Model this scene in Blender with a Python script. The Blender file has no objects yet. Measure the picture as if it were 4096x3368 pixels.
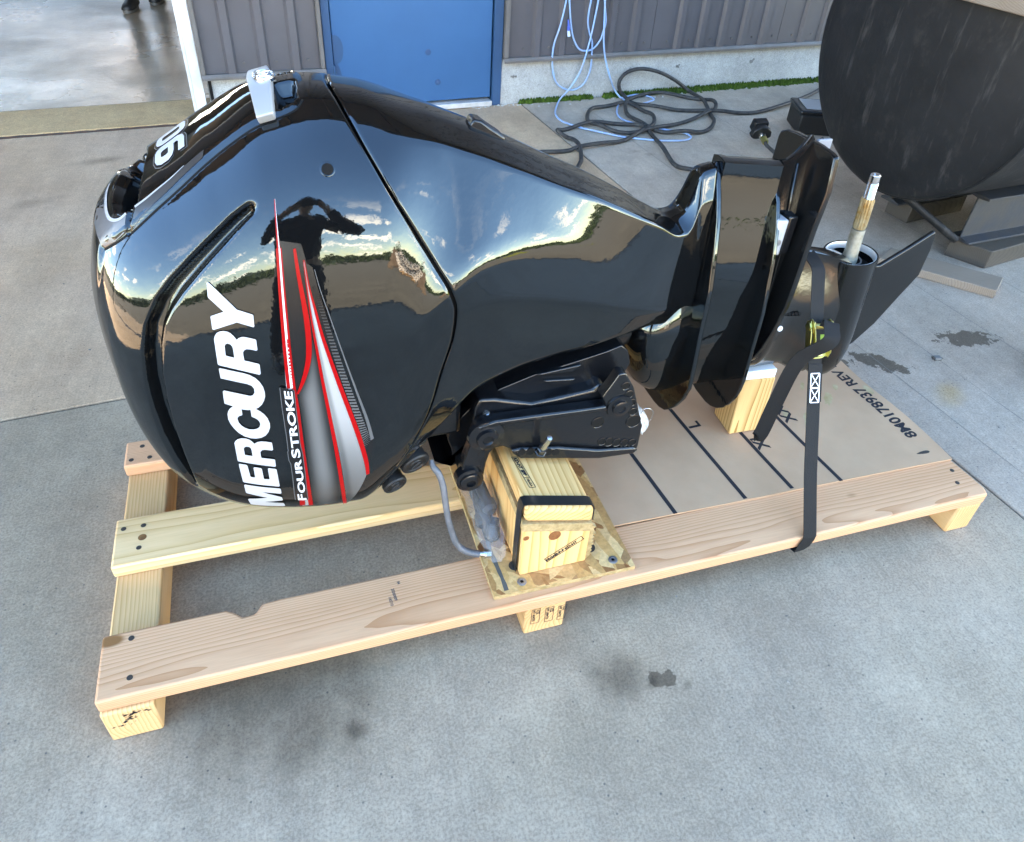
import bpy, bmesh, math, random
from mathutils import Vector, Matrix, noise
random.seed(7)
PI=math.pi
sc=bpy.context.scene
COL=sc.collection

# ---------------------------------------------------------------- camera, sky, sun, exposure
CAM_POS=(0.45249,-0.87123,1.45608)
RIGHT=[0.953377,-0.297176,0.052517]; UP=[0.143913,0.600668,0.78644]; FWD=[0.265256,0.742216,-0.61543]
cd=bpy.data.cameras.new('camera'); cam=bpy.data.objects.new('camera',cd); COL.objects.link(cam)
cd.sensor_width=36.0; cd.lens=36.0*2960.54/4096.0
cd.shift_x=0.0; cd.shift_y=-158.0/4096.0
cd.clip_start=.01; cd.clip_end=3000
rm=Matrix((RIGHT,UP,[-a for a in FWD])).transposed().to_4x4()
cam.matrix_world=Matrix.Translation(CAM_POS)@rm
sc.camera=cam
SUN_EL=math.radians(43); SUN_ROT=math.radians(-69)
w=bpy.data.worlds.new('World'); sc.world=w; w.use_nodes=True
nt=w.node_tree; nt.nodes.clear()
def nd(t,ty,**kw):
    n=t.nodes.new(ty)
    for k,v in kw.items(): setattr(n,k,v)
    return n
out=nd(nt,'ShaderNodeOutputWorld'); bg=nd(nt,'ShaderNodeBackground'); bg.inputs[1].default_value=.13
sky=nd(nt,'ShaderNodeTexSky',sky_type='NISHITA'); sky.sun_disc=False; sky.sun_elevation=SUN_EL; sky.sun_rotation=SUN_ROT
sky.air_density=1.0; sky.dust_density=0.0; sky.ozone_density=1.8
tc=nd(nt,'ShaderNodeTexCoord'); sp=nd(nt,'ShaderNodeSeparateXYZ'); nt.links.new(tc.outputs['Generated'],sp.inputs[0])
# flat cloud layer: direction divided by height
mz=nd(nt,'ShaderNodeMath',operation='MAXIMUM'); mz.inputs[1].default_value=0.0; nt.links.new(sp.outputs[2],mz.inputs[0])
ma=nd(nt,'ShaderNodeMath',operation='ADD'); ma.inputs[1].default_value=.12; nt.links.new(mz.outputs[0],ma.inputs[0])
dv=nd(nt,'ShaderNodeVectorMath',operation='DIVIDE'); nt.links.new(tc.outputs['Generated'],dv.inputs[0])
cb=nd(nt,'ShaderNodeCombineXYZ')
for i in range(3): nt.links.new(ma.outputs[0],cb.inputs[i])
nt.links.new(cb.outputs[0],dv.inputs[1])
cn=nd(nt,'ShaderNodeTexNoise'); cn.inputs['Scale'].default_value=1.5; cn.inputs['Detail'].default_value=9; cn.inputs['Roughness'].default_value=.56
nt.links.new(dv.outputs[0],cn.inputs['Vector'])
cr=nd(nt,'ShaderNodeMapRange',interpolation_type='SMOOTHSTEP'); cr.inputs['From Min'].default_value=.54; cr.inputs['From Max'].default_value=.62
nt.links.new(cn.outputs[0],cr.inputs[0])
# fair-weather cumulus: thickest low in the sky, thinning overhead
fe=nd(nt,'ShaderNodeMapRange',interpolation_type='SMOOTHSTEP'); fe.inputs['From Min'].default_value=.46; fe.inputs['From Max'].default_value=.14
nt.links.new(sp.outputs[2],fe.inputs[0])
mm=nd(nt,'ShaderNodeMath',operation='MULTIPLY'); nt.links.new(cr.outputs[0],mm.inputs[0]); nt.links.new(fe.outputs[0],mm.inputs[1])
mx=nd(nt,'ShaderNodeMix',data_type='RGBA'); nt.links.new(mm.outputs[0],mx.inputs[0]); hs=nd(nt,'ShaderNodeHueSaturation'); hs.inputs['Saturation'].default_value=1.28; hs.inputs['Value'].default_value=1.0; nt.links.new(sky.outputs[0],hs.inputs['Color']); nt.links.new(hs.outputs[0],mx.inputs[6]); mx.inputs[7].default_value=(10.5,10.8,11.2,1)
nt.links.new(mx.outputs[2],bg.inputs[0]); nt.links.new(bg.outputs[0],out.inputs[0])
sd=bpy.data.lights.new('sun','SUN'); so=bpy.data.objects.new('sun',sd); COL.objects.link(so)
sd.energy=5.0; sd.angle=math.radians(.5); sd.color=(1,.95,.87)
sdir=Vector((math.sin(SUN_ROT)*math.cos(SUN_EL),math.cos(SUN_ROT)*math.cos(SUN_EL),math.sin(SUN_EL)))
so.rotation_euler=sdir.to_track_quat('Z','Y').to_euler(); so.location=(0,20,20)
vs=sc.view_settings; vs.view_transform='Standard'; vs.look='None'; vs.gamma=1; vs.use_curve_mapping=False; vs.exposure=4.15; vs.use_white_balance=True; vs.white_balance_temperature=11000; vs.white_balance_tint=22
sc.cycles.max_bounces=8; sc.cycles.glossy_bounces=5; sc.cycles.diffuse_bounces=4
sc.cycles.caustics_reflective=False; sc.cycles.caustics_refractive=False

# ---------------------------------------------------------------- helpers
class MB:
    def __init__(s): s.v=[]; s.f=[]
    def add(s,v,f):
        b=len(s.v); s.v+= [tuple(p) for p in v]; s.f+=[tuple(b+i for i in q) for q in f]; return s
    def box(s,a,b,M=None):
        x0,y0,z0=a; x1,y1,z1=b
        v=[(x0,y0,z0),(x1,y0,z0),(x1,y1,z0),(x0,y1,z0),(x0,y0,z1),(x1,y0,z1),(x1,y1,z1),(x0,y1,z1)]
        if M: v=[M@Vector(p) for p in v]
        return s.add(v,[(3,2,1,0),(4,5,6,7),(0,1,5,4),(1,2,6,5),(2,3,7,6),(3,0,4,7)])
    def hexa(s,bot,top):
        return s.add(list(bot)+list(top),[(3,2,1,0),(4,5,6,7),(0,1,5,4),(1,2,6,5),(2,3,7,6),(3,0,4,7)])
    def prism(s,P,fn,a,b):
        n=len(P); v=[fn(p,a) for p in P]+[fn(p,b) for p in P]
        f=[tuple(range(n-1,-1,-1)),tuple(range(n,2*n))]+[(i,(i+1)%n,n+(i+1)%n,n+i) for i in range(n)]
        return s.add(v,f)
    def loft(s,rings,closed=True,cap=True):
        n=len(rings[0]); v=[p for r in rings for p in r]; f=[]
        for i in range(len(rings)-1):
            for j in range(n if closed else n-1):
                k=(j+1)%n; f.append((i*n+j,i*n+k,(i+1)*n+k,(i+1)*n+j))
        if cap and closed:
            f.append(tuple(range(n-1,-1,-1))); f.append(tuple((len(rings)-1)*n+j for j in range(n)))
        return s.add(v,f)
    def tube(s,pts,rad,n=10,cap=True):
        pts=[Vector(p) for p in pts]; rings=[]; up=None
        for i,p in enumerate(pts):
            d=(pts[min(i+1,len(pts)-1)]-pts[max(i-1,0)])
            if d.length<1e-9: d=Vector((0,0,1))
            d.normalize()
            if up is None: up=d.orthogonal().normalized()
            a=(up-d*up.dot(d))
            a=a.normalized() if a.length>1e-6 else d.orthogonal().normalized()
            up=a; b=d.cross(a); r=rad[i] if isinstance(rad,(list,tuple)) else rad
            rings.append([p+(a*math.cos(2*PI*j/n)+b*math.sin(2*PI*j/n))*r for j in range(n)])
        return s.loft(rings,True,cap)
    def cyl(s,a,b,r,n=20,r2=None): return s.tube([a,b],[r,r if r2 is None else r2],n)
    def lathe(s,o,axis,prof,n=32,ring=False):
        # prof: (distance along axis, radius)
        o=Vector(o); d=Vector(axis).normalized(); a=d.orthogonal().normalized(); b=d.cross(a)
        rings=[[o+d*h+(a*math.cos(2*PI*j/n)+b*math.sin(2*PI*j/n))*max(r,1e-4) for j in range(n)] for h,r in prof]
        if ring: return s.loft(rings+[rings[0]],True,False)
        return s.loft(rings,True,True)
def spline(P,k=8,closed=False):
    P=[Vector(p) for p in P]; n=len(P); o=[]
    for i in range(n if closed else n-1):
        if closed: a,b,c_,d=P[(i-1)%n],P[i],P[(i+1)%n],P[(i+2)%n]
        else: a,b,c_,d=P[max(i-1,0)],P[i],P[i+1],P[min(i+2,n-1)]
        for j in range(k):
            t=j/k; o.append(.5*((2*b)+(c_-a)*t+(2*a-5*b+4*c_-d)*t*t+(3*b-a-3*c_+d)*t**3))
    if not closed: o.append(P[-1])
    return o
ORG={}
def empty(name,loc,label=None,cat=None,group=None,kind=None):
    o=bpy.data.objects.new(name,None); COL.objects.link(o); o.location=loc; o.empty_display_size=.05
    ORG[o.name]=Vector(loc); tag(o,label,cat,group,kind); return o
def tag(o,label=None,cat=None,group=None,kind=None):
    if label: o['label']=label
    if cat: o['category']=cat
    if group: o['group']=group
    if kind: o['kind']=kind
    return o
def obj(name,mb,mat,parent=None,smooth=False,bevel=0,org=None,seg=2,angle=None,recalc=True):
    """link ONE mesh object; the builder's points are in world space"""
    O=ORG[parent.name] if parent else Vector(org or (0,0,0))
    me=bpy.data.meshes.new(name)
    me.from_pydata([tuple(Vector(p)-O) for p in mb.v],[],mb.f); me.update()
    if recalc:
        bm=bmesh.new(); bm.from_mesh(me); bmesh.ops.recalc_face_normals(bm,faces=bm.faces); bm.to_mesh(me); bm.free()
    for m in (mat if isinstance(mat,(list,tuple)) else [mat]): me.materials.append(m)
    o=bpy.data.objects.new(name,me); COL.objects.link(o)
    if parent: o.parent=parent
    else: o.location=O
    ORG[o.name]=O
    if smooth:
        for p in me.polygons: p.use_smooth=True
        if angle is not None:
            try: me.set_sharp_from_angle(angle=math.radians(angle))
            except Exception: pass
    if bevel:
        b=o.modifiers.new('bevel','BEVEL'); b.width=bevel; b.segments=seg; b.limit_method='ANGLE'; b.angle_limit=math.radians(40); b.harden_normals=False
        for p in me.polygons: p.use_smooth=True
        try: me.set_sharp_from_angle(angle=math.radians(40))
        except Exception: pass
    return o
def one(o,label,cat,group=None,kind=None): return tag(o,label,cat,group,kind)

# ---------------------------------------------------------------- materials
def base_mat(name,col,rough=.6,metal=0.0,spec=.5,coat=0.0,bump=None,var=None,var_scale=4.0,ior=None):
    """plain paint, metal or plastic with a little unevenness"""
    m=bpy.data.materials.new(name); m.use_nodes=True; t=m.node_tree; b=t.nodes['Principled BSDF']
    b.inputs['Base Color'].default_value=(*col,1); b.inputs['Roughness'].default_value=rough; b.inputs['Metallic'].default_value=metal
    b.inputs['Specular IOR Level'].default_value=spec; b.inputs['Coat Weight'].default_value=coat; b.inputs['Coat Roughness'].default_value=.03
    if ior: b.inputs['IOR'].default_value=ior
    co=nd(t,'ShaderNodeTexCoord')
    if var:
        n=nd(t,'ShaderNodeTexNoise'); n.inputs['Scale'].default_value=var_scale; n.inputs['Detail'].default_value=8; n.inputs['Roughness'].default_value=.6
        t.links.new(co.outputs['Object'],n.inputs['Vector'])
        r_=nd(t,'ShaderNodeValToRGB'); r_.color_ramp.elements[0].position=.35; r_.color_ramp.elements[1].position=.68
        r_.color_ramp.elements[0].color=(*var,1); r_.color_ramp.elements[1].color=(*col,1)
        t.links.new(n.outputs[0],r_.inputs[0]); t.links.new(r_.outputs[0],b.inputs['Base Color'])
    if bump:
        n=nd(t,'ShaderNodeTexNoise'); n.inputs['Scale'].default_value=bump[0]; n.inputs['Detail'].default_value=bump[2] if len(bump)>2 else 3
        t.links.new(co.outputs['Object'],n.inputs['Vector'])
        bp=nd(t,'ShaderNodeBump'); bp.inputs['Strength'].default_value=1; bp.inputs['Distance'].default_value=bump[1]
        t.links.new(n.outputs[0],bp.inputs['Height']); t.links.new(bp.outputs[0],b.inputs['Normal'])
    return m
def wood_mat(name,light,dark,axis='X',pith=(0,.12,-.10),period=.009,rough=.62,knots=True):
    """sawn softwood: growth rings about a pith line outside the board, so faces show bands and ends show arcs"""
    m=bpy.data.materials.new(name); m.use_nodes=True; t=m.node_tree; b=t.nodes['Principled BSDF']
    b.inputs['Roughness'].default_value=rough; b.inputs['Specular IOR Level'].default_value=.3
    co=nd(t,'ShaderNodeTexCoord'); oi=nd(t,'ShaderNodeObjectInfo')
    mul=nd(t,'ShaderNodeMath',operation='MULTIPLY'); mul.inputs[1].default_value=7.3; t.links.new(oi.outputs['Random'],mul.inputs[0])
    sc_=[1,1,1]; k={'X':0,'Y':1,'Z':2}[axis]; sc_[k]=.13
    mp=nd(t,'ShaderNodeMapping'); mp.inputs['Scale'].default_value=sc_; t.links.new(co.outputs['Object'],mp.inputs[0])
    # slow drift of the pith and figure along the board
    ad=nd(t,'ShaderNodeVectorMath',operation='ADD'); t.links.new(mp.outputs[0],ad.inputs[0]); t.links.new(mul.outputs[0],ad.inputs[1])
    n1=nd(t,'ShaderNodeTexNoise'); n1.inputs['Scale'].default_value=9; n1.inputs['Detail'].default_value=2; t.links.new(ad.outputs[0],n1.inputs['Vector'])
    su=nd(t,'ShaderNodeVectorMath',operation='SUBTRACT'); su.inputs[1].default_value=(.5,.5,.5); t.links.new(n1.outputs['Color'],su.inputs[0])
    sl=nd(t,'ShaderNodeVectorMath',operation='SCALE'); sl.inputs['Scale'].default_value=.045; t.links.new(su.outputs[0],sl.inputs[0])
    a2=nd(t,'ShaderNodeVectorMath',operation='ADD'); t.links.new(mp.outputs[0],a2.inputs[0]); t.links.new(sl.outputs[0],a2.inputs[1])
    a3=nd(t,'ShaderNodeVectorMath',operation='ADD'); t.links.new(a2.outputs[0],a3.inputs[0]); a3.inputs[1].default_value=pith
    wv=nd(t,'ShaderNodeTexWave',wave_type='RINGS',rings_direction=axis,wave_profile='SAW'); wv.inputs['Scale'].default_value=2*PI/(20*period)
    wv.inputs['Distortion'].default_value=1.6; wv.inputs['Detail'].default_value=2; wv.inputs['Detail Scale'].default_value=.6
    t.links.new(a3.outputs[0],wv.inputs['Vector'])
    # fine fibre
    s2=[60,60,60]; s2[k]=3
    m2=nd(t,'ShaderNodeMapping'); m2.inputs['Scale'].default_value=s2; t.links.new(co.outputs['Object'],m2.inputs[0])
    n2=nd(t,'ShaderNodeTexNoise'); n2.inputs['Scale'].default_value=5; n2.inputs['Detail'].default_value=5; t.links.new(m2.outputs[0],n2.inputs['Vector'])
    n3=nd(t,'ShaderNodeTexNoise'); n3.inputs['Scale'].default_value=6; n3.inputs['Detail'].default_value=3; t.links.new(ad.outputs[0],n3.inputs['Vector'])
    rp=nd(t,'ShaderNodeValToRGB'); e=rp.color_ramp.elements; e[0].position=.25; e[0].color=(*light,1); e[1].position=1.0; e[1].color=(*dark,1)
    em=e.new(.72); em.color=tuple(light[i]*.66+dark[i]*.34 for i in range(3))+(1,)
    t.links.new(wv.outputs['Fac'],rp.inputs[0])
    fx_=nd(t,'ShaderNodeMix',data_type='RGBA',blend_type='MULTIPLY'); fx_.inputs[0].default_value=.55
    r2=nd(t,'ShaderNodeValToRGB'); r2.color_ramp.elements[0].color=(.86,.84,.81,1); r2.color_ramp.elements[0].position=.3; r2.color_ramp.elements[1].color=(1,1,1,1); r2.color_ramp.elements[1].position=.6
    t.links.new(n2.outputs[0],r2.inputs[0]); t.links.new(rp.outputs[0],fx_.inputs[6]); t.links.new(r2.outputs[0],fx_.inputs[7])
    f3=nd(t,'ShaderNodeMix',data_type='RGBA',blend_type='MULTIPLY'); f3.inputs[0].default_value=.8
    r3=nd(t,'ShaderNodeValToRGB'); r3.color_ramp.elements[0].color=(.90,.84,.77,1); r3.color_ramp.elements[0].position=.35; r3.color_ramp.elements[1].color=(1.03,1.02,1,1); r3.color_ramp.elements[1].position=.6
    t.links.new(n3.outputs[0],r3.inputs[0]); t.links.new(fx_.outputs[2],f3.inputs[6]); t.links.new(r3.outputs[0],f3.inputs[7])
    last=f3.outputs[2]
    if knots:
        s4=[5,5,5]; s4[k]=2.6
        m4=nd(t,'ShaderNodeMapping'); m4.inputs['Scale'].default_value=s4; t.links.new(co.outputs['Object'],m4.inputs[0])
        a4=nd(t,'ShaderNodeVectorMath',operation='ADD'); t.links.new(m4.outputs[0],a4.inputs[0]); t.links.new(mul.outputs[0],a4.inputs[1])
        vo=nd(t,'ShaderNodeTexVoronoi'); vo.inputs['Scale'].default_value=1.0; t.links.new(a4.outputs[0],vo.inputs['Vector'])
        kr=nd(t,'ShaderNodeMapRange',interpolation_type='SMOOTHSTEP'); kr.inputs['From Min'].default_value=.085; kr.inputs['From Max'].default_value=.045; t.links.new(vo.outputs['Distance'],kr.inputs[0])
        f4=nd(t,'ShaderNodeMix',data_type='RGBA'); t.links.new(kr.outputs[0],f4.inputs[0]); t.links.new(last,f4.inputs[6]); f4.inputs[7].default_value=(.26,.10,.035,1); last=f4.outputs[2]
    t.links.new(last,b.inputs['Base Color'])
    bp=nd(t,'ShaderNodeBump'); bp.inputs['Strength'].default_value=.5; bp.inputs['Distance'].default_value=.0006
    t.links.new(n2.outputs[0],bp.inputs['Height']); t.links.new(bp.outputs[0],b.inputs['Normal'])
    return m
def osb_mat(name):
    m=bpy.data.materials.new(name); m.use_nodes=True; t=m.node_tree; b=t.nodes['Principled BSDF']; b.inputs['Roughness'].default_value=.5
    co=nd(t,'ShaderNodeTexCoord'); last=None
    cols=[((.62,.35,.15),(.30,.115,.04)),((.66,.40,.19),(.17,.055,.018)),((.54,.28,.105),(.24,.08,.026))]
    prev=None
    for i,(ang,scv) in enumerate(((.55,(13,48,13)),(-.75,(11,42,11)),(1.35,(14,52,14)))):
        mp=nd(t,'ShaderNodeMapping'); mp.inputs['Rotation'].default_value=(0,0,ang); t.links.new(co.outputs['Object'],mp.inputs[0])
        m2=nd(t,'ShaderNodeMapping'); m2.inputs['Scale'].default_value=scv; m2.inputs['Location'].default_value=(i*3.1,i*1.7,0); t.links.new(mp.outputs[0],m2.inputs[0])
        vo=nd(t,'ShaderNodeTexVoronoi'); vo.inputs['Scale'].default_value=1.0; t.links.new(m2.outputs[0],vo.inputs['Vector'])
        se=nd(t,'ShaderNodeSeparateColor'); t.links.new(vo.outputs['Color'],se.inputs[0])
        rp=nd(t,'ShaderNodeValToRGB'); rp.color_ramp.elements[0].color=(*cols[i][0],1); rp.color_ramp.elements[1].color=(*cols[i][1],1); rp.color_ramp.elements[0].position=.30; rp.color_ramp.elements[1].position=.80; rp.color_ramp.elements.new(.58).color=tuple(.72*cols[i][0][k_]+.28*cols[i][1][k_] for k_ in range(3))+(1,)
        t.links.new(se.outputs[0],rp.inputs[0])
        if prev is None: prev=rp.outputs[0]
        else:
            g=nd(t,'ShaderNodeMath',operation='GREATER_THAN'); g.inputs[1].default_value=.5; t.links.new(se.outputs[1],g.inputs[0])
            mx_=nd(t,'ShaderNodeMix',data_type='RGBA'); t.links.new(g.outputs[0],mx_.inputs[0]); t.links.new(prev,mx_.inputs[6]); t.links.new(rp.outputs[0],mx_.inputs[7]); prev=mx_.outputs[2]
    n=nd(t,'ShaderNodeTexNoise'); n.inputs['Scale'].default_value=130; n.inputs['Detail'].default_value=4; t.links.new(co.outputs['Object'],n.inputs['Vector'])
    r2=nd(t,'ShaderNodeValToRGB'); r2.color_ramp.elements[0].color=(.86,.83,.79,1); r2.color_ramp.elements[0].position=.35; r2.color_ramp.elements[1].color=(1.1,1.08,1.05,1); r2.color_ramp.elements[1].position=.62
    t.links.new(n.outputs[0],r2.inputs[0])
    mu=nd(t,'ShaderNodeMix',data_type='RGBA',blend_type='MULTIPLY'); mu.inputs[0].default_value=1; t.links.new(prev,mu.inputs[6]); t.links.new(r2.outputs[0],mu.inputs[7])
    t.links.new(mu.outputs[2],b.inputs['Base Color'])
    bp=nd(t,'ShaderNodeBump'); bp.inputs['Strength'].default_value=.7; bp.inputs['Distance'].default_value=.0012; t.links.new(n.outputs[0],bp.inputs['Height']); t.links.new(bp.outputs[0],b.inputs['Normal'])
    return m
def concrete_mat(name,c1,c2,stains=(),broom=None,rough=.75,spots=True,wet=False,warm=None):
    """trowelled concrete: cloudy tone, fine grit, pits, broom lines, stains and painted-in brighter patches with their own outlines"""
    m=bpy.data.materials.new(name); m.use_nodes=True; t=m.node_tree; b=t.nodes['Principled BSDF']; b.inputs['Roughness'].default_value=rough
    b.inputs['Specular IOR Level'].default_value=.35
    ge=nd(t,'ShaderNodeNewGeometry'); pos=ge.outputs['Position']
    def nz(scale,det=6,ro=.6,vec=None):
        n=nd(t,'ShaderNodeTexNoise'); n.inputs['Scale'].default_value=scale; n.inputs['Detail'].default_value=det; n.inputs['Roughness'].default_value=ro
        t.links.new(vec or pos,n.inputs['Vector']); return n
    def ramp(src,p0,c0,p1,c1_):
        r_=nd(t,'ShaderNodeValToRGB'); r_.color_ramp.elements[0].position=p0; r_.color_ramp.elements[0].color=(*c0,1); r_.color_ramp.elements[1].position=p1; r_.color_ramp.elements[1].color=(*c1_,1)
        t.links.new(src,r_.inputs[0]); return r_.outputs[0]
    def mulc(a,b_,f=1.0):
        x=nd(t,'ShaderNodeMix',data_type='RGBA',blend_type='MULTIPLY'); x.inputs[0].default_value=f; t.links.new(a,x.inputs[6]); t.links.new(b_,x.inputs[7]); return x.outputs[2]
    c_=ramp(nz(1.7,8,.62).outputs[0],.33,c1,.67,c2)
    if warm:
        wv_=ramp(nz(.55,4,.5).outputs[0],.42,warm,.58,(1,1,1)); c_=mulc(c_,wv_,.8)
    c_=mulc(c_,ramp(nz(14,6,.7).outputs[0],.3,(.80,.80,.81),.62,(1.07,1.07,1.06)),.55)
    g=nz(170,4,.75); c_=mulc(c_,ramp(g.outputs[0],.36,(.62,.62,.62),.60,(1.12,1.12,1.12)),.8)
    c_=mulc(c_,ramp(nz(46,5,.7).outputs[0],.34,(.82,.82,.82),.62,(1.07,1.07,1.07)),.6)
    pv=nd(t,'ShaderNodeTexVoronoi'); pv.inputs['Scale'].default_value=52; t.links.new(pos,pv.inputs['Vector'])
    pr=nd(t,'ShaderNodeMapRange',interpolation_type='SMOOTHSTEP'); pr.inputs['From Min'].default_value=.16; pr.inputs['From Max'].default_value=.06; t.links.new(pv.outputs['Distance'],pr.inputs[0])
    ps=nd(t,'ShaderNodeSeparateColor'); t.links.new(pv.outputs['Color'],ps.inputs[0])
    pg=nd(t,'ShaderNodeMath',operation='GREATER_THAN'); pg.inputs[1].default_value=.80; t.links.new(ps.outputs[0],pg.inputs[0])
    pm=nd(t,'ShaderNodeMath',operation='MULTIPLY'); t.links.new(pr.outputs[0],pm.inputs[0]); t.links.new(pg.outputs[0],pm.inputs[1])
    pk=nd(t,'ShaderNodeMath',operation='MULTIPLY'); pk.inputs[1].default_value=.75; t.links.new(pm.outputs[0],pk.inputs[0])
    x=nd(t,'ShaderNodeMix',data_type='RGBA'); t.links.new(pk.outputs[0],x.inputs[0]); t.links.new(c_,x.inputs[6]); x.inputs[7].default_value=(.06,.06,.06,1); c_=x.outputs[2]
    hgt=g.outputs[0]
    if broom is not None:
        mp=nd(t,'ShaderNodeMapping'); mp.inputs['Rotation'].default_value=(0,0,broom); t.links.new(pos,mp.inputs[0])
        m2=nd(t,'ShaderNodeMapping'); m2.inputs['Scale'].default_value=(150,3.2,1); t.links.new(mp.outputs[0],m2.inputs[0])
        bn=nz(1,4,.6,m2.outputs[0]); c_=mulc(c_,ramp(bn.outputs[0],.35,(.80,.80,.80),.6,(1.06,1.06,1.06)),.30)
        m3=nd(t,'ShaderNodeMapping'); m3.inputs['Scale'].default_value=(7,.8,1); t.links.new(mp.outputs[0],m3.inputs[0])
        b3=nz(1,5,.6,m3.outputs[0]); c_=mulc(c_,ramp(b3.outputs[0],.35,(.84,.84,.84),.6,(1.05,1.05,1.05)),.5)
    dn=nz(26,5,.65); dw=nz(5,4,.6)
    for (sx,sy,ra,rb,an,dark,kind) in stains:
        su=nd(t,'ShaderNodeVectorMath',operation='SUBTRACT'); su.inputs[1].default_value=(sx,sy,0); t.links.new(pos,su.inputs[0])
        mp=nd(t,'ShaderNodeMapping',vector_type='POINT'); mp.inputs['Rotation'].default_value=(0,0,-an); t.links.new(su.outputs[0],mp.inputs[0])
        m2=nd(t,'ShaderNodeMapping'); m2.inputs['Scale'].default_value=(1/ra,1/rb,0); t.links.new(mp.outputs[0],m2.inputs[0])
        ln=nd(t,'ShaderNodeVectorMath',operation='LENGTH'); t.links.new(m2.outputs[0],ln.inputs[0])
        q=nd(t,'ShaderNodeMath',operation='MULTIPLY_ADD'); q.inputs[1].default_value=2.6 if kind=='wet' else 1.4; t.links.new((dn if kind=='wet' else dw).outputs[0],q.inputs[0]); t.links.new(ln.outputs['Value'],q.inputs[2])
        mr=nd(t,'ShaderNodeMapRange',interpolation_type='SMOOTHSTEP')
        if kind=='wet': mr.inputs['From Min'].default_value=2.12; mr.inputs['From Max'].default_value=2.0
        else: mr.inputs['From Min'].default_value=1.75; mr.inputs['From Max'].default_value=.7
        t.links.new(q.outputs[0],mr.inputs[0])
        mu=nd(t,'ShaderNodeMath',operation='MULTIPLY'); mu.inputs[1].default_value=dark; t.links.new(mr.outputs[0],mu.inputs[0])
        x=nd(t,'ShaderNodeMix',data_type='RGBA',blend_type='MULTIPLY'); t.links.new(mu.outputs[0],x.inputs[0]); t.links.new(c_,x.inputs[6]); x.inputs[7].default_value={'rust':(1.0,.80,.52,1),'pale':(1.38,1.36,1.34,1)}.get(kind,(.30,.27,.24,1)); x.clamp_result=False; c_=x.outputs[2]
    t.links.new(c_,b.inputs['Base Color'])
    if wet:
        wn=nz(1.1,5,.6); rr=nd(t,'ShaderNodeMapRange'); rr.inputs['From Min'].default_value=.35; rr.inputs['From Max'].default_value=.65; rr.inputs['To Min'].default_value=.22; rr.inputs['To Max'].default_value=.42
        t.links.new(wn.outputs[0],rr.inputs[0]); t.links.new(rr.outputs[0],b.inputs['Roughness']); b.inputs['Specular IOR Level'].default_value=.4
    bp=nd(t,'ShaderNodeBump'); bp.inputs['Strength'].default_value=.5; bp.inputs['Distance'].default_value=.0015 if not wet else .004
    t.links.new(hgt if not wet else nz(24,5,.6).outputs[0],bp.inputs['Height']); t.links.new(bp.outputs[0],b.inputs['Normal'])
    return m
M={}
M['gloss']=base_mat('black_gelcoat',(.0035,.0037,.004),.035,0,.5,.0,bump=(70,.00012,2),ior=1.62)
M['gloss'].node_tree.nodes['Principled BSDF'].inputs['Specular Tint'].default_value=(.72,.90,1.0,1)  # blue put into the reflection colour so the mirrored sky looks bluer
M['satin']=base_mat('black_cast_paint',(.0055,.006,.0072),.20,0,.5,bump=(95,.0006,3))
M['lower']=base_mat('black_gearcase_paint',(.0055,.0058,.006),.16,0,.5,bump=(120,.0002,2),ior=1.5)
M['rubber']=base_mat('black_rubber',(.008,.008,.0085),.48,0,.4,bump=(60,.0004,3))
M['void']=base_mat('matt_black_inside',(.004,.004,.004),.8,0,.2)
M['steel']=base_mat('bright_steel',(.62,.61,.60),.24,1,.5,bump=(200,.0002,2))
M['galv']=base_mat('zinc_rod',(.13,.135,.15),.5,.4,.5,var=(.085,.09,.10),var_scale=60)
M['chrome']=base_mat('chrome',(.78,.78,.78),.08,1)
M['silver']=base_mat('silver_paint',(.34,.36,.38),.30,.25,.5)
M['brass']=base_mat('yellow_zinc',(.62,.50,.20),.32,1,.5,var=(.45,.42,.14),var_scale=45)
M['grease']=base_mat('greased_spline',(.50,.26,.07),.3,.75,.5,var=(.66,.55,.36),var_scale=55)
M['greasewhite']=base_mat('shaft_with_white_grease',(.58,.55,.47),.3,.6,.5,var=(.34,.30,.22),var_scale=50)
M['letter']=base_mat('silver_lettering',(.40,.41,.43),.30,0,.25)
M['grey_print']=base_mat('grey_decal',(.030,.029,.0285),.32,0,.5,bump=(500,.00006,2))
M['mid_print']=base_mat('mid_grey_decal',(.085,.087,.09),.3,0,.5)
M['light_print']=base_mat('light_grey_decal',(.30,.31,.32),.28,0,.25)
M['white_print']=base_mat('white_decal',(.50,.51,.53),.28,0,.25)
M['red_print']=base_mat('red_decal',(.36,.003,.004),.28,0,.25)
M['dark_red_print']=base_mat('dark_red_decal',(.22,.006,.008),.28,0,.5)
M['black_print']=base_mat('black_decal',(.006,.006,.007),.25,0,.5)
M['ink']=base_mat('black_ink',(.018,.018,.022),.7,0,.2)
M['fade_ink']=base_mat('faded_ink',(.10,.085,.08),.7,0,.2)
M['web']=base_mat('black_webbing',(.006,.006,.0065),.75,0,.3,bump=(300,.0006,2))
M['stitch']=base_mat('white_thread',(.75,.75,.78),.7)
M['whitepad']=base_mat('white_plastic',(.80,.84,.86),.4,0,.4)
M['door']=base_mat('blue_door_paint',(.004,.10,.225),.42,0,.35,var=(.003,.087,.20),var_scale=1.5,bump=(40,.0003,3))
M['frame']=base_mat('blue_frame_paint',(.008,.070,.155),.42,0,.4,var=(.006,.055,.122),var_scale=3,bump=(30,.0004,3))
M['doorspot']=base_mat('repainted_blue',(.010,.062,.145),.5,0,.4)
M['clad']=base_mat('brown_grey_cladding',(.100,.094,.102),.36,.1,.5,var=(.082,.075,.080),var_scale=2.2)
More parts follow.
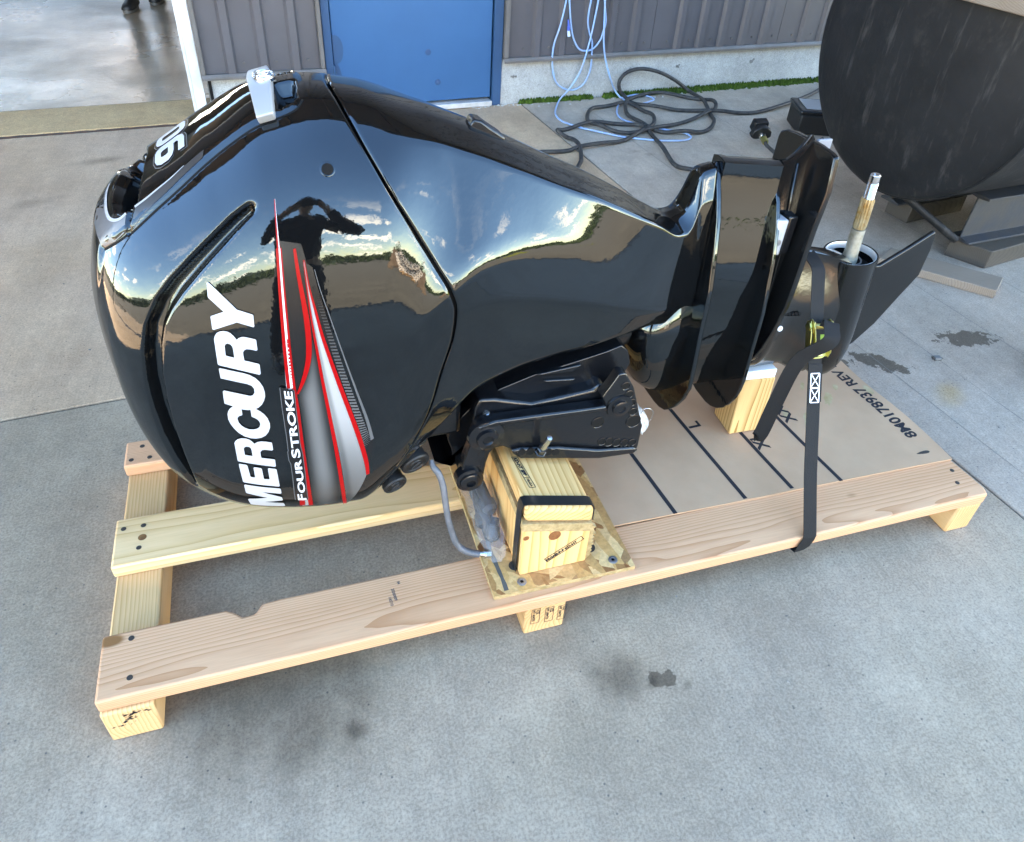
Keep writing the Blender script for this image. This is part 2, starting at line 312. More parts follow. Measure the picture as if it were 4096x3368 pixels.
M['cladrust']=base_mat('faded_cladding_edge',(.21,.15,.10),.6,0,.3)
M['flash']=base_mat('brown_grey_flashing',(.135,.122,.118),.5,0,.4,var=(.10,.088,.08),var_scale=9)
M['whitepaint']=base_mat('white_post_paint',(.66,.67,.68),.5,0,.4,var=(.50,.50,.48),var_scale=7)
M['alu']=base_mat('worn_aluminium_sill',(.60,.60,.60),.45,.3,.5,var=(.42,.41,.40),var_scale=15)
M['tank']=base_mat('black_tank_paint',(.0055,.0056,.006),.55,0,.25,var=(.012,.012,.0125),var_scale=5,bump=(50,.0010,4))
def streaked(m,light,axis_scale=(3,3,.5)):
    t=m.node_tree; b=t.nodes['Principled BSDF']; co=nd(t,'ShaderNodeTexCoord'); src=b.inputs['Base Color'].links[0].from_socket
    mp=nd(t,'ShaderNodeMapping'); mp.inputs['Scale'].default_value=axis_scale; t.links.new(co.outputs['Object'],mp.inputs[0])
    n=nd(t,'ShaderNodeTexNoise'); n.inputs['Scale'].default_value=7; n.inputs['Detail'].default_value=9; n.inputs['Roughness'].default_value=.68; t.links.new(mp.outputs[0],n.inputs['Vector'])
    r_=nd(t,'ShaderNodeMapRange',interpolation_type='SMOOTHSTEP'); r_.inputs['From Min'].default_value=.54; r_.inputs['From Max'].default_value=.74; r_.inputs['To Max'].default_value=.8; t.links.new(n.outputs[0],r_.inputs[0])
    x=nd(t,'ShaderNodeMix',data_type='RGBA'); t.links.new(r_.outputs[0],x.inputs[0]); t.links.new(src,x.inputs[6]); x.inputs[7].default_value=(*light,1); t.links.new(x.outputs[2],b.inputs['Base Color'])
streaked(M['tank'],(.055,.050,.046)); streaked(M['tank'],(.030,.027,.024),(1.2,1.2,.8))
M['beam']=base_mat('grey_steel_beam',(.030,.037,.047),.55,.2,.4,var=(.050,.047,.044),var_scale=14,bump=(60,.001,4))
M['darktimber']=wood_mat('weathered_timber',(.070,.060,.052),(.048,.040,.034),'X',(0,.2,-.05),.006,knots=False)
M['oldplank']=wood_mat('old_plank',(.26,.20,.16),(.19,.14,.11),'X',(0,.2,-.05),.006,knots=False)
M['hose']=base_mat('black_hose_rubber',(.018,.0185,.020),.6,0,.3,var=(.05,.048,.046),var_scale=35)
M['bluehose']=base_mat('blue_hose',(.16,.40,.70),.38,0,.5,var=(.24,.33,.46),var_scale=9)
M['bluefit']=base_mat('dark_blue_fitting',(.03,.10,.42),.35)
M['clearfit']=base_mat('pale_hose_end',(.5,.58,.66),.35)
M['moss']=base_mat('moss',(.050,.105,.012),.9,0,.2,var=(.020,.045,.006),var_scale=30)
M['cardboard']=base_mat('cardboard',(.50,.285,.175),.7,0,.25,var=(.44,.245,.148),var_scale=6,bump=(130,.0004,3))
M['cardedge']=base_mat('cardboard_torn',(.36,.24,.12),.8,0,.2,var=(.46,.34,.2),var_scale=40)
M['deck']=wood_mat('pink_deck_wood',(.68,.345,.20),(.52,.215,.105),'X',(0,.34,-.02),.0050)
M['deck2']=wood_mat('yellow_deck_wood',(.80,.50,.27),(.64,.35,.145),'X',(0,-.02,-.05),.010)
M['skid']=wood_mat('skid_wood',(.70,.39,.19),(.54,.26,.10),'Y',(.05,0,-.02),.008)
M['block']=wood_mat('pine_block_wood',(.78,.465,.21),(.56,.255,.08),'Y',(-.03,0,-.10),.010)
M['blockface']=wood_mat('pine_block_face',(.80,.47,.21),(.60,.27,.085),'Z',(-.02,.10,0),.012)
M['post']=wood_mat('striped_pine_post',(.68,.42,.19),(.34,.15,.04),'Z',(.04,.09,0),.010,knots=False)
M['osb']=osb_mat('strand_board')
M['osbedge']=base_mat('strand_board_edge',(.50,.33,.17),.75,0,.2,var=(.28,.18,.08),var_scale=70,bump=(120,.002,3))
M['nail']=base_mat('dark_nail_hole',(.03,.024,.02),.6)
M['screw']=base_mat('grey_screw',(.30,.31,.33),.38,.9)
M['anode']=base_mat('zinc_anode',(.50,.53,.56),.5,.4,.5,var=(.38,.41,.45),var_scale=40)
M['dark_cloth']=base_mat('dark_jacket_cloth',(.012,.013,.016),.85,0,.2)
M['jeans']=base_mat('dark_trousers',(.018,.020,.026),.85,0,.2)
M['skin']=base_mat('skin',(.45,.26,.18),.5)
M['hair']=base_mat('dark_hair',(.02,.014,.01),.6)
M['shoe']=base_mat('black_boot',(.012,.012,.013),.5)
M['sole']=base_mat('grey_sole',(.14,.13,.12),.7)
M['roof']=base_mat('roof_sheet',(.12,.11,.11),.5)
M['soffit']=base_mat('brown_soffit',(.20,.16,.12),.6,var=(.17,.135,.1),var_scale=2)
M['inwall']=base_mat('pale_inner_wall',(.42,.42,.40),.7,var=(.33,.33,.31),var_scale=1)
M['hill']=base_mat('far_hill_forest',(.035,.055,.032),.9,0,.2,var=(.02,.032,.02),var_scale=.05)
M['leaf']=base_mat('tree_leaves',(.055,.085,.025),.8,0,.2,var=(.025,.045,.015),var_scale=.8)
M['bark']=base_mat('bark',(.07,.05,.035),.9)
M['dirt']=base_mat('reddish_dirt',(.17,.115,.08),.9,0,.2,var=(.12,.075,.05),var_scale=1.2,bump=(4,.06,5))
M['bag']=base_mat('white_sack',(.72,.70,.68),.6,var=(.6,.5,.45),var_scale=5,bump=(14,.02,3))
M['phone']=base_mat('black_phone',(.01,.01,.011),.15)

# ---------------------------------------------------------------- wall frame: s along the wall, off towards the yard, h up
TH=.085; DW=3.3583
UV=Vector((math.cos(TH),math.sin(TH),0)); NV=Vector((-math.sin(TH),math.cos(TH),0))
def W(s,off,h): return UV*s+NV*(DW-off)+Vector((0,0,h))
def SN(s,n_,z=0): return UV*s+NV*n_+Vector((0,0,z))
def wbox(mb,s0,s1,o0,o1,h0,h1):
    return mb.hexa([W(s0,o1,h0),W(s1,o1,h0),W(s1,o0,h0),W(s0,o0,h0)],[W(s0,o1,h1),W(s1,o1,h1),W(s1,o0,h1),W(s0,o0,h1)])

# ---------------------------------------------------------------- ground
SS=[]
for (x,y),ra,rb,an,dk,kd in zip([[2.7772,0.7428],[2.3483,0.6883],[2.206,0.7391],[2.5692,0.6596],[1.0048,-0.1488],[1.062,-0.1774],[1.0907,-0.1728],[1.1334,-0.2019],[0.2874,-0.0195],[0.4484,-0.1091],[-0.3194,2.9929],[-0.5656,2.5426],[2.3385,2.665],[2.4005,2.6122],[0.867,-0.0307],[1.1867,0.0933],[2.4744,0.4881],[0.847,-0.2619]],
   [.135,.115,.07,.026,.095,.03,.04,.022,.34,.03,.16,.10,.05,.05,.2,.28,.10,.2],[.06,.052,.04,.017,.08,.02,.026,.014,.26,.03,.05,.06,.03,.03,.12,.14,.06,.14],[-.25,-.75,-.7,0,.3,.9,0,.6,0,0,.2,.5,0,0,.3,.2,.6,.5],
   [.95,.95,.9,.9,.75,.75,.8,.6,.85,.7,.55,.4,.35,.35,.35,.35,.8,.25],['wet','wet','wet','wet','soft','soft','wet','soft','soft','soft','soft','soft','soft','soft','soft','soft','rust','soft']):
    SS.append((x,y,ra,rb,an,dk,kd))
SS=[tuple(a) for a in SS]
PALE_LIFT=[(2.9,2.75,1.9,1.0,.085,1,'pale'),(1.75,2.9,1.0,.6,.085,1,'pale')]  # brightness painted into the slabs by the wall, offsetting shade under the overhang
right_st=[s for s in SS if s[0]>2.0]+PALE_LIFT[:1]; left_st=[s for s in SS if s[0]<=2.0]+PALE_LIFT[1:]
M['slab_a']=concrete_mat('concrete_near_left',(.305,.222,.162),(.415,.315,.235),[s for s in left_st if s[1]<1.2],TH,.7,warm=(.95,.90,.82))
M['slab_b']=concrete_mat('concrete_far_left',(.47,.30,.205),(.59,.395,.28),[s for s in left_st if s[1]>=1.2],TH,.7,warm=(.94,.88,.78))
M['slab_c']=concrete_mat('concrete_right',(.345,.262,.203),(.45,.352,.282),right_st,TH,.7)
M['kerb']=concrete_mat('foundation_concrete',(.29,.29,.275),(.46,.46,.44),(),None,.8)
M['thresh']=concrete_mat('threshold_concrete',(.46,.27,.135),(.60,.395,.215),(),None,.7)
M['gfloor']=concrete_mat('garage_floor',(.19,.14,.098),(.33,.25,.18),(),None,.3,wet=True)
M['gravel']=concrete_mat('gravel_yard_ground',(.085,.075,.06),(.14,.125,.10),(),None,.9)
M['scoreline']=base_mat('fine_score_line',(.16,.14,.12),.9)
M['joint']=base_mat('joint_filler',(.035,.030,.028),.9)
M['rustjoint']=base_mat('rusty_joint',(.10,.045,.03),.9,var=(.05,.035,.03),var_scale=25)
JS=2.25; JN=1.08; GAP=.004
def slab(name,poly,mat):
    mb=MB(); mb.prism(poly,lambda p,z:SN(p[0],p[1],z),-.14,0)
    o=obj(name,mb,M[mat],bevel=.004); o['kind']='structure'; return o
GL=-4.2; GR=.39
slab('concrete_slab',[(-9,-3.0),(JS-GAP,-3.0),(JS-GAP,JN-GAP),(-9,JN-GAP)],'slab_a')
slab('concrete_slab',[(-9,JN+GAP),(JS-GAP,JN+GAP),(JS-GAP,DW-.002),(GR+.012,DW-.002),(GR+.012,3.415),(-9,3.415)],'slab_b')
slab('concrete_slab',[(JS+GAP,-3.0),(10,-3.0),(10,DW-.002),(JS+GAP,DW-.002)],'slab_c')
mb=MB()
mb.hexa([SN(JS-.03,-3,-.03),SN(JS+.03,-3,-.03),SN(JS+.03,3.3,-.03),SN(JS-.03,3.3,-.03)],[SN(JS-GAP+.0005,-2.99,-.006),SN(JS+GAP-.0005,-2.99,-.006),SN(JS+GAP-.0005,3.3,-.006),SN(JS-GAP+.0005,3.3,-.006)])
mb.hexa([SN(-9,JN-.03,-.03),SN(JS-.01,JN-.03,-.03),SN(JS-.01,JN+.03,-.03),SN(-9,JN+.03,-.03)],[SN(-9,JN-GAP+.0005,-.006),SN(JS-.01,JN-GAP+.0005,-.006),SN(JS-.01,JN+GAP-.0005,-.006),SN(-9,JN+GAP-.0005,-.006)])
tag(obj('ground_joint_filler',mb,M['joint']),kind='structure')
for k_,(s_,a_,b_) in enumerate(((2.62,-.9,3.2),(2.95,-.6,1.2),(3.35,-.5,3.0),(2.40,-.9,.9))):
    mb=MB(); v=[]
    for i in range(41):
        n_=a_+(b_-a_)*i/40; w_=.0011+.0008*noise.noise((n_*5,k_*3,0)); v+=[SN(s_-w_+.003*noise.noise((n_*2,k_,1)),n_,.0006),SN(s_+w_+.003*noise.noise((n_*2,k_,1)),n_,.0006)]
    mb.add(v,[(2*i,2*i+1,2*i+3,2*i+2) for i in range(40)]); tag(obj('ground_score_line',mb,M['scoreline']),kind='structure')
mb=MB(); pts=[]
for i in range(121):
    s=GL+.02+(GR-GL-.04)*i/120
    pts.append((s,3.417,3.440+.007*noise.noise((s*9,0,0))))
mb.loft([[SN(s,a,-.05),SN(s,b,-.05),SN(s,b,.002+.004*noise.noise((s*20,3,0))),SN(s,a,.002)] for s,a,b in pts])
tag(obj('ground_threshold_joint',mb,M['rustjoint']),kind='structure')
mb=MB(); mb.hexa([SN(GL,3.438,-.1),SN(GR+.006,3.438,-.1),SN(GR+.006,3.79,-.1),SN(GL,3.79,-.1)],[SN(GL,3.438,.006),SN(GR+.006,3.438,.006),SN(GR+.006,3.79,.018),SN(GL,3.79,.018)])
tag(obj('ground_threshold',mb,M['thresh'],bevel=.008),kind='structure')
mb=MB(); mb.hexa([SN(GL-2,3.79,-.1),SN(GR+4,3.79,-.1),SN(GR+4,15,-.1),SN(GL-2,15,-.1)],[SN(GL-2,3.79,.018),SN(GR+4,3.79,.018),SN(GR+4,15,.018),SN(GL-2,15,.018)])
tag(obj('garage_floor',mb,M['gfloor']),kind='structure')
mb=MB(); N=24
rr=[.01,6,14,30,60,120,300,700]
mb.loft([[Vector((r_*math.cos(2*PI*j/48),r_*math.sin(2*PI*j/48),-.15)) for j in range(48)] for r_ in rr],True,False)
tag(obj('gravel_ground_base',mb,M['gravel']),kind='structure')
mb=MB()
# the gravel yard in front of the concrete apron, level with it
mb.prism([(-60,-3.004),(60,-3.004),(60,-120),(-60,-120)],lambda p,z:SN(p[0],p[1],z),-.12,-.012)
tag(obj('gravel_yard_ground',mb,M['gravel']),kind='structure')

# ---------------------------------------------------------------- workshop building
EH=6.6                                             # eaves height
B=empty('workshop_building',W(1.6,0,0),'brown grey metal clad workshop with a blue door, concrete foot wall and open bay','building')
def clad(s0,s1,h0,h1,first):
    """ribbed sheet: ribs every 165 mm stand 22 mm proud"""
    prof=[]; s=s0; rib=first
    while rib<s0: rib+=.165
    prof.append((s0,.004))
    while rib+.062<s1:
        if rib>s0+.004: prof+= [(rib,.004),(rib+.013,.026),(rib+.047,.026),(rib+.060,.004)]
        rib+=.165
    prof.append((s1,.004))
    back=[(s1,-.012),(s0,-.012)]
    mb=MB(); P=prof+back
    mb.prism(P,lambda p,h:W(p[0],p[1],h),h0,h1)
    o=obj('cladding_sheet',mb,M['clad'],B); return o
BH=.262
clad(.475,1.060,BH+.008,2.6,.575)
for a,b in ((2.150,3.125),(3.125,4.115),(4.115,5.105),(5.105,6.095),(6.095,7.085),(7.085,8.075),(8.075,9.2)):
    clad(a+.0015,b-.0015,BH+.008,EH,2.30)
clad(.475,2.1485,2.602,EH,.575)
clad(GL-.05,.473,3.75,EH,.0)
for a,b in ((-8,-6.1),(-6.098,GL-.055)): clad(a,b,BH+.008,EH,a+.05)
# screws: one line of heads above the flashing
mb=MB()
for s in [2.30+.165*i-.05 for i in range(0,24)]+[.575+.165*i+.095 for i in range(0,3)]:
    if .6<s<1.05 or s>2.17:
        mb.cyl(W(s,.004,BH+.055),W(s,.012,BH+.055),.006,8)
tag(obj('screw_heads',mb,M['flash'],B),kind='stuff')
def flash(s0,s1):
    mb=MB(); P=[(-.012,BH+.0095),(.030,BH+.0095),(.040,BH-.004),(.040,BH-.016),(.037,BH-.016),(.036,BH-.006),(.027,BH+.0045),(-.012,BH+.0045)]
    mb.prism(P,lambda p,s:W(s,p[0],p[1]),s0,s1); obj('base_flashing',mb,M['flash'],B)
flash(.452,1.085); flash(2.121,9.2); flash(-8,GL-.06)
def post_trim(s0,s1,h0,h1,o=.034):
    mb=MB(); wbox(mb,s0,s1,-.011,o,h0,h1); obj('corner_trim',mb,M['flash'],B,bevel=.003)
post_trim(.452,.474,BH+.0105,2.6); post_trim(1.0615,1.083,BH+.0105,2.6); post_trim(2.121,2.1485,BH+.0105,2.6)
def base(s0,s1):
    mb=MB(); n=max(2,int((s1-s0)/.05)); m_=8; 
    # slightly uneven cast face
    fr=[]
    for j in range(m_+1):
        h=-.1+(BH+.004+.1)*j/m_
        fr.append([W(s0+(s1-s0)*i/n,.0015+.0025*noise.noise((i*.31+s0,j*.8,2.2)) if 0<i<n else 0,h) for i in range(n+1)])
    v=[p for row in fr for p in row]; f=[]
    for j in range(m_):
        for i in range(n): f.append((j*(n+1)+i,j*(n+1)+i+1,(j+1)*(n+1)+i+1,(j+1)*(n+1)+i))
    mb.add(v,f)
    mb.hexa([W(s0,-.004,-.1),W(s1,-.004,-.1),W(s1,-.2,-.1),W(s0,-.2,-.1)],[W(s0,-.004,BH+.004),W(s1,-.004,BH+.004),W(s1,-.2,BH+.004),W(s0,-.2,BH+.004)])
    return obj('foundation_wall',mb,M['kerb'],B,smooth=True,angle=30)
base(.475,1.088); base(2.118,9.2); base(-8,GL-.06)
# honeycomb spots and form-tie holes in the cast foot wall
mb=MB()
for s,h in ((2.20,.155),(3.0,.15),(3.36,.165),(3.95,.165)):
    for k in range(5):
        a=random.uniform(0,6.3); r_=random.uniform(.004,.016); cx,cz=s+math.cos(a)*r_*1.4,h+math.sin(a)*r_
        mb.lathe(W(cx,.0035,cz),-NV,[(0,.011*random.uniform(.4,1)),(.0012,.006)],7)
tag(obj('foundation_holes',mb,base_mat('pitted_concrete',(.17,.165,.155),.9,bump=(90,.002,3)),B),kind='stuff')
# white post at the bay opening
mb=MB(); wbox(mb,.398,.450,-.09,.012,.0,3.75); obj('bay_post',mb,M['whitepaint'],B,bevel=.003)
for i,(a,b) in enumerate(((-.088,-.068),(-.062,-.042),(-.036,-.016))):
    mb=MB(); wbox(mb,.384,.397,a,b,.03,3.70); obj('door_track',mb,M['whitepaint'],B)
mb=MB(); wbox(mb,.476,.492,.004,.008,.0,BH-.02); obj('gap_seal',mb,M['void'],B)
mb=MB(); wbox(mb,GL-.055,GL,-.09,.012,0,3.75); obj('bay_post',mb,M['whitepaint'],B,bevel=.003)
mb=MB(); wbox(mb,GL,.397,-.09,.002,3.60,3.748); obj('bay_header',mb,M['whitepaint'],B,bevel=.003)
# blue door
DL,DR=1.134,2.057
for nm,a,b,h0,h1 in (('door_frame',1.0885,DL-.002,-.0,2.16),('door_frame',DR+.004,2.117,0,2.16)):
    mb=MB(); wbox(mb,a,b,-.11,.010,h0,h1); obj(nm,mb,M['frame'],B,bevel=.003)
mb=MB(); wbox(mb,DL-.001,DR+.003,-.11,.010,2.10,2.16); obj('door_frame',mb,M['frame'],B,bevel=.003)
mb=MB(); wbox(mb,1.0885,2.117,-.10,.012,2.162,2.60); obj('cladding_sheet',mb,M['clad'],B)
mb=MB(); wbox(mb,DL,DR+.002,-.10,-.07,0,2.10); obj('door_shadow_gap',mb,M['void'],B)
mb=MB(); wbox(mb,DL+.003,DR-.004,-.05,-.004,.048,2.097); door=obj('blue_door',mb,M['door'],B,bevel=.003)
for h in (.225,1.1,1.85):
    hm=MB(); hm.cyl(W(DL-.001,.010,h-.06),W(DL-.001,.010,h+.055),.0075,12)
    for k in range(4): hm.cyl(W(DL-.001,.010,h-.06+.03*k-.001),W(DL-.001,.010,h-.06+.03*k+.001),.0079,12)
    obj('hinge',hm,M['frame'],door,smooth=True,angle=40)
for (sx,hx) in [[1.6693,0.3206],[1.725,0.1532]]:
    mb=MB(); mb.lathe(W(sx,-.0038,hx),-NV,[(0,.017),(.0022,.0165),(.003,.012)],20)
    mb.lathe(W(sx,-.001,hx),-NV,[(0,.005),(.0015,.004)],10); obj('filled_bolt_hole',mb,M['doorspot'],door,smooth=True,angle=40)
mb=MB()   # darker blue touch-up paint beside the hinge, a skin of paint on door and frame
def blob(cx,cz,ra,rb,off,lo,seed):
    P=[]
    for k in range(40):
        a=2*PI*k/40; q=1+.16*noise.noise((math.cos(a)*1.3,math.sin(a)*1.3,seed)); P.append((max(lo,cx+ra*q*math.cos(a)),cz+rb*q*math.sin(a)))
    mb.prism(P,lambda p,o:W(p[0],o,p[1]),off-.001,off+.0006)
blob(DL+.012,.36,.045,.075,-.004,DL+.0035,1.3); blob(DL+.010,.20,.032,.085,-.004,DL+.0035,5.1)
obj('touch_up_paint',mb,M['frame'],door)
mb=MB(); wbox(mb,DL+.0,DR-.002,-.12,.03,.004,.034); obj('door_sill',mb,M['alu'],B,bevel=.004)
# interior of the bay: walls, ceiling with strip lamps, bright opening at the far end
def inner(a,b,c_,d,h0,h1,mat='inwall',nm='inner_wall'):
    mb=MB(); mb.hexa([SN(a,c_,h0),SN(b,c_,h0),SN(b,d,h0),SN(a,d,h0)],[SN(a,c_,h1),SN(b,c_,h1),SN(b,d,h1),SN(a,d,h1)]); obj(nm,mb,M[mat],B)
D0=DW+.22
inner(GL-2,GL-1.9,D0,15,.02,EH-.02); inner(GR+3.8,GR+3.9,D0,15,.02,EH-.02)
inner(GL-1.9,-3.6,14.9,15,.02,EH-.02); inner(.9,GR+3.8,14.9,15,.02,EH-.02); inner(-3.6,.9,14.9,15,3.3,EH-.02); inner(-3.6,.9,14.9,15,.02,2.3)
inner(.46,8.9,D0,D0+.08,.30,EH-.02); inner(-7.9,GL-.07,D0,D0+.08,.30,EH-.02)
inner(GL-.06,.45,D0,D0+.08,3.78,EH-.02)
# roof with an overhanging eave, soffit and gutter
OV=3.35
mb=MB(); mb.hexa([SN(-8.2,DW-OV,EH+.002),SN(9.4,DW-OV,EH+.002),SN(9.4,15.2,EH+1.4),SN(-8.2,15.2,EH+1.4)],[SN(-8.2,DW-OV,EH+.12),SN(9.4,DW-OV,EH+.12),SN(9.4,15.2,EH+1.52),SN(-8.2,15.2,EH+1.52)])
obj('roof',mb,M['roof'],B)
mb=MB(); mb.hexa([SN(-8.15,DW-OV+.02,EH-.03),SN(9.35,DW-OV+.02,EH-.03),SN(9.35,DW+.2,EH-.03),SN(-8.15,DW+.2,EH-.03)],[SN(-8.15,DW-OV+.02,EH-.004),SN(9.35,DW-OV+.02,EH-.004),SN(9.35,DW+.2,EH-.004),SN(-8.15,DW+.2,EH-.004)])
obj('soffit',mb,M['soffit'],B)
for k in range(8):
    mb=MB(); s_=-8.0+2.45*k; mb.hexa([SN(s_,DW-OV+.06,EH-.28),SN(s_+.14,DW-OV+.06,EH-.28),SN(s_+.14,DW-.01,EH-.28),SN(s_,DW-.01,EH-.28)],[SN(s_,DW-OV+.06,EH-.031),SN(s_+.14,DW-OV+.06,EH-.031),SN(s_+.14,DW-.01,EH-.031),SN(s_,DW-.01,EH-.031)]); obj('canopy_rafter',mb,M['soffit'],B)
mb=MB(); mb.hexa([SN(-8.1,DW-OV+.02,EH-.36),SN(9.3,DW-OV+.02,EH-.36),SN(9.3,DW-OV+.055,EH-.36),SN(-8.1,DW-OV+.055,EH-.36)],[SN(-8.1,DW-OV+.02,EH-.031),SN(9.3,DW-OV+.02,EH-.031),SN(9.3,DW-OV+.055,EH-.031),SN(-8.1,DW-OV+.055,EH-.031)]); obj('fascia_beam',mb,M['soffit'],B)
for s_ in (-6.5,2.95,9.0):
    c_=SN(s_,DW-OV+.20,0); mb=MB(); mb.hexa([c_+UV*a*.075+NV*b_*.075 for a,b_ in ((-1,-1),(1,-1),(1,1),(-1,1))],[c_+UV*a*.075+NV*b_*.075+Vector((0,0,EH-.30)) for a,b_ in ((-1,-1),(1,-1),(1,1),(-1,1))]); obj('canopy_post',mb,M['beam'],B)
    for d in (-1,1):
        mb=MB(); mb.tube([c_+UV*d*.06+Vector((0,0,EH-1.75)),c_+UV*d*1.25+Vector((0,0,EH-.37))],.055,6); obj('canopy_brace',mb,M['beam'],B)
mb=MB(); P=[(0,0),(.10,0),(.12,.11),(.105,.11),(.088,.015),(.012,.015),(.012,.11),(0,.11)]
mb.prism(P,lambda p,s:SN(s,DW-OV-.003-p[0],EH+p[1]-.02),-8.2,9.4); obj('gutter',mb,M['flash'],B)

# moss along the foot of the wall
mb=MB(); rnd=random.Random(3)
for i in range(3200):
    s=2.24+rnd.random()**.8*2.5
    wdt=.016+.050*min(1,(s-2.2)/1.2)*(.6+.4*noise.noise((s*6,1,0)))
    if noise.noise((s*7,4,1))<-.32: continue
    o=.004+abs(rnd.gauss(0,.45))*wdt; h=.004+rnd.random()*.030*max(0,1-o/.09)
    p=W(s,o,0); a=rnd.random()*6.3; L=.007+rnd.random()*.012
    q=[p+Vector((math.cos(a+k*2.1)*L,math.sin(a+k*2.1)*L,0)) for k in range(3)]
    t_=p+Vector((rnd.uniform(-.003,.003),rnd.uniform(-.003,.003),h+.004))
    mb.add(q+[t_],[(0,1,3),(1,2,3),(2,0,3)])
for i in range(260):   # thin blades
    s=2.24+rnd.random()*2.4; p=W(s,.004+rnd.random()*.015,.002); d=Vector((rnd.uniform(-.012,.012),rnd.uniform(-.012,.004),.012+rnd.random()*.028*(1 if rnd.random()<.3 else .4)))
    mb.add([p-UV*.0012,p+UV*.0012,p+d],[(0,1,2)])
tag(obj('moss_ground_cover',mb,M['moss'],smooth=False),'bright green moss growing where the foot wall meets the slab','moss',kind='stuff')

# ---------------------------------------------------------------- hoses
def wave_z(P,amp,r_):
    n=len(P); return [Vector((p.x,p.y,max(p.z,r_+amp*(.5+.5*math.sin(i*.33))))) if p.z<.06 else p for i,p in enumerate(P)]
bh=MB()
bl=[[[2.1975,3.5276,0.6271],[2.201,3.5279,0.5754],[2.1776,3.5259,0.4437],[2.1452,3.5231,0.3355],[2.1432,3.523,0.242],[2.1626,3.5246,0.1545],[2.1955,3.5274,0.1035],[2.2557,3.5326,0.0699],[2.3133,3.5375,0.0663],[2.3677,3.5421,0.093],[2.3962,3.5445,0.1411],[2.4093,3.5456,0.1994],[2.4044,3.5452,0.296],[2.3981,3.5447,0.3435],[2.3751,3.5427,0.391],[2.3556,3.5411,0.4558],[2.3572,3.5412,0.5276],[2.3623,3.5416,0.5716],[2.3575,3.5412,0.624]],[[2.2102,3.5287,0.6268],[2.217,3.5293,0.575],[2.2426,3.5314,0.4415],[2.2673,3.5335,0.3675],[2.3073,3.537,0.3098],[2.354,3.5409,0.2936],[2.4089,3.5456,0.3053],[2.4478,3.5489,0.3509],[2.4595,3.5499,0.3878],[2.4727,3.551,0.452],[2.4565,3.5497,0.5249],[2.4335,3.5477,0.6225]],[[2.3986,3.5447,0.6232],[2.4005,3.5449,0.5707],[2.3888,3.5439,0.4547],[2.3775,3.5429,0.3724],[2.357,3.5412,0.2696],[2.3336,3.5392,0.1839],[2.296,3.536,0.1172],[2.2562,3.5326,0.0649],[2.2161,3.5292,0.0121],[2.129,3.3646,0.008],[2.0906,3.2502,0.008],[2.092,3.1632,0.008],[2.1351,3.0862,0.008],[2.201,2.9936,0.008],[2.3173,2.8819,0.008],[2.4405,2.8152,0.008],[2.5698,2.7633,0.008],[2.6659,2.7479,0.008],[2.7375,2.7836,0.008],[2.7501,2.827,0.008],[2.7204,2.8723,0.008],[2.6545,2.9319,0.008],[2.5728,2.9834,0.008],[2.5014,3.0591,0.008],[2.4716,3.1357,0.008],[2.476,3.2239,0.008],[2.5268,3.3395,0.008],[2.5969,3.4417,0.008]],[[2.4335,3.5477,0.6225],[2.4411,3.5484,0.5698],[2.4551,3.5495,0.4342],[2.4676,3.5506,0.3312],[2.4917,3.5527,0.2439],[2.5356,3.5564,0.1431],[2.5976,3.5617,0.0482],[2.6287,3.5133,0.008],[2.6346,3.4365,0.008],[2.6757,3.3887,0.008],[2.7491,3.3981,0.008],[2.8234,3.4438,0.008],[2.8408,3.4917,0.008],[2.797,3.5484,0.008],[2.7162,3.5523,0.008],[2.6342,3.5126,0.008]]]
for k,L in enumerate(bl):
    L=[Vector(p)-NV*(.008*k if p[2]>.05 else 0) for p in L]
    bh.tube(wave_z(spline(L,6),.006,.0055),.0055,8)
hz=empty('blue_air_hose',bl[2][12],'thin light blue air hose hanging in loops on the cladding and trailing onto the concrete','hose')
obj('hose_line',bh,M['bluehose'],hz,smooth=True)
ca,cb_,cc_=[[2.5081,0.4736],[2.5163,0.4285],[2.5236,0.3828]]
mb=MB(); mb.tube([W(ca[0],.045,ca[1]),W(cb_[0],.045,cb_[1]+.01)],[.004,.007],10); mb.cyl(W(cb_[0],.045,cb_[1]+.01),W(cb_[0],.045,cb_[1]-.014),.009,12); obj('hose_fitting',mb,M['bluefit'],hz,smooth=True,angle=40)
mb=MB(); mb.cyl(W(cb_[0],.045,cb_[1]-.014),W(cc_[0],.045,cc_[1]),.008,12,.010); obj('hose_end',mb,M['clearfit'],hz,smooth=True,angle=40)
mb=MB(); 
for s_ in (bl[0][0],bl[1][0],bl[3][0]): pass
hp=Vector(bl[0][1]); mb.tube(spline([W(2.52,.005,1.02),W(2.52,.06,1.01),W(2.52,.085,1.05),W(2.52,.08,1.10)],6),.006,8); mb.cyl(W(2.52,.005,1.02),W(2.52,.010,1.02),.025,12); 
ho=obj('hose_hook',mb,M['flash'],hz,smooth=True,angle=40)
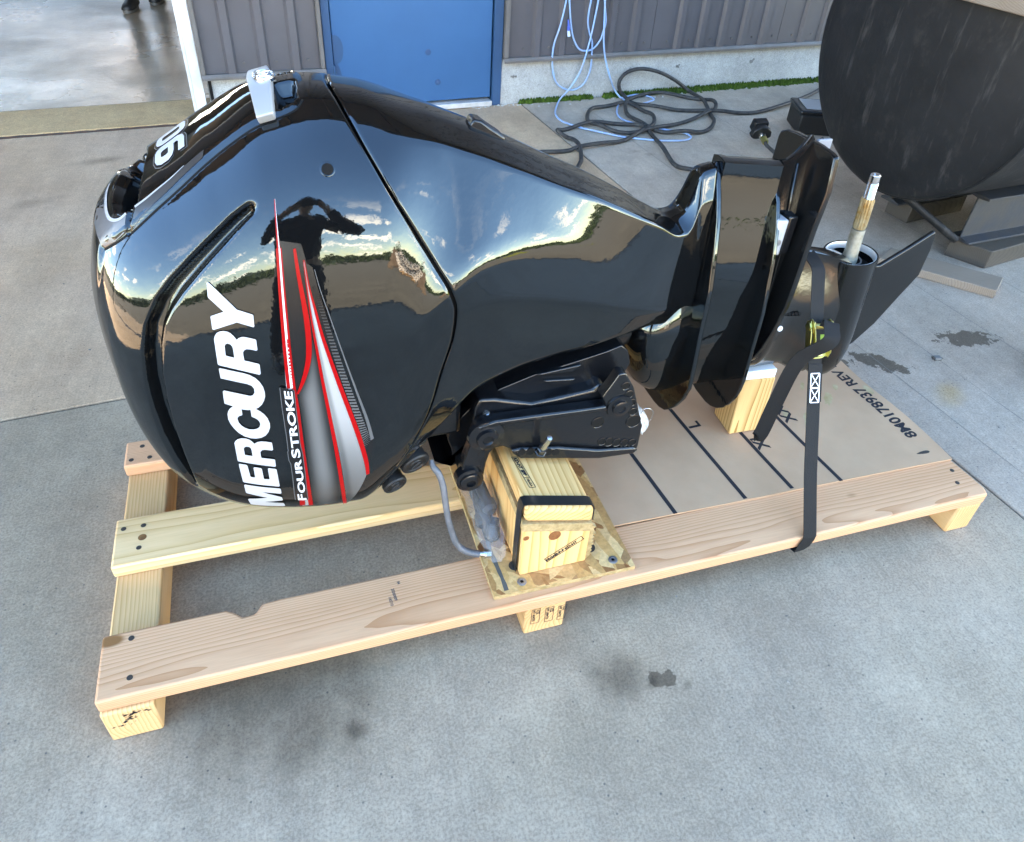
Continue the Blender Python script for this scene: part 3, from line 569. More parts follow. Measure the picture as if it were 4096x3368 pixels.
# the loops rise on to the hook
mb=MB()
for L in ((bl[0][0],bl[1][0]),(bl[0][-1],bl[1][-1]),(bl[2][0],bl[3][0])):
    for q in L:
        p=Vector(q); mb.tube(spline([p-Vector((0,0,.03)),p+Vector((0,0,.12)),W(2.52,.06,.95),W(2.52,.065,1.035)],6),.0055,8)
obj('hose_line',mb,M['bluehose'],hz,smooth=True)
kh=MB()
kb=[[[1.6508,2.6386,0.012],[1.7958,2.6783,0.012],[1.9499,2.7045,0.012],[2.0212,2.7168,0.012],[2.2134,2.7591,0.012],[2.3452,2.809,0.012],[2.4754,2.8911,0.012],[2.5757,2.9798,0.012],[2.6393,3.0554,0.012],[2.6638,3.1396,0.012],[2.6644,3.2455,0.012],[2.6316,3.3439,0.012],[2.5574,3.3796,0.012],[2.4625,3.3674,0.012],[2.3487,3.3058,0.012],[2.2748,3.2113,0.012],[2.2437,3.1003,0.012],[2.27,3.0126,0.012],[2.3394,2.9338,0.012],[2.4572,2.8966,0.012],[2.6015,2.9341,0.012],[2.7783,3.0057,0.012],[2.9531,3.0823,0.012],[3.0775,3.1617,0.012],[3.1563,3.2386,0.012],[3.1879,3.3153,0.012],[3.1553,3.3861,0.012],[3.0431,3.4687,0.012],[2.8957,3.5327,0.012],[2.7498,3.5246,0.012],[2.6409,3.4393,0.012],[2.5705,3.3209,0.012],[2.534,3.2034,0.012],[2.532,3.0571,0.012],[2.5582,2.9546,0.012],[2.6255,2.8757,0.012],[2.7175,2.8478,0.012],[2.8233,2.8449,0.012],[2.929,2.8977,0.012],[2.9994,2.987,0.012],[3.0582,3.1275,0.012],[3.1071,3.2776,0.012],[3.1388,3.4219,0.012],[3.1442,3.5932,0.0179],[3.0259,3.5831,0.0885],[2.9021,3.5726,0.142],[2.7746,3.5617,0.1692],[2.6802,3.5537,0.1593],[2.632,3.5496,0.1268],[2.6177,3.5483,0.0821],[2.6497,3.5511,0.0183],[2.6555,3.421,0.012],[2.6991,3.3186,0.012],[2.8161,3.255,0.012],[2.9644,3.2089,0.012],[3.1033,3.1456,0.012],[3.2603,3.1137,0.012],[3.4516,3.1332,0.012],[3.6991,3.2282,0.012],[4.0426,3.4432,0.012],[4.3719,3.6882,0.012]],[[1.8846,2.4014,0.012],[1.9451,2.4987,0.012],[1.9869,2.5814,0.012],[2.0302,2.7153,0.012],[2.039,2.8376,0.012],[2.0174,2.9232,0.012],[1.9938,2.9663,0.012],[2.0312,3.0004,0.012],[2.127,3.0399,0.012],[2.2526,3.0708,0.012],[2.3764,3.0662,0.012],[2.4776,3.0087,0.012],[2.5262,2.932,0.012],[2.5208,2.8122,0.012],[2.4889,2.6643,0.012],[2.457,2.5015,0.012],[2.4568,2.3876,0.012],[2.4985,2.3035,0.012],[2.5617,2.228,0.012]]]
kk=empty('black_rubber_hose',kb[0][10],'thick black rubber hose lying in a tangle on the concrete by the wall','hose')
for L in kb: kh.tube(wave_z(spline(L,7),.016,.0115),.0115,10)
obj('hose_line',kh,M['hose'],kk,smooth=True)
for L,i in ((kb[1],0),):
    pass

# ---------------------------------------------------------------- oil tank on beams
TX=2.83; TO=Vector((2.83,1.25,0))+NV*.21; TZ=.80; TR=.535; TL=2.3
T=empty('black_oil_tank',TO+UV*1.1,'large black cylindrical steel tank lying beside the wall on two beams','tank')
def TP(d,a,r_): return TO+UV*d+NV*(r_*math.cos(a))+Vector((0,0,TZ+r_*math.sin(a)))
def ringT(d,r_,n=72): return [TP(d,2*PI*j/n,r_) for j in range(n)]
mb=MB(); mb.loft([ringT(d,r_) for d,r_ in ((-.055,.02),(-.053,.12),(-.046,.26),(-.032,.38),(-.012,.47),(.004,.515),(.018,.533),(.03,TR))]); obj('tank_end',mb,M['tank'],T,smooth=True,angle=60)
mb=MB(); mb.loft([ringT(d,TR+.001) for d in (.034,.6,1.2,1.8,TL)]); obj('tank_shell',mb,M['tank'],T,smooth=True,angle=60)
mb=MB(); mb.loft([ringT(TL+a,r_) for a,r_ in ((.002,TR),(.02,.53),(.05,.4),(.06,.05))]); obj('tank_end',mb,M['tank'],T,smooth=True,angle=60)
mb=MB(); pts=[TP(.032,2*PI*j/96,TR+.0005+.0018*noise.noise((j*.9,0,0))) for j in range(97)]; mb.tube(pts,.006,6); obj('weld_seam',mb,M['tank'],T,smooth=True)
mb=MB(); mb.tube([TP(.10,-PI/2-.05,TR-.01),Vector((3.155,1.25,.10))],.016,10); obj('drain_pipe',mb,M['tank'],T,smooth=True,angle=40)
def ibeam(y_s,off):
    mb=MB(); fw=.105; z0,z1=.084,.292; tf=.011
    P=[(-fw/2,z0),(fw/2,z0),(fw/2,z0+tf),(.004,z0+tf+.006),(.004,z1-tf-.006),(fw/2,z1-tf),(fw/2,z1),(-fw/2,z1),(-fw/2,z1-tf),(-.004,z1-tf-.006),(-.004,z0+tf+.006),(-fw/2,z0+tf)]
    o=Vector((3.198,1.274,0))+NV*off
    mb.prism(P,lambda p,d:o+UV*d+NV*p[0]+Vector((0,0,p[1])),0,2.0)
    return mb
be=[]
for off,lab in ((0,'grey steel beam under the near side of the black tank, open end showing'),(.40,'grey steel beam under the wall side of the black tank')):
    be.append(one(obj('steel_beam',ibeam(0,off),M['beam'],org=Vector((3.2,1.27,.085))+NV*off,bevel=.002),lab,'beam','steel beams carrying the tank'))
def timber(pts,z0,z1,mat,label):
    mb=MB(); mb.hexa([(p[0],p[1],z0) for p in pts],[(p[0],p[1],z1) for p in pts]); c_=sum((Vector((p[0],p[1],0)) for p in pts),Vector())/4
    return one(obj('timber_block',mb,M[mat],org=c_+Vector((0,0,z0)),bevel=.004),label,'timber','timbers under the tank beams')
timber([(3.268,1.155),(3.72,1.235),(3.70,1.39),(3.185,1.30)],.001,.083,'darktimber','dark weathered timber block under the open end of the near steel beam')
timber([(3.24,1.60),(3.62,1.66),(3.60,1.79),(3.22,1.73)],.001,.083,'darktimber','dark timber block under the wall side beam of the tank')
for k,off in ((0,0),(1,.4)):
    c0=Vector((3.2,1.27,0))+NV*off+UV*1.7
    timber([c0-UV*.15-NV*.07,c0+UV*.15-NV*.07,c0+UV*.15+NV*.07,c0-UV*.15+NV*.07],.001,.083,'darktimber',('dark timber block under the far end of the near steel beam','dark timber block under the far end of the wall side beam')[k])
pk=[[2.9082,1.1779,0.036],[3.1119,0.9479,0.036],[3.228,1.0303,0.036],[3.0277,1.2489,0.036]]
p0,p1,p2,p3=[Vector((p[0],p[1],0)) for p in pk]; dl=(p0-p1).normalized(); p0=p0+dl*.14; p3=p3+dl*.14
mb=MB(); mb.hexa([p+Vector((0,0,.001)) for p in (p0,p1,p2,p3)],[p+Vector((0,0,.036)) for p in (p0,p1,p2,p3)])
one(obj('loose_plank',mb,M['oldplank'],org=p1,bevel=.003),'short grey weathered plank lying on the concrete before the tank','plank')
mb=MB()
q0=TO-UV*.085
mb.hexa([q0+UV*a_+NV*b_+Vector((0,0,1.012)) for a_,b_ in ((0,-.75),(.035,-.75),(.035,-.10),(0,-.10))],[q0+UV*a_+NV*b_+Vector((0,0,1.125)) for a_,b_ in ((0,-.75),(.035,-.75),(.035,-.10),(0,-.10))])
obj('end_board',mb,M['oldplank'],T,bevel=.004)

# ---------------------------------------------------------------- text and flat print
def text_polys(body,size,bold=0.0):
    """letters as flat triangles (x right, y up, origin at the start of the baseline)"""
    cu=bpy.data.curves.new('t','FONT'); cu.body=body; cu.size=size; cu.offset=bold; cu.resolution_u=6
    o=bpy.data.objects.new('t',cu); me=o.to_mesh()
    v=[(p.co.x,p.co.y) for p in me.vertices]; f=[tuple(p.vertices) for p in me.polygons]
    o.to_mesh_clear(); bpy.data.objects.remove(o); bpy.data.curves.remove(cu)
    return v,f
def print_on(name,items,mat,parent):
    """items: (text, size, bold, origin, right, up) printed on a flat face"""
    mb=MB()
    for body,size,bold,o,rg,up in items:
        v,f=text_polys(body,size,bold); o=Vector(o); rg=Vector(rg); up=Vector(up)
        mb.add([o+rg*x+up*y for x,y in v],f)
    return mb
def frame_on(mb,o,rg,up,w_,h_,t_):
    o,rg,up=Vector(o),Vector(rg),Vector(up)
    def q(x0,y0,x1,y1): mb.add([o+rg*x0+up*y0,o+rg*x1+up*y0,o+rg*x1+up*y1,o+rg*x0+up*y1],[(0,1,2,3)])
    q(0,0,w_,t_); q(0,h_-t_,w_,h_); q(0,t_,t_,h_-t_); q(w_-t_,t_,w_,h_-t_)

# ---------------------------------------------------------------- pallet
SK=.094; TP_=.1295
PA=empty('shipping_pallet',(1.0,.36,0),'long new softwood shipping pallet with three skids and a strand board plate','pallet')
def skid(x0,x1,y0,y1,mat='skid'):
    mb=MB(); mb.box((x0,y0,0.001),(x1,y1,SK)); return obj('skid',mb,M[mat],PA,bevel=.005)
sk0=skid(0,.0925,-.006,.735); sk1=skid(.832,.926,.005,.72); sk2=skid(2.000,2.076,.0,.72)
def board(P,z0,z1,mat,nm='deck_board'):
    mb=MB(); mb.prism(P,lambda p,z:(p[0],p[1],z),z0,z1); return obj(nm,mb,M[mat],PA,bevel=.006,seg=3)
# front board with the wane notches seen in its edge and its far corner
arc=[(2.040+.045*math.cos(t_)+.0,.040+.030*math.sin(t_)) for t_ in ()]
fb=board([(0,0),(2.074,-.002),(2.080,.012),(2.083,.020),(2.080,.060),(2.077,.10),(2.073,.130),(2.06,.142),(.45,.1435),(.338,.1435),(.300,.141),(.285,.120),(.262,.118),(.245,.134),(.230,.1435),(0,.1435)],SK+.0005,TP_,'deck')
# hollow broken out of the corner
mb=MB(); 
board([(-.003,.313),(2.06,.316),(2.06,.453),(-.003,.453)],SK+.0005,TP_,'deck2')
board([(-.004,.627),(2.06,.622),(2.06,.735),(.5,.719),(-.004,.719)],SK+.0005,TP_,'deck')
mb=MB(); HOL=[(.015,.420),(.056,.420),(.051,.356),(.035,.694),(.013,.648),(.055,.648),(.054,.124),(.058,.037),(2.045,.093),(2.024,.052)]
for x,y in HOL:
    mb.lathe((x,y,TP_+.0004),(0,0,1),[(-.003,.0055),(.0003,.0058),(.0006,.004)],12)
hl=obj('nail_holes',mb,M['nail'],PA); hl['kind']='stuff'
mb=MB(); x,y=.056,.385; mb.lathe((x,y,TP_+.0003),(0,0,1),[(-.002,.009),(.0002,.009),(.0004,.002)],16); obj('knot',mb,base_mat('knot',(.26,.10,.03),.6,var=(.14,.05,.015),var_scale=90),PA)
OZ=.142
mb=MB(); mb.prism([(.764,.022),(1.088,.018),(1.090,.70),(.766,.70)],lambda p,z:(p[0],p[1],z),TP_+.0006,OZ); pl=obj('strand_board_plate',mb,[M['osb'],M['osbedge']],PA,bevel=0)
for p in pl.data.polygons:
    if abs(p.normal.z)<.5: p.material_index=1
mb=MB()
for x,y,r_ in ((.829,.088,.0125),(1.008,.092,.0135)):
    mb=MB(); mb.lathe((x,y,OZ+.0004),(0,0,1),[(-.002,r_),(.0003,r_),(.0005,.002)],20); obj('drilled_hole',mb,M['nail'],PA)
mb=MB(); v=[]; rnd=random.Random(5)
for i in range(41): 
    y=.03+.66*i/40; xx=.792+.004*noise.noise((y*11,0,0)); wd=.0045+.0025*noise.noise((y*40,2,0)); v.append((xx-wd,y,OZ+.0005)); v.append((xx+wd,y,OZ+.0005))
mb.add(v,[(2*i,2*i+1,2*i+3,2*i+2) for i in range(40)]); obj('painted_line',mb,base_mat('grey_marker_line',(.075,.070,.062),.7),PA)
for x,y in ((.832,.043),(1.046,.046),(1.05,.66),(.83,.66)):
    mb=MB(); mb.lathe((x,y,OZ),(0,0,1),[(0,.0105),(.0022,.0100),(.003,.0075),(.003,.0055),(.0014,.0050),(.0014,.001)],18); sc_o=obj('screw',mb,M['screw'],PA,smooth=True,angle=35)
    mb=MB()
    for k in range(3):
        a=PI*k/3; mb.add([(x+math.cos(a+b_)*.0042,y+math.sin(a+b_)*.0042,OZ+.0016) for b_ in (-.25,.25,PI-.25,PI+.25)],[(0,1,2,3)])
    obj('drive_slot',mb,M['void'],sc_o)
# tapered support block of three layers
def wedge(nm,x0,x1,y0,y1,zl0,zr0,zl1,zr1,mat,bev=.003,seg=2):
    mb=MB(); mb.hexa([(x0,y0,zl0),(x1,y0,zr0),(x1,y1,zr0),(x0,y1,zl0)],[(x0,y0,zl1),(x1,y0,zr1),(x1,y1,zr1),(x0,y1,zl1)])
    return obj(nm,mb,M[mat],PA,bevel=bev,seg=seg)
wedge('support_block',.832,.985,.060,.72,OZ+.0005,OZ+.0005,.287,.243,'blockface',.0025)
wedge('strand_board_strip',.829,.987,.058,.72,.2874,.2434,.310,.2675,'osbedge',.001)
wedge('support_plank',.834,.988,.061,.72,.3104,.2679,.351,.309,'block',.010,4)
mb=MB(); P=[(.9856,OZ+.001)]
for k in range(19): z=OZ+.010+.100*k/18; P.append((.9856+(.010+.007*random.random())*(1 if k%2 else .6),z))
P.append((.9856,.246)); mb.prism(P,lambda p,y:(p[0],y,p[1]),.064,.075); obj('splintered_edge',mb,M['osbedge'],PA)
# knot on the end face
mb=MB(); M['bknot']=base_mat('block_knot',(.30,.095,.03),.55,var=(.16,.05,.015),var_scale=80)
mb.lathe((.903,.0597,.252),(0,-1,0),[(0,.014),(.0004,.013),(.0006,.002)],18); obj('knot',mb,M['bknot'],PA)
mb=MB(); mb.lathe((.8395,.0597,.262),(0,-1,0),[(0,.007),(.0004,.006)],14); obj('knot',mb,M['bknot'],PA)
# mill stamps
mb=MB(); a=math.radians(33); rg=Vector((math.cos(a),0,math.sin(a))); up=Vector((-math.sin(a),0,math.cos(a)))
o=Vector((.893,.0592,.168)); frame_on(mb,o,rg,up,.096,.0155,.0019); mb.add([o+rg*.024,o+rg*.0258,o+rg*.0258+up*.0155,o+rg*.024+up*.0155],[(0,1,2,3)])
v,f=text_polys('NLGA',.0092,.0006); mb.add([o+rg*(.0018+x_*.9)+up*(.0035+y_) for x_,y_ in v],f)
v,f=text_polys('S-P-F KD-HT',.0100,.0006); mb.add([o+rg*(.026+x_)+up*(.0035+y_) for x_,y_ in v],f)
obj('mill_stamp',mb,M['ink'],PA)
def ptop(x,y): return Vector((x,y,.351+(x-.834)/(.988-.834)*(.309-.351)+.0006))
mb=MB(); o=ptop(.850,.215); rg=(ptop(.862,.115)-o).normalized(); tl=(ptop(.95,.2)-ptop(.85,.2)).normalized(); up=(tl-rg*tl.dot(rg)).normalized()
frame_on(mb,o,rg,up,.095,.016,.0015); mb.add([o+rg*.064,o+rg*.0655,o+rg*.0655+up*.016,o+rg*.064+up*.016],[(0,1,2,3)])
v,f=text_polys('KD-HT SPF',.0115,.0008); mb.add([o+rg*(.003+x_)+up*(.004+y_) for x_,y_ in v],f); v,f=text_polys('NLGA',.0085,.0003); mb.add([o+rg*(.068+x_)+up*(.005+y_) for x_,y_ in v],f)
obj('mill_stamp',mb,M['ink'],PA)
mb=MB()
for k,(bx,txt) in enumerate(((.846,'122'),(.878,'122'),(.908,'122'))):
    o=Vector((bx,.0042,.088-.004*k)); rg=Vector((0,0,-1)); up=Vector((1,0,0)); h_=.052
    frame_on(mb,o,rg,up,h_,.020,.0011)
    v,f=text_polys('122',.0105,.0003); mb.add([o+rg*(.004+x_)+up*(.0115+y_) for x_,y_ in v],f)
    v,f=text_polys('HT AWTS',.0082,.0003); mb.add([o+rg*(.003+x_*1.1)+up*(.003+y_) for x_,y_ in v],f)
obj('mill_stamp',mb,M['ink'],PA)
mb=MB(); o=Vector((.560,.118,TP_+.0006)); rg=Vector((.08,-1,0)).normalized(); up=Vector((1,.08,0)).normalized()
for (t_,x_,y_) in (('20260609',.012,0),('140710',.030,-.011),('84',-.002,.016)):
    v,f=text_polys(t_,.0088,.0002); mb.add([o+rg*(x_+a_*.9)+up*(y_+b_) for a_,b_ in v],f)
obj('date_stamp',mb,M['fade_ink'],PA)
mb=MB(); rnd=random.Random(11)
for bx,bz,n_ in ((.052,.078,26),(.046,.066,9),(.03,.05,10)):
    for k in range(n_):
        x_,z_=bx+rnd.gauss(0,.009),bz+rnd.gauss(0,.004); s_=rnd.uniform(.001,.0042); mb.add([(x_-s_,-.0066,z_),(x_,-.0066,z_-s_*.6),(x_+s_*1.4,-.0066,z_+.001),(x_,-.0066,z_+s_*.6)],[(0,1,2,3)])
obj('paint_smear',mb,M['ink'],PA)

# post that carries the gearcase, with a white pad
PO=empty('support_post',(1.575,.405,.137),'striped pine post on the cardboard holding up the gearcase, white pad on top','post')
CZ=.1365
mb=MB(); mb.hexa([(1.527,.360,CZ),(1.622,.357,CZ),(1.626,.448,CZ),(1.532,.450,CZ)],[(1.517,.360,.322),(1.617,.357,.318),(1.620,.448,.318),(1.522,.450,.322)]); obj('pine_post',mb,M['post'],PO,bevel=.003)
mb=MB(); mb.hexa([(1.521,.361,.3225),(1.614,.3585,.3185),(1.617,.446,.3185),(1.524,.448,.3225)],[(1.521,.361,.349),(1.614,.3585,.345),(1.617,.446,.345),(1.524,.448,.349)]); obj('pad',mb,M['whitepad'],PO,bevel=.002)

# cardboard sheet with its print
CA=empty('cardboard_sheet',(1.58,.4,.13),'brown cardboard sheet with printed black lines and part number lying on the pallet','cardboard')
mb=MB(); nx,ny=60,30
def cz(x,y):
    e=min(1,max(0,(x-1.9)/.17)); return TP_+.0012+.0022+.003*max(0,noise.noise((x*3.1,y*4,0)))+.010*e**2*math.exp(-((y-.38)/.13)**2)
def cxy(i,j):
    u_,v_=i/nx,j/ny; y=.125+v_*.60; xr=2.072-.020*v_*1.05+ (.006*math.sin(v_*9)); x=1.0905+u_*(xr-1.0905); yy=y+(.018*(1-u_)*(1-v_)) ; return x,yy
top=[[Vector((*cxy(i,j),cz(*cxy(i,j))+.0012)) for i in range(nx+1)] for j in range(ny+1)]
v=[p for r_ in top for p in r_]; n1=nx+1; f=[(j*n1+i,j*n1+i+1,(j+1)*n1+i+1,(j+1)*n1+i) for j in range(ny) for i in range(nx)]
b_=len(v); v+= [p-Vector((0,0,.0042)) for p in v]; f+=[(b_+q[3],b_+q[2],b_+q[1],b_+q[0]) for q in f]
ring=[i for i in range(nx)]+[j*n1+nx for j in range(ny)]+[ny*n1+i for i in range(nx,0,-1)]+[j*n1 for j in range(ny,0,-1)]
f+=[(ring[(k+1)%len(ring)],ring[k],b_+ring[k],b_+ring[(k+1)%len(ring)]) for k in range(len(ring))]
mb.add(v,f); obj('sheet',mb,M['cardboard'],CA,smooth=True,angle=50)
def onc(x,y,l=1): return Vector((x,y,cz(x,y)+.0012+.0005*l))
mb=MB()
for (ax,ay),(bx,by) in (((1.205,.72),(1.2525,.140)),((1.402,.72),(1.4455,.140)),((1.538,.72),(1.580,.140)),((1.676,.72),(1.721,.130))):
    n_=40; v=[]
    for i in range(n_+1):
        x=ax+(bx-ax)*i/n_; y=ay+(by-ay)*i/n_; v+= [onc(x-.0055,y),onc(x+.0055,y)]
    mb.add(v,[(2*i,2*i+1,2*i+3,2*i+2) for i in range(n_)])
obj('printed_line',mb,M['ink'],CA)
for t_,size,bold,(ox,oy),an,wx in (('L',.050,.0016,(1.470,.409),.06,1.0),('XL',.050,.0016,(1.612,.288),.06,1.0),('XXL',.050,.0016,(1.750,.366),.06,1.0),('8M0178937 REV E',.047,.0014,(2.045,.224),.065,1.0)):
    rg=Vector((-math.sin(an),math.cos(an),0)); up=Vector((-math.cos(an),-math.sin(an),0))
    v,f=text_polys(t_,size,bold)
    mb=MB(); mb.add([onc(*((Vector((ox,oy,0))+rg*x_*wx+up*y_).xy)) for x_,y_ in v],f); obj('printed_text',mb,M['ink'],CA)
mb=MB(); rnd=random.Random(8)
for cx_,cy_,ra,rb in ((1.79,.37,.045,.016),(1.735,.40,.02,.012),(1.90,.43,.035,.016),(1.955,.47,.016,.010),(1.86,.50,.020,.008),(2.04,.43,.012,.02)):
    P=[]
    for k in range(26):
        a=2*PI*k/26; q=1+.55*noise.noise((math.cos(a)*2.2+cx_*9,math.sin(a)*2.2,cy_*7)); P.append(onc(cx_+ra*q*math.cos(a)*.6-rb*q*math.sin(a)*.2,cy_+ra*q*.6*math.cos(a)+rb*q*math.sin(a),.6))
    c_=sum(P,Vector())/len(P); mb.add([c_]+P,[(0,k+1,(k+1)%26+1) for k in range(26)])
obj('torn_patch',mb,M['cardedge'],CA)
mb=MB(); P=[onc(2.01+.018*math.cos(a)*1.2,.165+.005*math.sin(a)*(1+.5*math.cos(a)),1) for a in [2*PI*k/14 for k in range(14)]]; mb.add(P,[tuple(range(14))]); obj('puncture',mb,M['nail'],CA)

# black steel band round the support block
BD=MB(); 
def band(path,w_dir,w_,t_):
    mb=MB(); path=[Vector(p) for p in path]; wd=Vector(w_dir).normalized()
    rings=[]
    for i,p in enumerate(path):
        d=(path[min(i+1,len(path)-1)]-path[max(i-1,0)]).normalized(); n_=d.cross(wd).normalized()
        rings.append([p-wd*w_/2-n_*t_/2,p+wd*w_/2-n_*t_/2,p+wd*w_/2+n_*t_/2,p-wd*w_/2+n_*t_/2])
    mb.loft(rings); return mb
zt=lambda x:.351+(x-.834)/(.988-.834)*(.309-.351)+.0017
P=[(.8268,.084,OZ+.001),(.8265,.084,.20),(.8275,.084,.30),(.8290,.084,zt(.834)-.012),(.8325,.084,zt(.834)-.003),(.840,.084,zt(.84)),(.88,.084,zt(.88)),(.93,.084,zt(.93)),(.982,.084,zt(.982)),(.9895,.084,zt(.988)-.004),(.9915,.084,zt(.988)-.014),(.9925,.084,.262)]
one(obj('steel_band',band(P,(0,1,0),.026,.0015),base_mat('black_steel_band',(.012,.012,.012),.3,0,.5),org=(.83,.084,OZ),smooth=True,angle=50),'black steel band stapled over the pine support block','band')

# ---------------------------------------------------------------- outboard motor: body surface
import math
YM=.39
def pchip(keys):
    xs=[k[0] for k in keys]; ys=[k[1] for k in keys]; n=len(xs)
    h=[xs[i+1]-xs[i] for i in range(n-1)]; d=[(ys[i+1]-ys[i])/h[i] for i in range(n-1)]
    m=[0.0]*n
    m[0]=d[0]; m[-1]=d[-1]
    for i in range(1,n-1):
        if d[i-1]*d[i]>0:
            w1=2*h[i]+h[i-1]; w2=h[i]+2*h[i-1]
            m[i]=(w1+w2)/(w1/d[i-1]+w2/d[i])
    def f(x):
        if x<=xs[0]: return ys[0]+m[0]*(x-xs[0])*0
        if x>=xs[-1]: return ys[-1]+m[-1]*(x-xs[-1])
        lo,hi=0,n-1
        while hi-lo>1:
            mid=(lo+hi)//2
            if xs[mid]<=x: lo=mid
            else: hi=mid
        t=(x-xs[lo])/h[lo]; t2=t*t; t3=t2*t
        return ys[lo]*(2*t3-3*t2+1)+h[lo]*m[lo]*(t3-2*t2+t)+ys[lo+1]*(-2*t3+3*t2)+h[lo]*m[lo+1]*(t3-t2)
    return f
# q = station parameter; x(q) and the section heights and half widths along the motor
KQ=[(0,.137),(.5,.140),(1,.148),(2,.170),(3,.20),(4,.24),(5,.295),(6,.36),(7,.44),(8,.52),(9,.60),(10,.70)]
KW=[(0,.012),(.5,.085),(1,.125),(2,.168),(3,.193),(4,.211),(5,.227),(6,.236),(7,.240),(8,.240),(9,.237),(10,.228)]
KT=[(0,.745),(.5,.805),(1,.845),(2,.898),(3,.935),(4,.967),(5,1.000),(6,1.040),(7,1.080),(8,1.094),(9,1.083),(10,1.048)]
KB=[(0,.69),(.5,.61),(1,.55),(2,.46),(3,.39),(4,.345),(5,.308),(6,.285),(7,.268),(8,.262),(9,.33),(10,.45)]
KM=[(0,.72),(.5,.70),(1,.67),(2,.63),(3,.60),(4,.575),(5,.55),(6,.535),(7,.53),(8,.53),(9,.56),(10,.62)]
fx=pchip(KQ);fq=pchip([(b,a) for a,b in KQ]);fW=pchip(KW);fT=pchip(KT);fB=pchip(KB);fM=pchip(KM)
def super_pt(q,v):
    W,zt,zb,zm=fW(q),fT(q),fB(q),fM(q)
    if v<.5:
        a=math.pi/2*(1-2*v); p=2.45
        cy=max(0,math.cos(a))**(2/p); cz=max(0,math.sin(a))**(2/p)
        return W*cy, zm+(zt-zm)*cz
    a=math.pi/2*(2*v-1); p=3.0
    cy=max(0,math.cos(a))**(2/p); cz=max(0,math.sin(a))**(2/p)
    return W*cy, zm-(zm-zb)*cz
# middle housing: six rows of a creased section against x
MX=[.55,.60,.692,.785,.885,.95,1.017,1.10,1.166,1.217,1.240,1.257,1.272,1.312]
def col(v): return pchip(list(zip(MX,v)))
hZT=col([1.094,1.084,1.053,1.016,.970,.938,.907,.863,.825,.803,.81,.842,.892,.904])
hA =col([.050,.045,.038,.034,.030,.028,.026,.025,.025,.025,.024,.022,.020,.020])
hYC=col([.135,.128,.108,.100,.097,.095,.092,.086,.078,.068,.060,.052,.042,.040])
hZC=col([1.062,1.053,1.024,.988,.945,.916,.888,.846,.812,.782,.778,.79,.83,.84])
hW =col([.240,.236,.220,.185,.148,.134,.120,.105,.092,.080,.073,.069,.067,.066])
hZM=col([.68,.72,.80,.84,.835,.815,.79,.75,.72,.68,.66,.65,.65,.65])
hW2=col([.240,.236,.222,.196,.168,.154,.142,.125,.108,.090,.080,.074,.071,.070])
hZL=col([.56,.63,.735,.757,.735,.71,.69,.655,.63,.61,.60,.60,.60,.60])
hW5=col([.21,.21,.205,.188,.163,.148,.136,.118,.100,.084,.074,.068,.065,.064])
hZB=col([.33,.385,.50,.57,.582,.582,.58,.583,.585,.575,.57,.57,.57,.57])
def chaikin(P,k):
    for _ in range(k):
        Q=[P[0]]
        for i in range(len(P)-1):
            a,b=P[i],P[i+1]
            Q.append((a[0]*.75+b[0]*.25,a[1]*.75+b[1]*.25)); Q.append((a[0]*.25+b[0]*.75,a[1]*.25+b[1]*.75))
        Q.append(P[-1]); P=Q
    return P
def dens(P,w):
    # near-corner points so that chaikin only rounds a width w
    Q=[P[0]]
    for i in range(1,len(P)-1):
        for j,s in((i-1,1),(i+1,-1)):
            dx,dy=P[j][0]-P[i][0],P[j][1]-P[i][1]; L=math.hypot(dx,dy) or 1
            r=min(w[i],.45*L)
            pt=(P[i][0]+dx/L*r,P[i][1]+dy/L*r)
            Q.append(pt)
            if s==1: Q.append(P[i])
    Q.append(P[-1]); return Q
_c={}
def crease_sec(x):
    k=round(x,5)
    if k in _c: return _c[k]
    P=[(0,hZT(x)),(hA(x),hZT(x)-.004),(hYC(x),hZC(x)),(hW(x),hZM(x)),(hW2(x),hZL(x)),(hW5(x),hZB(x)),(0,hZB(x)-.01)]
    w=[0,.02,.008,.10,.03,.02,0]
    Q=chaikin(dens(P,w),3)
    # split the section into equal v per original segment by arclength
    L=[0]
    for i in range(len(Q)-1): L.append(L[-1]+math.hypot(Q[i+1][0]-Q[i][0],Q[i+1][1]-Q[i][1]))
    _c[k]=(Q,L); return Q,L
def crease_pt(x,v):
    Q,L=crease_sec(x); s=v*L[-1]
    lo,hi=0,len(L)-1
    while hi-lo>1:
        m=(lo+hi)//2
        if L[m]<=s: lo=m
        else: hi=m
    t=(s-L[lo])/((L[hi]-L[lo]) or 1)
    return Q[lo][0]+(Q[hi][0]-Q[lo][0])*t, Q[lo][1]+(Q[hi][1]-Q[lo][1])*t
NV_=256; NQ_=150; NX_=140; XEND=1.312
def uni(Q):
    L=[0]
    for i in range(len(Q)-1): L.append(L[-1]+math.hypot(Q[i+1][0]-Q[i][0],Q[i+1][1]-Q[i][1]))
    o=[]; k=0
    for j in range(NV_+1):
        s=L[-1]*j/NV_
        while k<len(L)-2 and L[k+1]<s: k+=1
        t=(s-L[k])/((L[k+1]-L[k]) or 1); t=min(1,max(0,t))
        o.append((Q[k][0]+(Q[k+1][0]-Q[k][0])*t,Q[k][1]+(Q[k+1][1]-Q[k][1])*t))
    return o,L[-1]
def sup_row(q): return uni([super_pt(q,i/700) for i in range(701)])
def station(i):
    if i<=NQ_: return fx(9*i/NQ_)
    return .60+(XEND-.60)*(i-NQ_)/NX_
TAB=[];LEN=[]
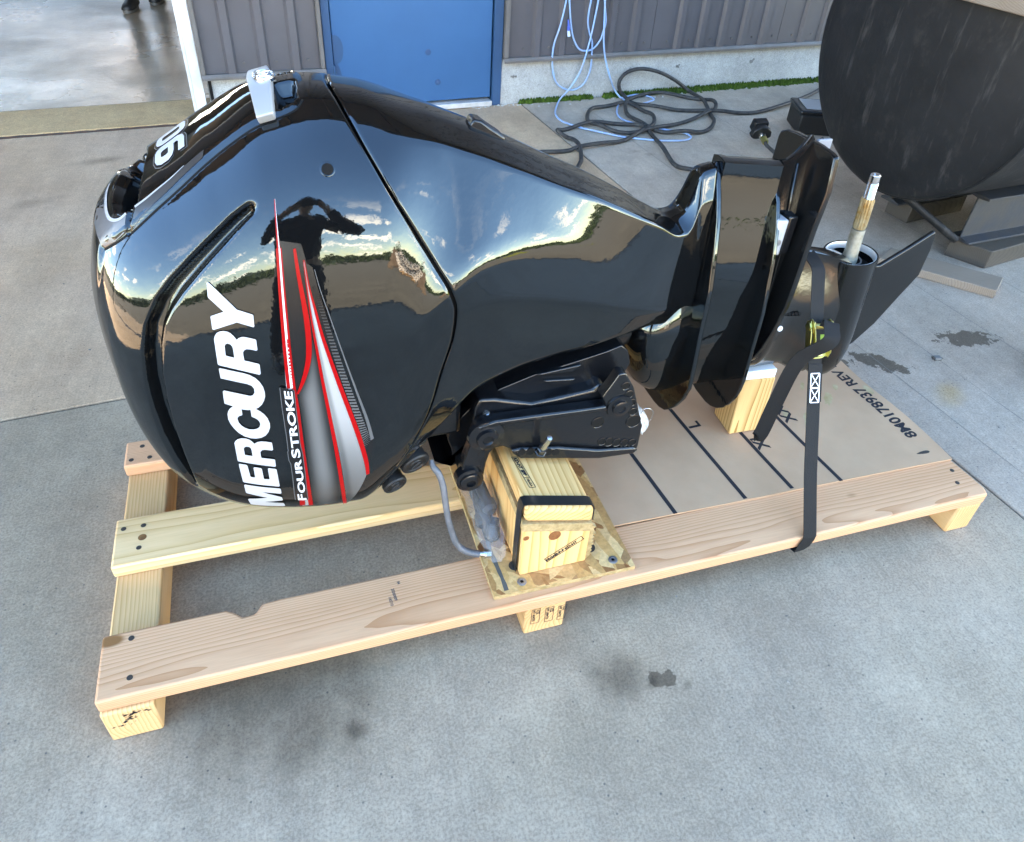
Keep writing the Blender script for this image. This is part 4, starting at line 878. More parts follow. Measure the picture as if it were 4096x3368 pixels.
for i_ in range(NQ_+NX_+1):
    x_=station(i_)
    if x_<=.60: r_,l_=sup_row(fq(x_))
    elif x_>=.74: r_,l_=uni(crease_sec(x_)[0])
    else:
        k_=(x_-.60)/.14; k_=k_*k_*(3-2*k_)
        a_,la=sup_row(fq(min(x_,.70))); b_,lb=uni(crease_sec(x_)[0])
        r_=[(p[0]+(q[0]-p[0])*k_,p[1]+(q[1]-p[1])*k_) for p,q in zip(a_,b_)]; l_=la+(lb-la)*k_
    TAB.append(r_);LEN.append(l_)
def s_idx(x):
    if x<=.60: i=fq(max(x,fx(0)))/9*NQ_
    else: i=NQ_+(x-.60)/(XEND-.60)*NX_
    return min(max(i,0),NQ_+NX_-1e-6)
def cub(p0,p1,p2,p3,t): return p1+.5*t*((p2-p0)+t*((2*p0-5*p1+4*p2-p3)+t*(3*(p1-p2)+p3-p0)))
def S(x,v):
    """near side (v 0..1 from crest to underside) of cowl and housing"""
    i=s_idx(x); i0=int(i); t=i-i0; n=len(TAB)-1
    j=min(max(v,0),1)*NV_; j0=min(int(j),NV_-1); u=j-j0
    a=[]
    for k in (i0-1,i0,i0+1,i0+2):
        R=TAB[min(max(k,0),n)]
        p=[R[min(max(m,0),NV_)] for m in (j0-1,j0,j0+1,j0+2)]
        if j0==0: p[0]=(-p[2][0],p[2][1])
        a.append((cub(p[0][0],p[1][0],p[2][0],p[3][0],u),cub(p[0][1],p[1][1],p[2][1],p[3][1],u)))
    return (x,YM-cub(a[0][0],a[1][0],a[2][0],a[3][0],t),cub(a[0][1],a[1][1],a[2][1],a[3][1],t))
def SLen(x):
    i=s_idx(x); i0=int(i); return LEN[i0]+(LEN[min(i0+1,len(LEN)-1)]-LEN[i0])*(i-i0)

MO=empty('outboard_motor',(.80,YM,.142),'glossy black outboard motor with silver lettering and red stripes lying on the pallet','outboard motor')
def XS(L): return [(x,v*SLen(x)) for x,v in L]
SEAM=[[0.5527,0.0008],[0.5533,0.02],[0.5638,0.0707],[0.5811,0.1234],[0.6115,0.1961],[0.6502,0.2793],[0.6855,0.3618],[0.7069,0.421],[0.7155,0.4654],[0.7111,0.5222],[0.6882,0.6019],[0.6637,0.6745],[0.6388,0.7072],[0.5997,0.7515],[0.5653,0.7846],[0.5347,0.7871]]
SEAM.sort(key=lambda p:p[1]); SEAM[0]=(SEAM[0][0],0.0); SEAM.append((SEAM[-1][0]-.004,1.0))
q_=[SEAM[0]]
for p in SEAM[1:]:
    if p[1]>q_[-1][1]+.008: q_.append(p)
SEAM=q_; xsv=pchip([(v,x) for x,v in SEAM])
GRV=XS([[0.4072,0.2013],[0.3819,0.2111],[0.3492,0.2282],[0.3161,0.2463],[0.2836,0.2692],[0.2597,0.2949],[0.24,0.329],[0.2277,0.3741],[0.2186,0.4388],[0.215,0.5116],[0.2157,0.5835],[0.2205,0.6514],[0.2264,0.7162],[0.2296,0.7505]])
GWD=[.010,.013,.0145,.016,.017,.018,.018,.017,.016,.015,.0135,.011,.008,.005]
RIDGE=XS([[0.187,0.1609],[0.2078,0.1619],[0.231,0.1575],[0.2374,0.1575],[0.2812,0.1373],[0.3236,0.1223],[0.3671,0.108],[0.4035,0.1],[0.4421,0.0916],[0.467,0.0885],[0.4964,0.0799],[0.5097,0.0628]])
RIDGE=[(.150,RIDGE[0][1]+.05)]+RIDGE+[(RIDGE[-1][0]+.004,-.2),(.150,-.2)]
CAV=XS([[0.2194,0.0],[0.2107,0.0285],[0.2101,0.0876],[0.2136,0.1143],[0.2228,0.127],[0.2344,0.1247],[0.2524,0.1178],[0.2564,0.0909],[0.2633,0.0594]])
CAV=[(CAV[0][0]+.012,-.2)]+CAV+[(CAV[-1][0]+.020,-.2)]
GAPL=XS([[0.2423,0.1149],[0.2366,0.1356],[0.2301,0.1588]])
VENT=XS([[0.4694,0.0442],[0.4695,0.0809],[0.4953,0.0726],[0.5041,0.0609],[0.5045,0.0329]])
VENT=[(VENT[0][0],.016)]+VENT+[(VENT[-1][0],.016)]
HOLE=XS([[0.5294,0.1706]])[0]
def seg_d(p,a,b):
    dx,dy=b[0]-a[0],b[1]-a[1]; L=dx*dx+dy*dy; t=0 if L==0 else max(0,min(1,((p[0]-a[0])*dx+(p[1]-a[1])*dy)/L))
    return math.hypot(p[0]-a[0]-dx*t,p[1]-a[1]-dy*t),t
def poly_sd(p,P):
    d=9; ins=False; n=len(P)
    for i in range(n):
        a,b=P[i],P[(i+1)%n]; d=min(d,seg_d(p,a,b)[0])
        if (a[1]>p[1])!=(b[1]>p[1]) and p[0]<(b[0]-a[0])*(p[1]-a[1])/(b[1]-a[1])+a[0]: ins=not ins
    return -d if ins else d
def ss(a,b,x):
    t=max(0,min(1,(x-a)/(b-a))); return t*t*(3-2*t)
def bb(P,m=.03): return (min(p[0] for p in P)-m,max(p[0] for p in P)+m,min(p[1] for p in P)-m,max(p[1] for p in P)+m)
BBS=[bb(P) for P in (GRV,RIDGE,CAV,VENT)]
def inb(p,b): return b[0]<=p[0]<=b[1] and b[2]<=p[1]<=b[3]
def disp(x,s):
    """panel steps, air slots and recesses moulded into the cowl, metres along the outward normal"""
    p=(x,s); d=0.0
    if inb(p,BBS[0]):
        best=9; wd=.01
        for i in range(len(GRV)-1):
            dd,t=seg_d(p,GRV[i],GRV[i+1]); w_=GWD[i]+(GWD[i+1]-GWD[i])*t
            if dd-w_<best: best=dd-w_
        d-=.024*(1-ss(-.0110,.0015,best))
    if inb(p,BBS[1]):
        sd_=poly_sd(p,RIDGE); d+=.0055*(1-ss(-.008,.003,sd_))*ss(.152,.185,x)
    if inb(p,BBS[2]):
        d-=.046*(1-ss(-.016,0,poly_sd(p,CAV)))
    for i in range(len(GAPL)-1):
        dd,_t=seg_d(p,GAPL[i],GAPL[i+1]); d-=.006*(1-ss(.001,.0035,dd))
    if inb(p,BBS[3]):
        d-=.024*(1-ss(-.008,0,poly_sd(p,VENT)))
    return d
def Nrm(x,v):
    h=1.5e-3
    a=Vector(S(min(x+h,1.3115),v))-Vector(S(max(x-h,.1372),v)); b=Vector(S(x,min(v+h,1)))-Vector(S(x,max(v-h,0)))
    n_=a.cross(b)
    if n_.length<1e-12: return Vector((-1,0,0))
    n_.normalize()
    c_=Vector(S(x,v))-Vector((x,YM,.72 if x<.75 else .72)); 
    return n_ if n_.dot(c_)>0 or n_.y<-.5 else -n_
def Sd(x,v,lift=0.0):
    p=Vector(S(x,v)); n_=Nrm(x,v); return p+n_*(disp(x,v*SLen(x))+lift)
def mirror(p): return Vector((p.x,2*YM-p.y,p.z))
def body(xcols,nv,withdisp,lip_end=None,lip_start=None):
    """xcols(v)-> list of x stations; returns rings round the body"""
    cols=[]
    for j in range(nv+1):
        v=j/nv; X_=xcols(v)
        P=[Vector(S(x,v)) for x in X_]
        cols.append((v,X_,P))
    nx_=len(cols[0][1]); rings=[]
    N_=[[None]*(nv+1) for _ in range(nx_)]
    for i in range(nx_):
        for j in range(nv+1):
            a=cols[j][2][min(i+1,nx_-1)]-cols[j][2][max(i-1,0)]; b=cols[min(j+1,nv)][2][i]-cols[max(j-1,0)][2][i]
            n_=a.cross(b)
            if n_.length<1e-12: n_=Vector((-1,0,0))
            n_.normalize(); N_[i][j]=n_
    # outward is -y in the middle of the side
    sg=-1 if N_[nx_//2][nv//2].y>0 else 1
    for i in range(nx_):
        near=[]
        for j in range(nv+1):
            v,X_,P=cols[j]; p=P[i]
            if withdisp:
                d=disp(X_[i],v*SLen(X_[i]))
                if d: 
                    n_=N_[i][j]*sg
                    if j==0: n_=Vector((n_.x,0,n_.z)).normalized()
                    p=p+n_*d
            near.append(p)
        rings.append(near+[mirror(p) for p in near[-2:0:-1]])
    def lip(ring,dx,k):
        c_=sum(ring,Vector())/len(ring); return [Vector((p.x+dx,c_.y+(p.y-c_.y)*k,c_.z+(p.z-c_.z)*k)) for p in ring]
    if lip_start: rings=[lip(rings[0],0,lip_start-.02),lip(rings[0],0,lip_start)]+[lip(rings[0],-.0008,.994)]+rings
    if lip_end: rings=rings+[lip(rings[-1],.0008,.994),lip(rings[-1],0,lip_end),lip(rings[-1],0,lip_end-.02)]
    return rings
XC=[fx(q) for q in [8*(i/190)**1.15 for i in range(191)]]   # stations .137 to .52
def xc_cowl(v):
    e=xsv(v)-.0035; k=(e-.137)/(XC[-1]-.137); return [.137+(x-.137)*k for x in XC]
# finer toward the seam where x is stretched
rings=body(xc_cowl,300,True,lip_end=.955)
mb=MB(); mb.loft(rings,True,True)
cowl=obj('cowl',mb,M['gloss'],MO,smooth=True)
def xc_house(v):
    a=xsv(v)+.0035; e=1.290+.056*(S(1.29,v)[2]-.62); return [a+(e-a)*(i/120) for i in range(121)]
mb=MB(); mb.loft(body(xc_house,90,False,lip_start=.955),True,True)
house=obj('lower_cowl',mb,M['gloss'],MO,smooth=True)
# dark tub seen through the seam
def ring_in(x_off,k):
    r_=[]
    for j in range(61):
        v=j/60; p=Vector(S(xsv(v)+x_off,v)); r_.append(p)
    r_=r_+[mirror(p) for p in r_[-2:0:-1]]; c_=sum(r_,Vector())/len(r_)
    return [Vector((p.x,c_.y+(p.y-c_.y)*k,c_.z+(p.z-c_.z)*k)) for p in r_]
mb=MB(); mb.loft([ring_in(-.03,.962),ring_in(.03,.962)],True,True); obj('seam_seal',mb,M['void'],MO,smooth=True,angle=40)

# ---------------------------------------------------------------- print on the cowl
def decal(nm,loops,layer,mat,parent=None,cut=.018,mapf=None):
    bm=bmesh.new()
    for L in loops:
        vs_=[bm.verts.new((p[0],p[1],0)) for p in L]
        for i in range(len(vs_)):
            try: bm.edges.new((vs_[i],vs_[(i+1)%len(vs_)]))
            except ValueError: pass
    bmesh.ops.triangle_fill(bm,use_beauty=True,use_dissolve=False,edges=bm.edges[:])
    for _ in range(5):
        e=[ed for ed in bm.edges if ed.calc_length()>cut]
        if not e: break
        bmesh.ops.subdivide_edges(bm,edges=e,cuts=1); bmesh.ops.triangulate(bm,faces=bm.faces[:])
    mb=MB(); bm.verts.index_update(); bm.verts.ensure_lookup_table()
    f_=mapf or (lambda x,v:Sd(x,v,.0006*layer))
    mb.add([f_(v.co.x,v.co.y) for v in bm.verts],[tuple(q.index for q in f.verts) for f in bm.faces]); bm.free()
    if not mb.f: return None
    o=obj(nm,mb,mat,parent or cowl,smooth=True,recalc=False)
    # face outwards
    me=o.data; 
    if sum(p.normal.y*p.area for p in me.polygons)>0: me.flip_normals()
    return o
def strip(L,R): return L+R[::-1]
LET=[[[[0.3301,0.2779],[0.3319,0.2771],[0.3336,0.2784],[0.3664,0.3313],[0.3883,0.3464],[0.389,0.3478],[0.3875,0.365],[0.386,0.3661],[0.3629,0.3508],[0.3269,0.352],[0.325,0.3502],[0.326,0.33],[0.3273,0.3289],[0.3464,0.3282],[0.3284,0.2999],[0.3281,0.2975]]],[[[0.3244,0.3668],[0.3267,0.3618],[0.3301,0.3585],[0.3343,0.3571],[0.3398,0.3578],[0.346,0.3607],[0.3503,0.3647],[0.3538,0.37],[0.3576,0.3781],[0.3611,0.3762],[0.3668,0.3758],[0.372,0.378],[0.3854,0.3859],[0.3865,0.3877],[0.3858,0.4038],[0.3839,0.4049],[0.375,0.3999],[0.3691,0.3977],[0.3656,0.3987],[0.3634,0.4014],[0.363,0.407],[0.3631,0.4158],[0.384,0.4281],[0.3848,0.4302],[0.3839,0.446],[0.3817,0.4472],[0.3232,0.4135],[0.322,0.4112]],[[0.3379,0.3833],[0.3395,0.3806],[0.3429,0.3801],[0.3469,0.3828],[0.349,0.3872],[0.3494,0.393],[0.3488,0.4069],[0.3368,0.3996]]],[[[0.322,0.4202],[0.3239,0.4192],[0.3571,0.4371],[0.3664,0.4431],[0.3743,0.451],[0.3798,0.46],[0.3834,0.4699],[0.3847,0.48],[0.3838,0.4896],[0.3809,0.4967],[0.3763,0.5034],[0.3696,0.5083],[0.361,0.5102],[0.3519,0.5085],[0.3453,0.506],[0.3188,0.4882],[0.319,0.4793],[0.3203,0.4638],[0.3227,0.462],[0.361,0.4819],[0.3652,0.4815],[0.3685,0.4777],[0.3691,0.4701],[0.3664,0.4638],[0.3603,0.4588],[0.3216,0.438]]]]
LET+=[[[[0.3195,0.511],[0.3214,0.5051],[0.3252,0.4997],[0.3298,0.4967],[0.3357,0.4961],[0.3425,0.4974],[0.3433,0.4995],[0.3426,0.516],[0.3412,0.5174],[0.337,0.5178],[0.3342,0.5205],[0.3333,0.5243],[0.3343,0.5315],[0.3373,0.5384],[0.3422,0.5445],[0.3485,0.5489],[0.3554,0.5506],[0.3615,0.55],[0.3655,0.5473],[0.3675,0.5423],[0.3672,0.5368],[0.365,0.5317],[0.361,0.5272],[0.3563,0.5233],[0.3568,0.5071],[0.3586,0.5056],[0.3656,0.5095],[0.3717,0.5157],[0.3775,0.5241],[0.3814,0.5334],[0.3831,0.5437],[0.3821,0.5528],[0.3783,0.5613],[0.3725,0.5679],[0.3648,0.5711],[0.3557,0.5712],[0.3466,0.5683],[0.338,0.5627],[0.3305,0.5542],[0.3247,0.5436],[0.3207,0.5325],[0.3188,0.5219]]],[[[0.3194,0.5763],[0.3217,0.5714],[0.3265,0.5677],[0.3326,0.5664],[0.3395,0.5679],[0.3449,0.5716],[0.3483,0.576],[0.3516,0.5821],[0.3568,0.5792],[0.3629,0.5788],[0.371,0.5813],[0.3796,0.5848],[0.3803,0.587],[0.38,0.6014],[0.3782,0.603],[0.3659,0.5988],[0.361,0.5992],[0.3582,0.6029],[0.3577,0.6088],[0.358,0.6165],[0.3788,0.6238],[0.3797,0.6262],[0.3791,0.64],[0.3775,0.6415],[0.319,0.6205],[0.3179,0.6182]],[[0.3325,0.5904],[0.3346,0.5873],[0.3383,0.5866],[0.3422,0.5884],[0.3442,0.5921],[0.3446,0.5972],[0.3441,0.61],[0.332,0.6054]]],[[[0.3181,0.6281],[0.3198,0.6266],[0.3307,0.6297],[0.3321,0.6325],[0.3327,0.6602],[0.3343,0.6618],[0.3402,0.6634],[0.3411,0.6388],[0.3427,0.6368],[0.3534,0.6406],[0.3546,0.6429],[0.3544,0.6677],[0.356,0.6694],[0.3639,0.671],[0.3646,0.6445],[0.3664,0.6427],[0.3779,0.6469],[0.3792,0.6493],[0.3787,0.6915],[0.3769,0.6937],[0.3192,0.6765],[0.318,0.6738]]],[[[0.3182,0.6856],[0.32,0.6829],[0.3783,0.6995],[0.3792,0.7023],[0.3791,0.7133],[0.3773,0.7159],[0.3621,0.7113],[0.3457,0.7069],[0.3744,0.7255],[0.378,0.7282],[0.3787,0.7387],[0.3768,0.7409],[0.3452,0.7446],[0.3779,0.7526],[0.3792,0.7564],[0.38,0.7656],[0.378,0.7702],[0.3203,0.7624],[0.319,0.7575],[0.3177,0.736],[0.3197,0.7324],[0.3525,0.7271],[0.319,0.711],[0.3178,0.7081]]]]
for g in LET: decal('letter',g,4,M['letter'])
# stripes
PAN=[[0.4412,0.2529],[0.4389,0.2882],[0.4339,0.334],[0.4299,0.3988],[0.4268,0.4531],[0.4251,0.482],[0.4321,0.4973],[0.4272,0.5927],[0.4187,0.6984],[0.4138,0.7765],[0.4928,0.8401],[0.5022,0.7887],[0.5347,0.7187],[0.5412,0.7001],[0.5444,0.6937],[0.5546,0.6309],[0.5168,0.4719],[0.491,0.3288],[0.4877,0.3002],[0.4796,0.2924],[0.4772,0.2735],[0.4751,0.2642]]
decal('stripe_panel',[PAN],1,M['black_print'])
def grad(nm,Lp,Rp,cols,layer,bend=.5):
    """printed panel whose tone fades across its width, part of the print itself"""
    mb=MB(); n_=40; k=12; L=spline([(p[0],p[1],0) for p in Lp],8); R=spline([(p[0],p[1],0) for p in Rp],8)
    def at(P,t):
        i=min(int(t*(len(P)-1)),len(P)-2); u_=t*(len(P)-1)-i; return P[i].lerp(P[i+1],u_)
    v=[]; 
    for i in range(n_+1):
        a,b=at(L,i/n_),at(R,i/n_)
        for j in range(k+1):
            q=a.lerp(b,j/k); v.append(Sd(q.x,q.y,.0006*layer))
    mb.add(v,[(i*(k+1)+j,i*(k+1)+j+1,(i+1)*(k+1)+j+1,(i+1)*(k+1)+j) for i in range(n_) for j in range(k)])
    m=bpy.data.materials.new(nm); m.use_nodes=True; t=m.node_tree; b_=t.nodes['Principled BSDF']; b_.inputs['Roughness'].default_value=.28
    at_=nd(t,'ShaderNodeAttribute',attribute_name='print_tone'); t.links.new(at_.outputs['Color'],b_.inputs['Base Color'])
    o=obj(nm,mb,m,cowl,smooth=True,recalc=False)
    ca_=o.data.color_attributes.new('print_tone','FLOAT_COLOR','POINT')
    for i in range(n_+1):
        for j in range(k+1):
            c_=cols(i/n_,j/k); ca_.data[i*(k+1)+j].color=(c_[0],c_[1],c_[2],1)
    if sum(p.normal.y*p.area for p in o.data.polygons)>0: o.data.flip_normals()
    return o
A_L=[[0.4636,0.4279],[0.4587,0.4548],[0.4474,0.4813],[0.4375,0.5001],[0.4368,0.5443],[0.4357,0.6125],[0.4336,0.6887],[0.4313,0.7835]]
A_R=[[0.4726,0.4082],[0.4752,0.447],[0.4776,0.4911],[0.4804,0.5318],[0.4818,0.5781],[0.4834,0.6383],[0.4861,0.7026],[0.481,0.7882]]
grad('fade_print',A_L,A_R,lambda t,u:[.012+(.11-.01*t)*max(0,math.sin(PI*min(1,u*1.05)))**1.6*(.15+.85*ss(.02,.45,t))*(1-.6*ss(.8,1,t))]*3,2)
B_L=[[0.4744,0.2921],[0.475,0.3307],[0.476,0.3726],[0.4787,0.4202],[0.4813,0.4741],[0.4842,0.5263],[0.4884,0.5898],[0.4925,0.6629],[0.4957,0.8041]]
B_R=[[0.4768,0.2892],[0.4801,0.3535],[0.4852,0.3897],[0.4924,0.4337],[0.503,0.4902],[0.5149,0.5452],[0.5256,0.5978],[0.5341,0.6552],[0.5363,0.7056]]
grad('wedge_print',B_L,B_R,lambda t,u:[(.36-.08*t)*(.55+.45*ss(.0,.25,abs(u-.13)))*(1-.78*ss(.62,1.0,t)*(1-.25*u))]*3,2)
C_L=[[0.4834,0.3299],[0.4877,0.3524],[0.495,0.402],[0.5048,0.4613],[0.5171,0.5233],[0.5306,0.5891],[0.5383,0.6388]]
C_R=[[0.4866,0.3281],[0.4938,0.3535],[0.5038,0.4034],[0.5157,0.463],[0.5291,0.526],[0.5435,0.5917],[0.5506,0.6281]]
grad('band_print',C_L,C_R,lambda t,u:[.018+.075*ss(.1,.75,t)]*3,2)
mb=MB(); 
CL=spline([(p[0],p[1],0) for p in C_L],10); CRr=spline([(p[0],p[1],0) for p in C_R],10)
nrow=62
for i in range(nrow):
    t=(i+.5)/nrow; k=t*(len(CL)-1); ii=min(int(k),len(CL)-2); a=CL[ii].lerp(CL[ii+1],k-ii); b=CRr[ii].lerp(CRr[ii+1],k-ii)
    m_=5
    for j in range(m_):
        u_=(j+.5+(.25 if i%2 else -.25))/m_; q=a.lerp(b,u_)
        r_=.00165; Lx=SLen(q.x)
        P=[Sd(q.x+r_*math.cos(PI*k_/3),q.y+r_*math.sin(PI*k_/3)/Lx,.0006*3) for k_ in range(6)]
        mb.add(P,[(0,1,2,3,4,5)])
tag(obj('printed_dots',mb,M['black_print'],cowl),kind='stuff')
def stripe(nm,pts,layer,mat):
    """pts: centre line (x, v) with half width in metres"""
    C_=spline([(p[0],p[1],0) for p in pts],8); hw=[p[2] for p in pts]; n_=len(C_); v=[]
    mb=MB()
    for i,q in enumerate(C_):
        t=i/(n_-1)*(len(hw)-1); k=min(int(t),len(hw)-2); h_=hw[k]+(hw[k+1]-hw[k])*(t-k)
        d=C_[min(i+1,n_-1)]-C_[max(i-1,0)]; Lx=SLen(q.x); d=Vector((d.x,d.y*Lx,0)).normalized(); s_=Vector((-d.y,d.x/Lx,0))
        for u_ in (-1,-.5,0,.5,1): w_=q+s_*h_*u_; v.append(Sd(w_.x,max(0,w_.y),.0006*layer))
    mb.add(v,[(5*i+j,5*i+j+1,5*i+5+j+1,5*i+5+j) for i in range(n_-1) for j in (0,1,2,3)])
    o=obj(nm,mb,mat,cowl,smooth=True,recalc=False)
    if sum(p.normal.y*p.area for p in o.data.polygons)>0: o.data.flip_normals()
    return o
def hw(L,w_): return [(p[0],p[1],w_[i] if isinstance(w_,(list,tuple)) else w_) for i,p in enumerate(L)]
P1=[[0.4468,0.1976],[0.4451,0.2167],[0.4434,0.2395],[0.4414,0.2694],[0.4418,0.2663],[0.4368,0.3251],[0.4316,0.3992],[0.4285,0.4535],[0.427,0.4854]]
stripe('red_stripe',hw(P1,[.0004,.0010,.0016,.0027,.0042,.0052,.0062,.0066,.0066]),2,M['red_print'])
stripe('white_stripe',hw([(p[0]+.001,p[1]) for p in P1],[.0001,.0003,.0005,.0008,.0012,.0015,.0019,.0021,.0021]),3,M['white_print'])
P2=[[0.4347,0.3999],[0.4326,0.4431],[0.4311,0.4895],[0.4312,0.5268],[0.4294,0.5863],[0.4281,0.6511],[0.427,0.779]]
stripe('pale_stripe',hw([(p[0]-.006,p[1]) for p in P2],[.001,.004,.006,.007,.008,.009,.010]),1.5,M['light_print'])
stripe('red_stripe',hw(P2,[.002,.0030,.0034,.0036,.0037,.0039,.0041]),3,M['red_print'])
P2b=[[0.4149,0.7069],[0.4113,0.7735]]
stripe('red_stripe',hw([P2b[0],((P2b[0][0]+P2b[1][0])/2,(P2b[0][1]+P2b[1][1])/2),P2b[1]],.005),3,M['red_print'])
P3=[[0.4648,0.2689],[0.4651,0.3052],[0.4667,0.3435],[0.4675,0.3811],[0.4653,0.4174],[0.4598,0.4465],[0.4488,0.4743],[0.4359,0.4982]]
stripe('red_stripe',hw(P3,[.002,.0028,.0036,.0043,.0046,.0043,.0035,.0015]),4,M['red_print'])
P4=[[0.4752,0.2866],[0.475,0.3236],[0.475,0.3724],[0.4767,0.4198],[0.4787,0.4735],[0.4816,0.5257],[0.4851,0.5891],[0.4882,0.6619],[0.4928,0.8427]]
stripe('red_stripe',hw(P4,[.0004,.0009,.0014,.0020,.0024,.0028,.0031,.0034,.0038]),4,M['red_print'])
P5=[[0.4769,0.2869],[0.4787,0.329],[0.4833,0.3665],[0.4876,0.4006],[0.4952,0.4426],[0.5063,0.4968],[0.5184,0.5524],[0.5292,0.606],[0.5379,0.665],[0.5395,0.7033]]
stripe('red_stripe',hw(P5,[.0004,.0012,.0020,.0025,.0029,.0035,.0039,.0042,.0039,.003]),4,M['red_print'])
P6=[[0.4902,0.303],[0.4943,0.3318],[0.5046,0.3802],[0.5175,0.4407],[0.5321,0.5083],[0.5462,0.5761],[0.5531,0.6262]]
stripe('grey_stripe',hw(P6,[.0004,.0006,.0008,.001,.0016,.0024,.003]),4,M['mid_print'])
# second line of lettering along the stripe
FQ=[[0.4046,0.7427],[0.421,0.7466],[0.4126,0.4815],[0.4281,0.4873],[0.4089,0.6024],[0.4241,0.6042]]
FB=[[0.4101,0.4793],[0.412,0.4786],[0.4223,0.484],[0.4237,0.4862],[0.4292,0.4876],[0.4306,0.4906],[0.4286,0.5291],[0.428,0.5618],[0.426,0.5975],[0.4275,0.6229],[0.4263,0.6622],[0.4243,0.7041],[0.4234,0.7424],[0.4205,0.7471],[0.4017,0.7408],[0.4023,0.7164],[0.4049,0.6716],[0.4059,0.6393],[0.4037,0.6304],[0.4041,0.6121],[0.4056,0.6079],[0.4069,0.5772],[0.4077,0.5435],[0.4082,0.5176]]
decal('lettering_edge',[[(p[0]-.0015 if i<4 or i>13 else p[0]+.0012,p[1]) for i,p in enumerate(FB)]],5,M['mid_print']); decal('lettering_back',[FB],6,M['black_print'])
t0,b0,t1,b1,tm,bm_=[Vector((p[0],p[1],0)) for p in FQ]
word=[('F',1.0),('OUR',.82),('S',1.0),('TROKE',.9)]
pen=0; glyphs=[]
for wd,sz in word:
    v,f=text_polys(wd,sz*.98,.028); mx_=max(p[0] for p in v); 
    glyphs.append((v,f,pen)); pen+=mx_+.07
mb=MB()
for v,f,p0_ in glyphs:
    pts=[]
    for x_,y_ in v:
        t=(p0_+x_)/pen; h_=y_/.74
        # quadratic along the word through start, middle and end
        def qd(a,m_,e): return a*(2*(t-.5)*(t-1))+m_*(-4*t*(t-1))+e*(2*t*(t-.5))
        base_=qd(b0,bm_,b1); top_=qd(t0,tm,t1); q=base_.lerp(top_,h_*.96+.02); pts.append(Sd(q.x,q.y,.0006*7.5))
    mb.add(pts,f)
o=obj('lettering',mb,M['white_print'],cowl,smooth=True,recalc=False)
if sum(p.normal.y*p.area for p in o.data.polygons)>0: o.data.flip_normals()
stripe('crown_groove',hw([(p[0],max(.001,(p[1]+.0022)/SLen(p[0]))) for p in RIDGE[1:-2]],.0017),1,M['void'])
# grey crown decals
def cmap(x,v,l=1): return Sd(x,v,.0004*l)
GB=[[0.2482,0.1253],[0.2638,0.1205],[0.285,0.1133],[0.3062,0.1076],[0.3276,0.1005],[0.3487,0.0948],[0.3591,0.0923],[0.3559,0.1039],[0.3404,0.109],[0.3191,0.116],[0.2976,0.1243],[0.2763,0.1328],[0.2546,0.1443],[0.2378,0.1571]]
decal('crown_decal',[GB],1,M['grey_print'])
stripe('crown_line',hw([[0.2476,0.1239],[0.2639,0.1198],[0.2851,0.1127],[0.3063,0.1069],[0.3276,0.0998]],[.0018,.0016,.0013,.001,.0005]),2,M['light_print'])
NB=[[0.2087,0.0],[0.2018,0.0],[0.1982,0.0212],[0.1982,0.0551],[0.1993,0.0883],[0.2035,0.1128],[0.2119,0.1265],[0.2205,0.1314],[0.2285,0.1307],[0.233,0.1284],[0.2296,0.1427],[0.2238,0.1563],[0.2071,0.1616],[0.1895,0.1596],[0.1868,0.1535],[0.1813,0.1226],[0.1754,0.0791],[0.1805,0.03],[0.1612,0.0],[0.1682,0.0],[0.1764,0.0],[0.198,0.0]]
decal('nose_decal',[NB],1,M['mid_print'])
stripe('nose_line',hw([[0.2064,0.0],[0.2027,0.0013],[0.1999,0.0295],[0.2002,0.0647],[0.2017,0.0938],[0.2058,0.1142],[0.2128,0.1253],[0.2206,0.1298],[0.228,0.1291],[0.2332,0.1268]],.0022),2,M['light_print'])
NQ=[[0.165,0.0],[0.1944,0.0739],[0.144,0.0],[0.1923,0.0335],[0.1726,0.0],[0.1968,0.0]]
t0,b0,t1,b1,t2,b2=[Vector((p[0],p[1],0)) for p in NQ]
v,f=text_polys('MERCURY',1.0,.035); mx_=max(p[0] for p in v); pts=[]
for x_,y_ in v:
    t=x_/mx_*1.0; 
    def qd(a,m_,e): 
        k=.40; return a*((t-k)*(t-1)/(k))+m_*(t*(t-1)/(k*(k-1)))+e*(t*(t-k)/(1-k))
    q=qd(b0,b1,b2).lerp(qd(t0,t1,t2),y_/.73); pts.append(cmap(q.x,max(q.y,-.02) if q.y>0 else q.y,3))
mb=MB(); mb.add(pts,f); obj('nose_lettering',mb,M['black_print'],cowl,smooth=True)
# rating number on the crown, read from behind the motor
def crown(x,s,l):
    v=abs(s)/SLen(x); p=Sd(x,v,.0004*l); return p if s>=0 else mirror(p)
(nx0,nv0),(nx1,nv1),(nx2,nv2)=[[0.2855,0.0666],[0.3306,0.0421],[0.3305,0.0703]]
NS0=max(nv0*SLen(nx0),nv2*SLen(nx2))
def digit(loops,sx0,flip=1):
    out_=[]
    for L in loops:
        P=L+[L[0]]; Q=[]
        for i in range(len(L)):
            for k in range(4): Q.append(tuple(P[i][c_]+(P[i+1][c_]-P[i][c_])*k/4 for c_ in (0,1)))
        out_.append(Q)
    return out_
xl=min(nx0,nx2)-.002; xr=max(nx1,nx2)+.002; HGT=xr-xl; WID=.050
NINE=[[(.10,.02),(.62,.02),(.85,.08),(.98,.25),(.98,.80),(.88,.94),(.70,1),(.30,1),(.12,.94),(.02,.80),(.02,.55),(.12,.42),(.30,.37),(.66,.37),(.66,.26),(.58,.22),(.10,.22)],[(.36,.56),(.33,.62),(.33,.74),(.38,.80),(.60,.80),(.66,.74),(.66,.56)]]
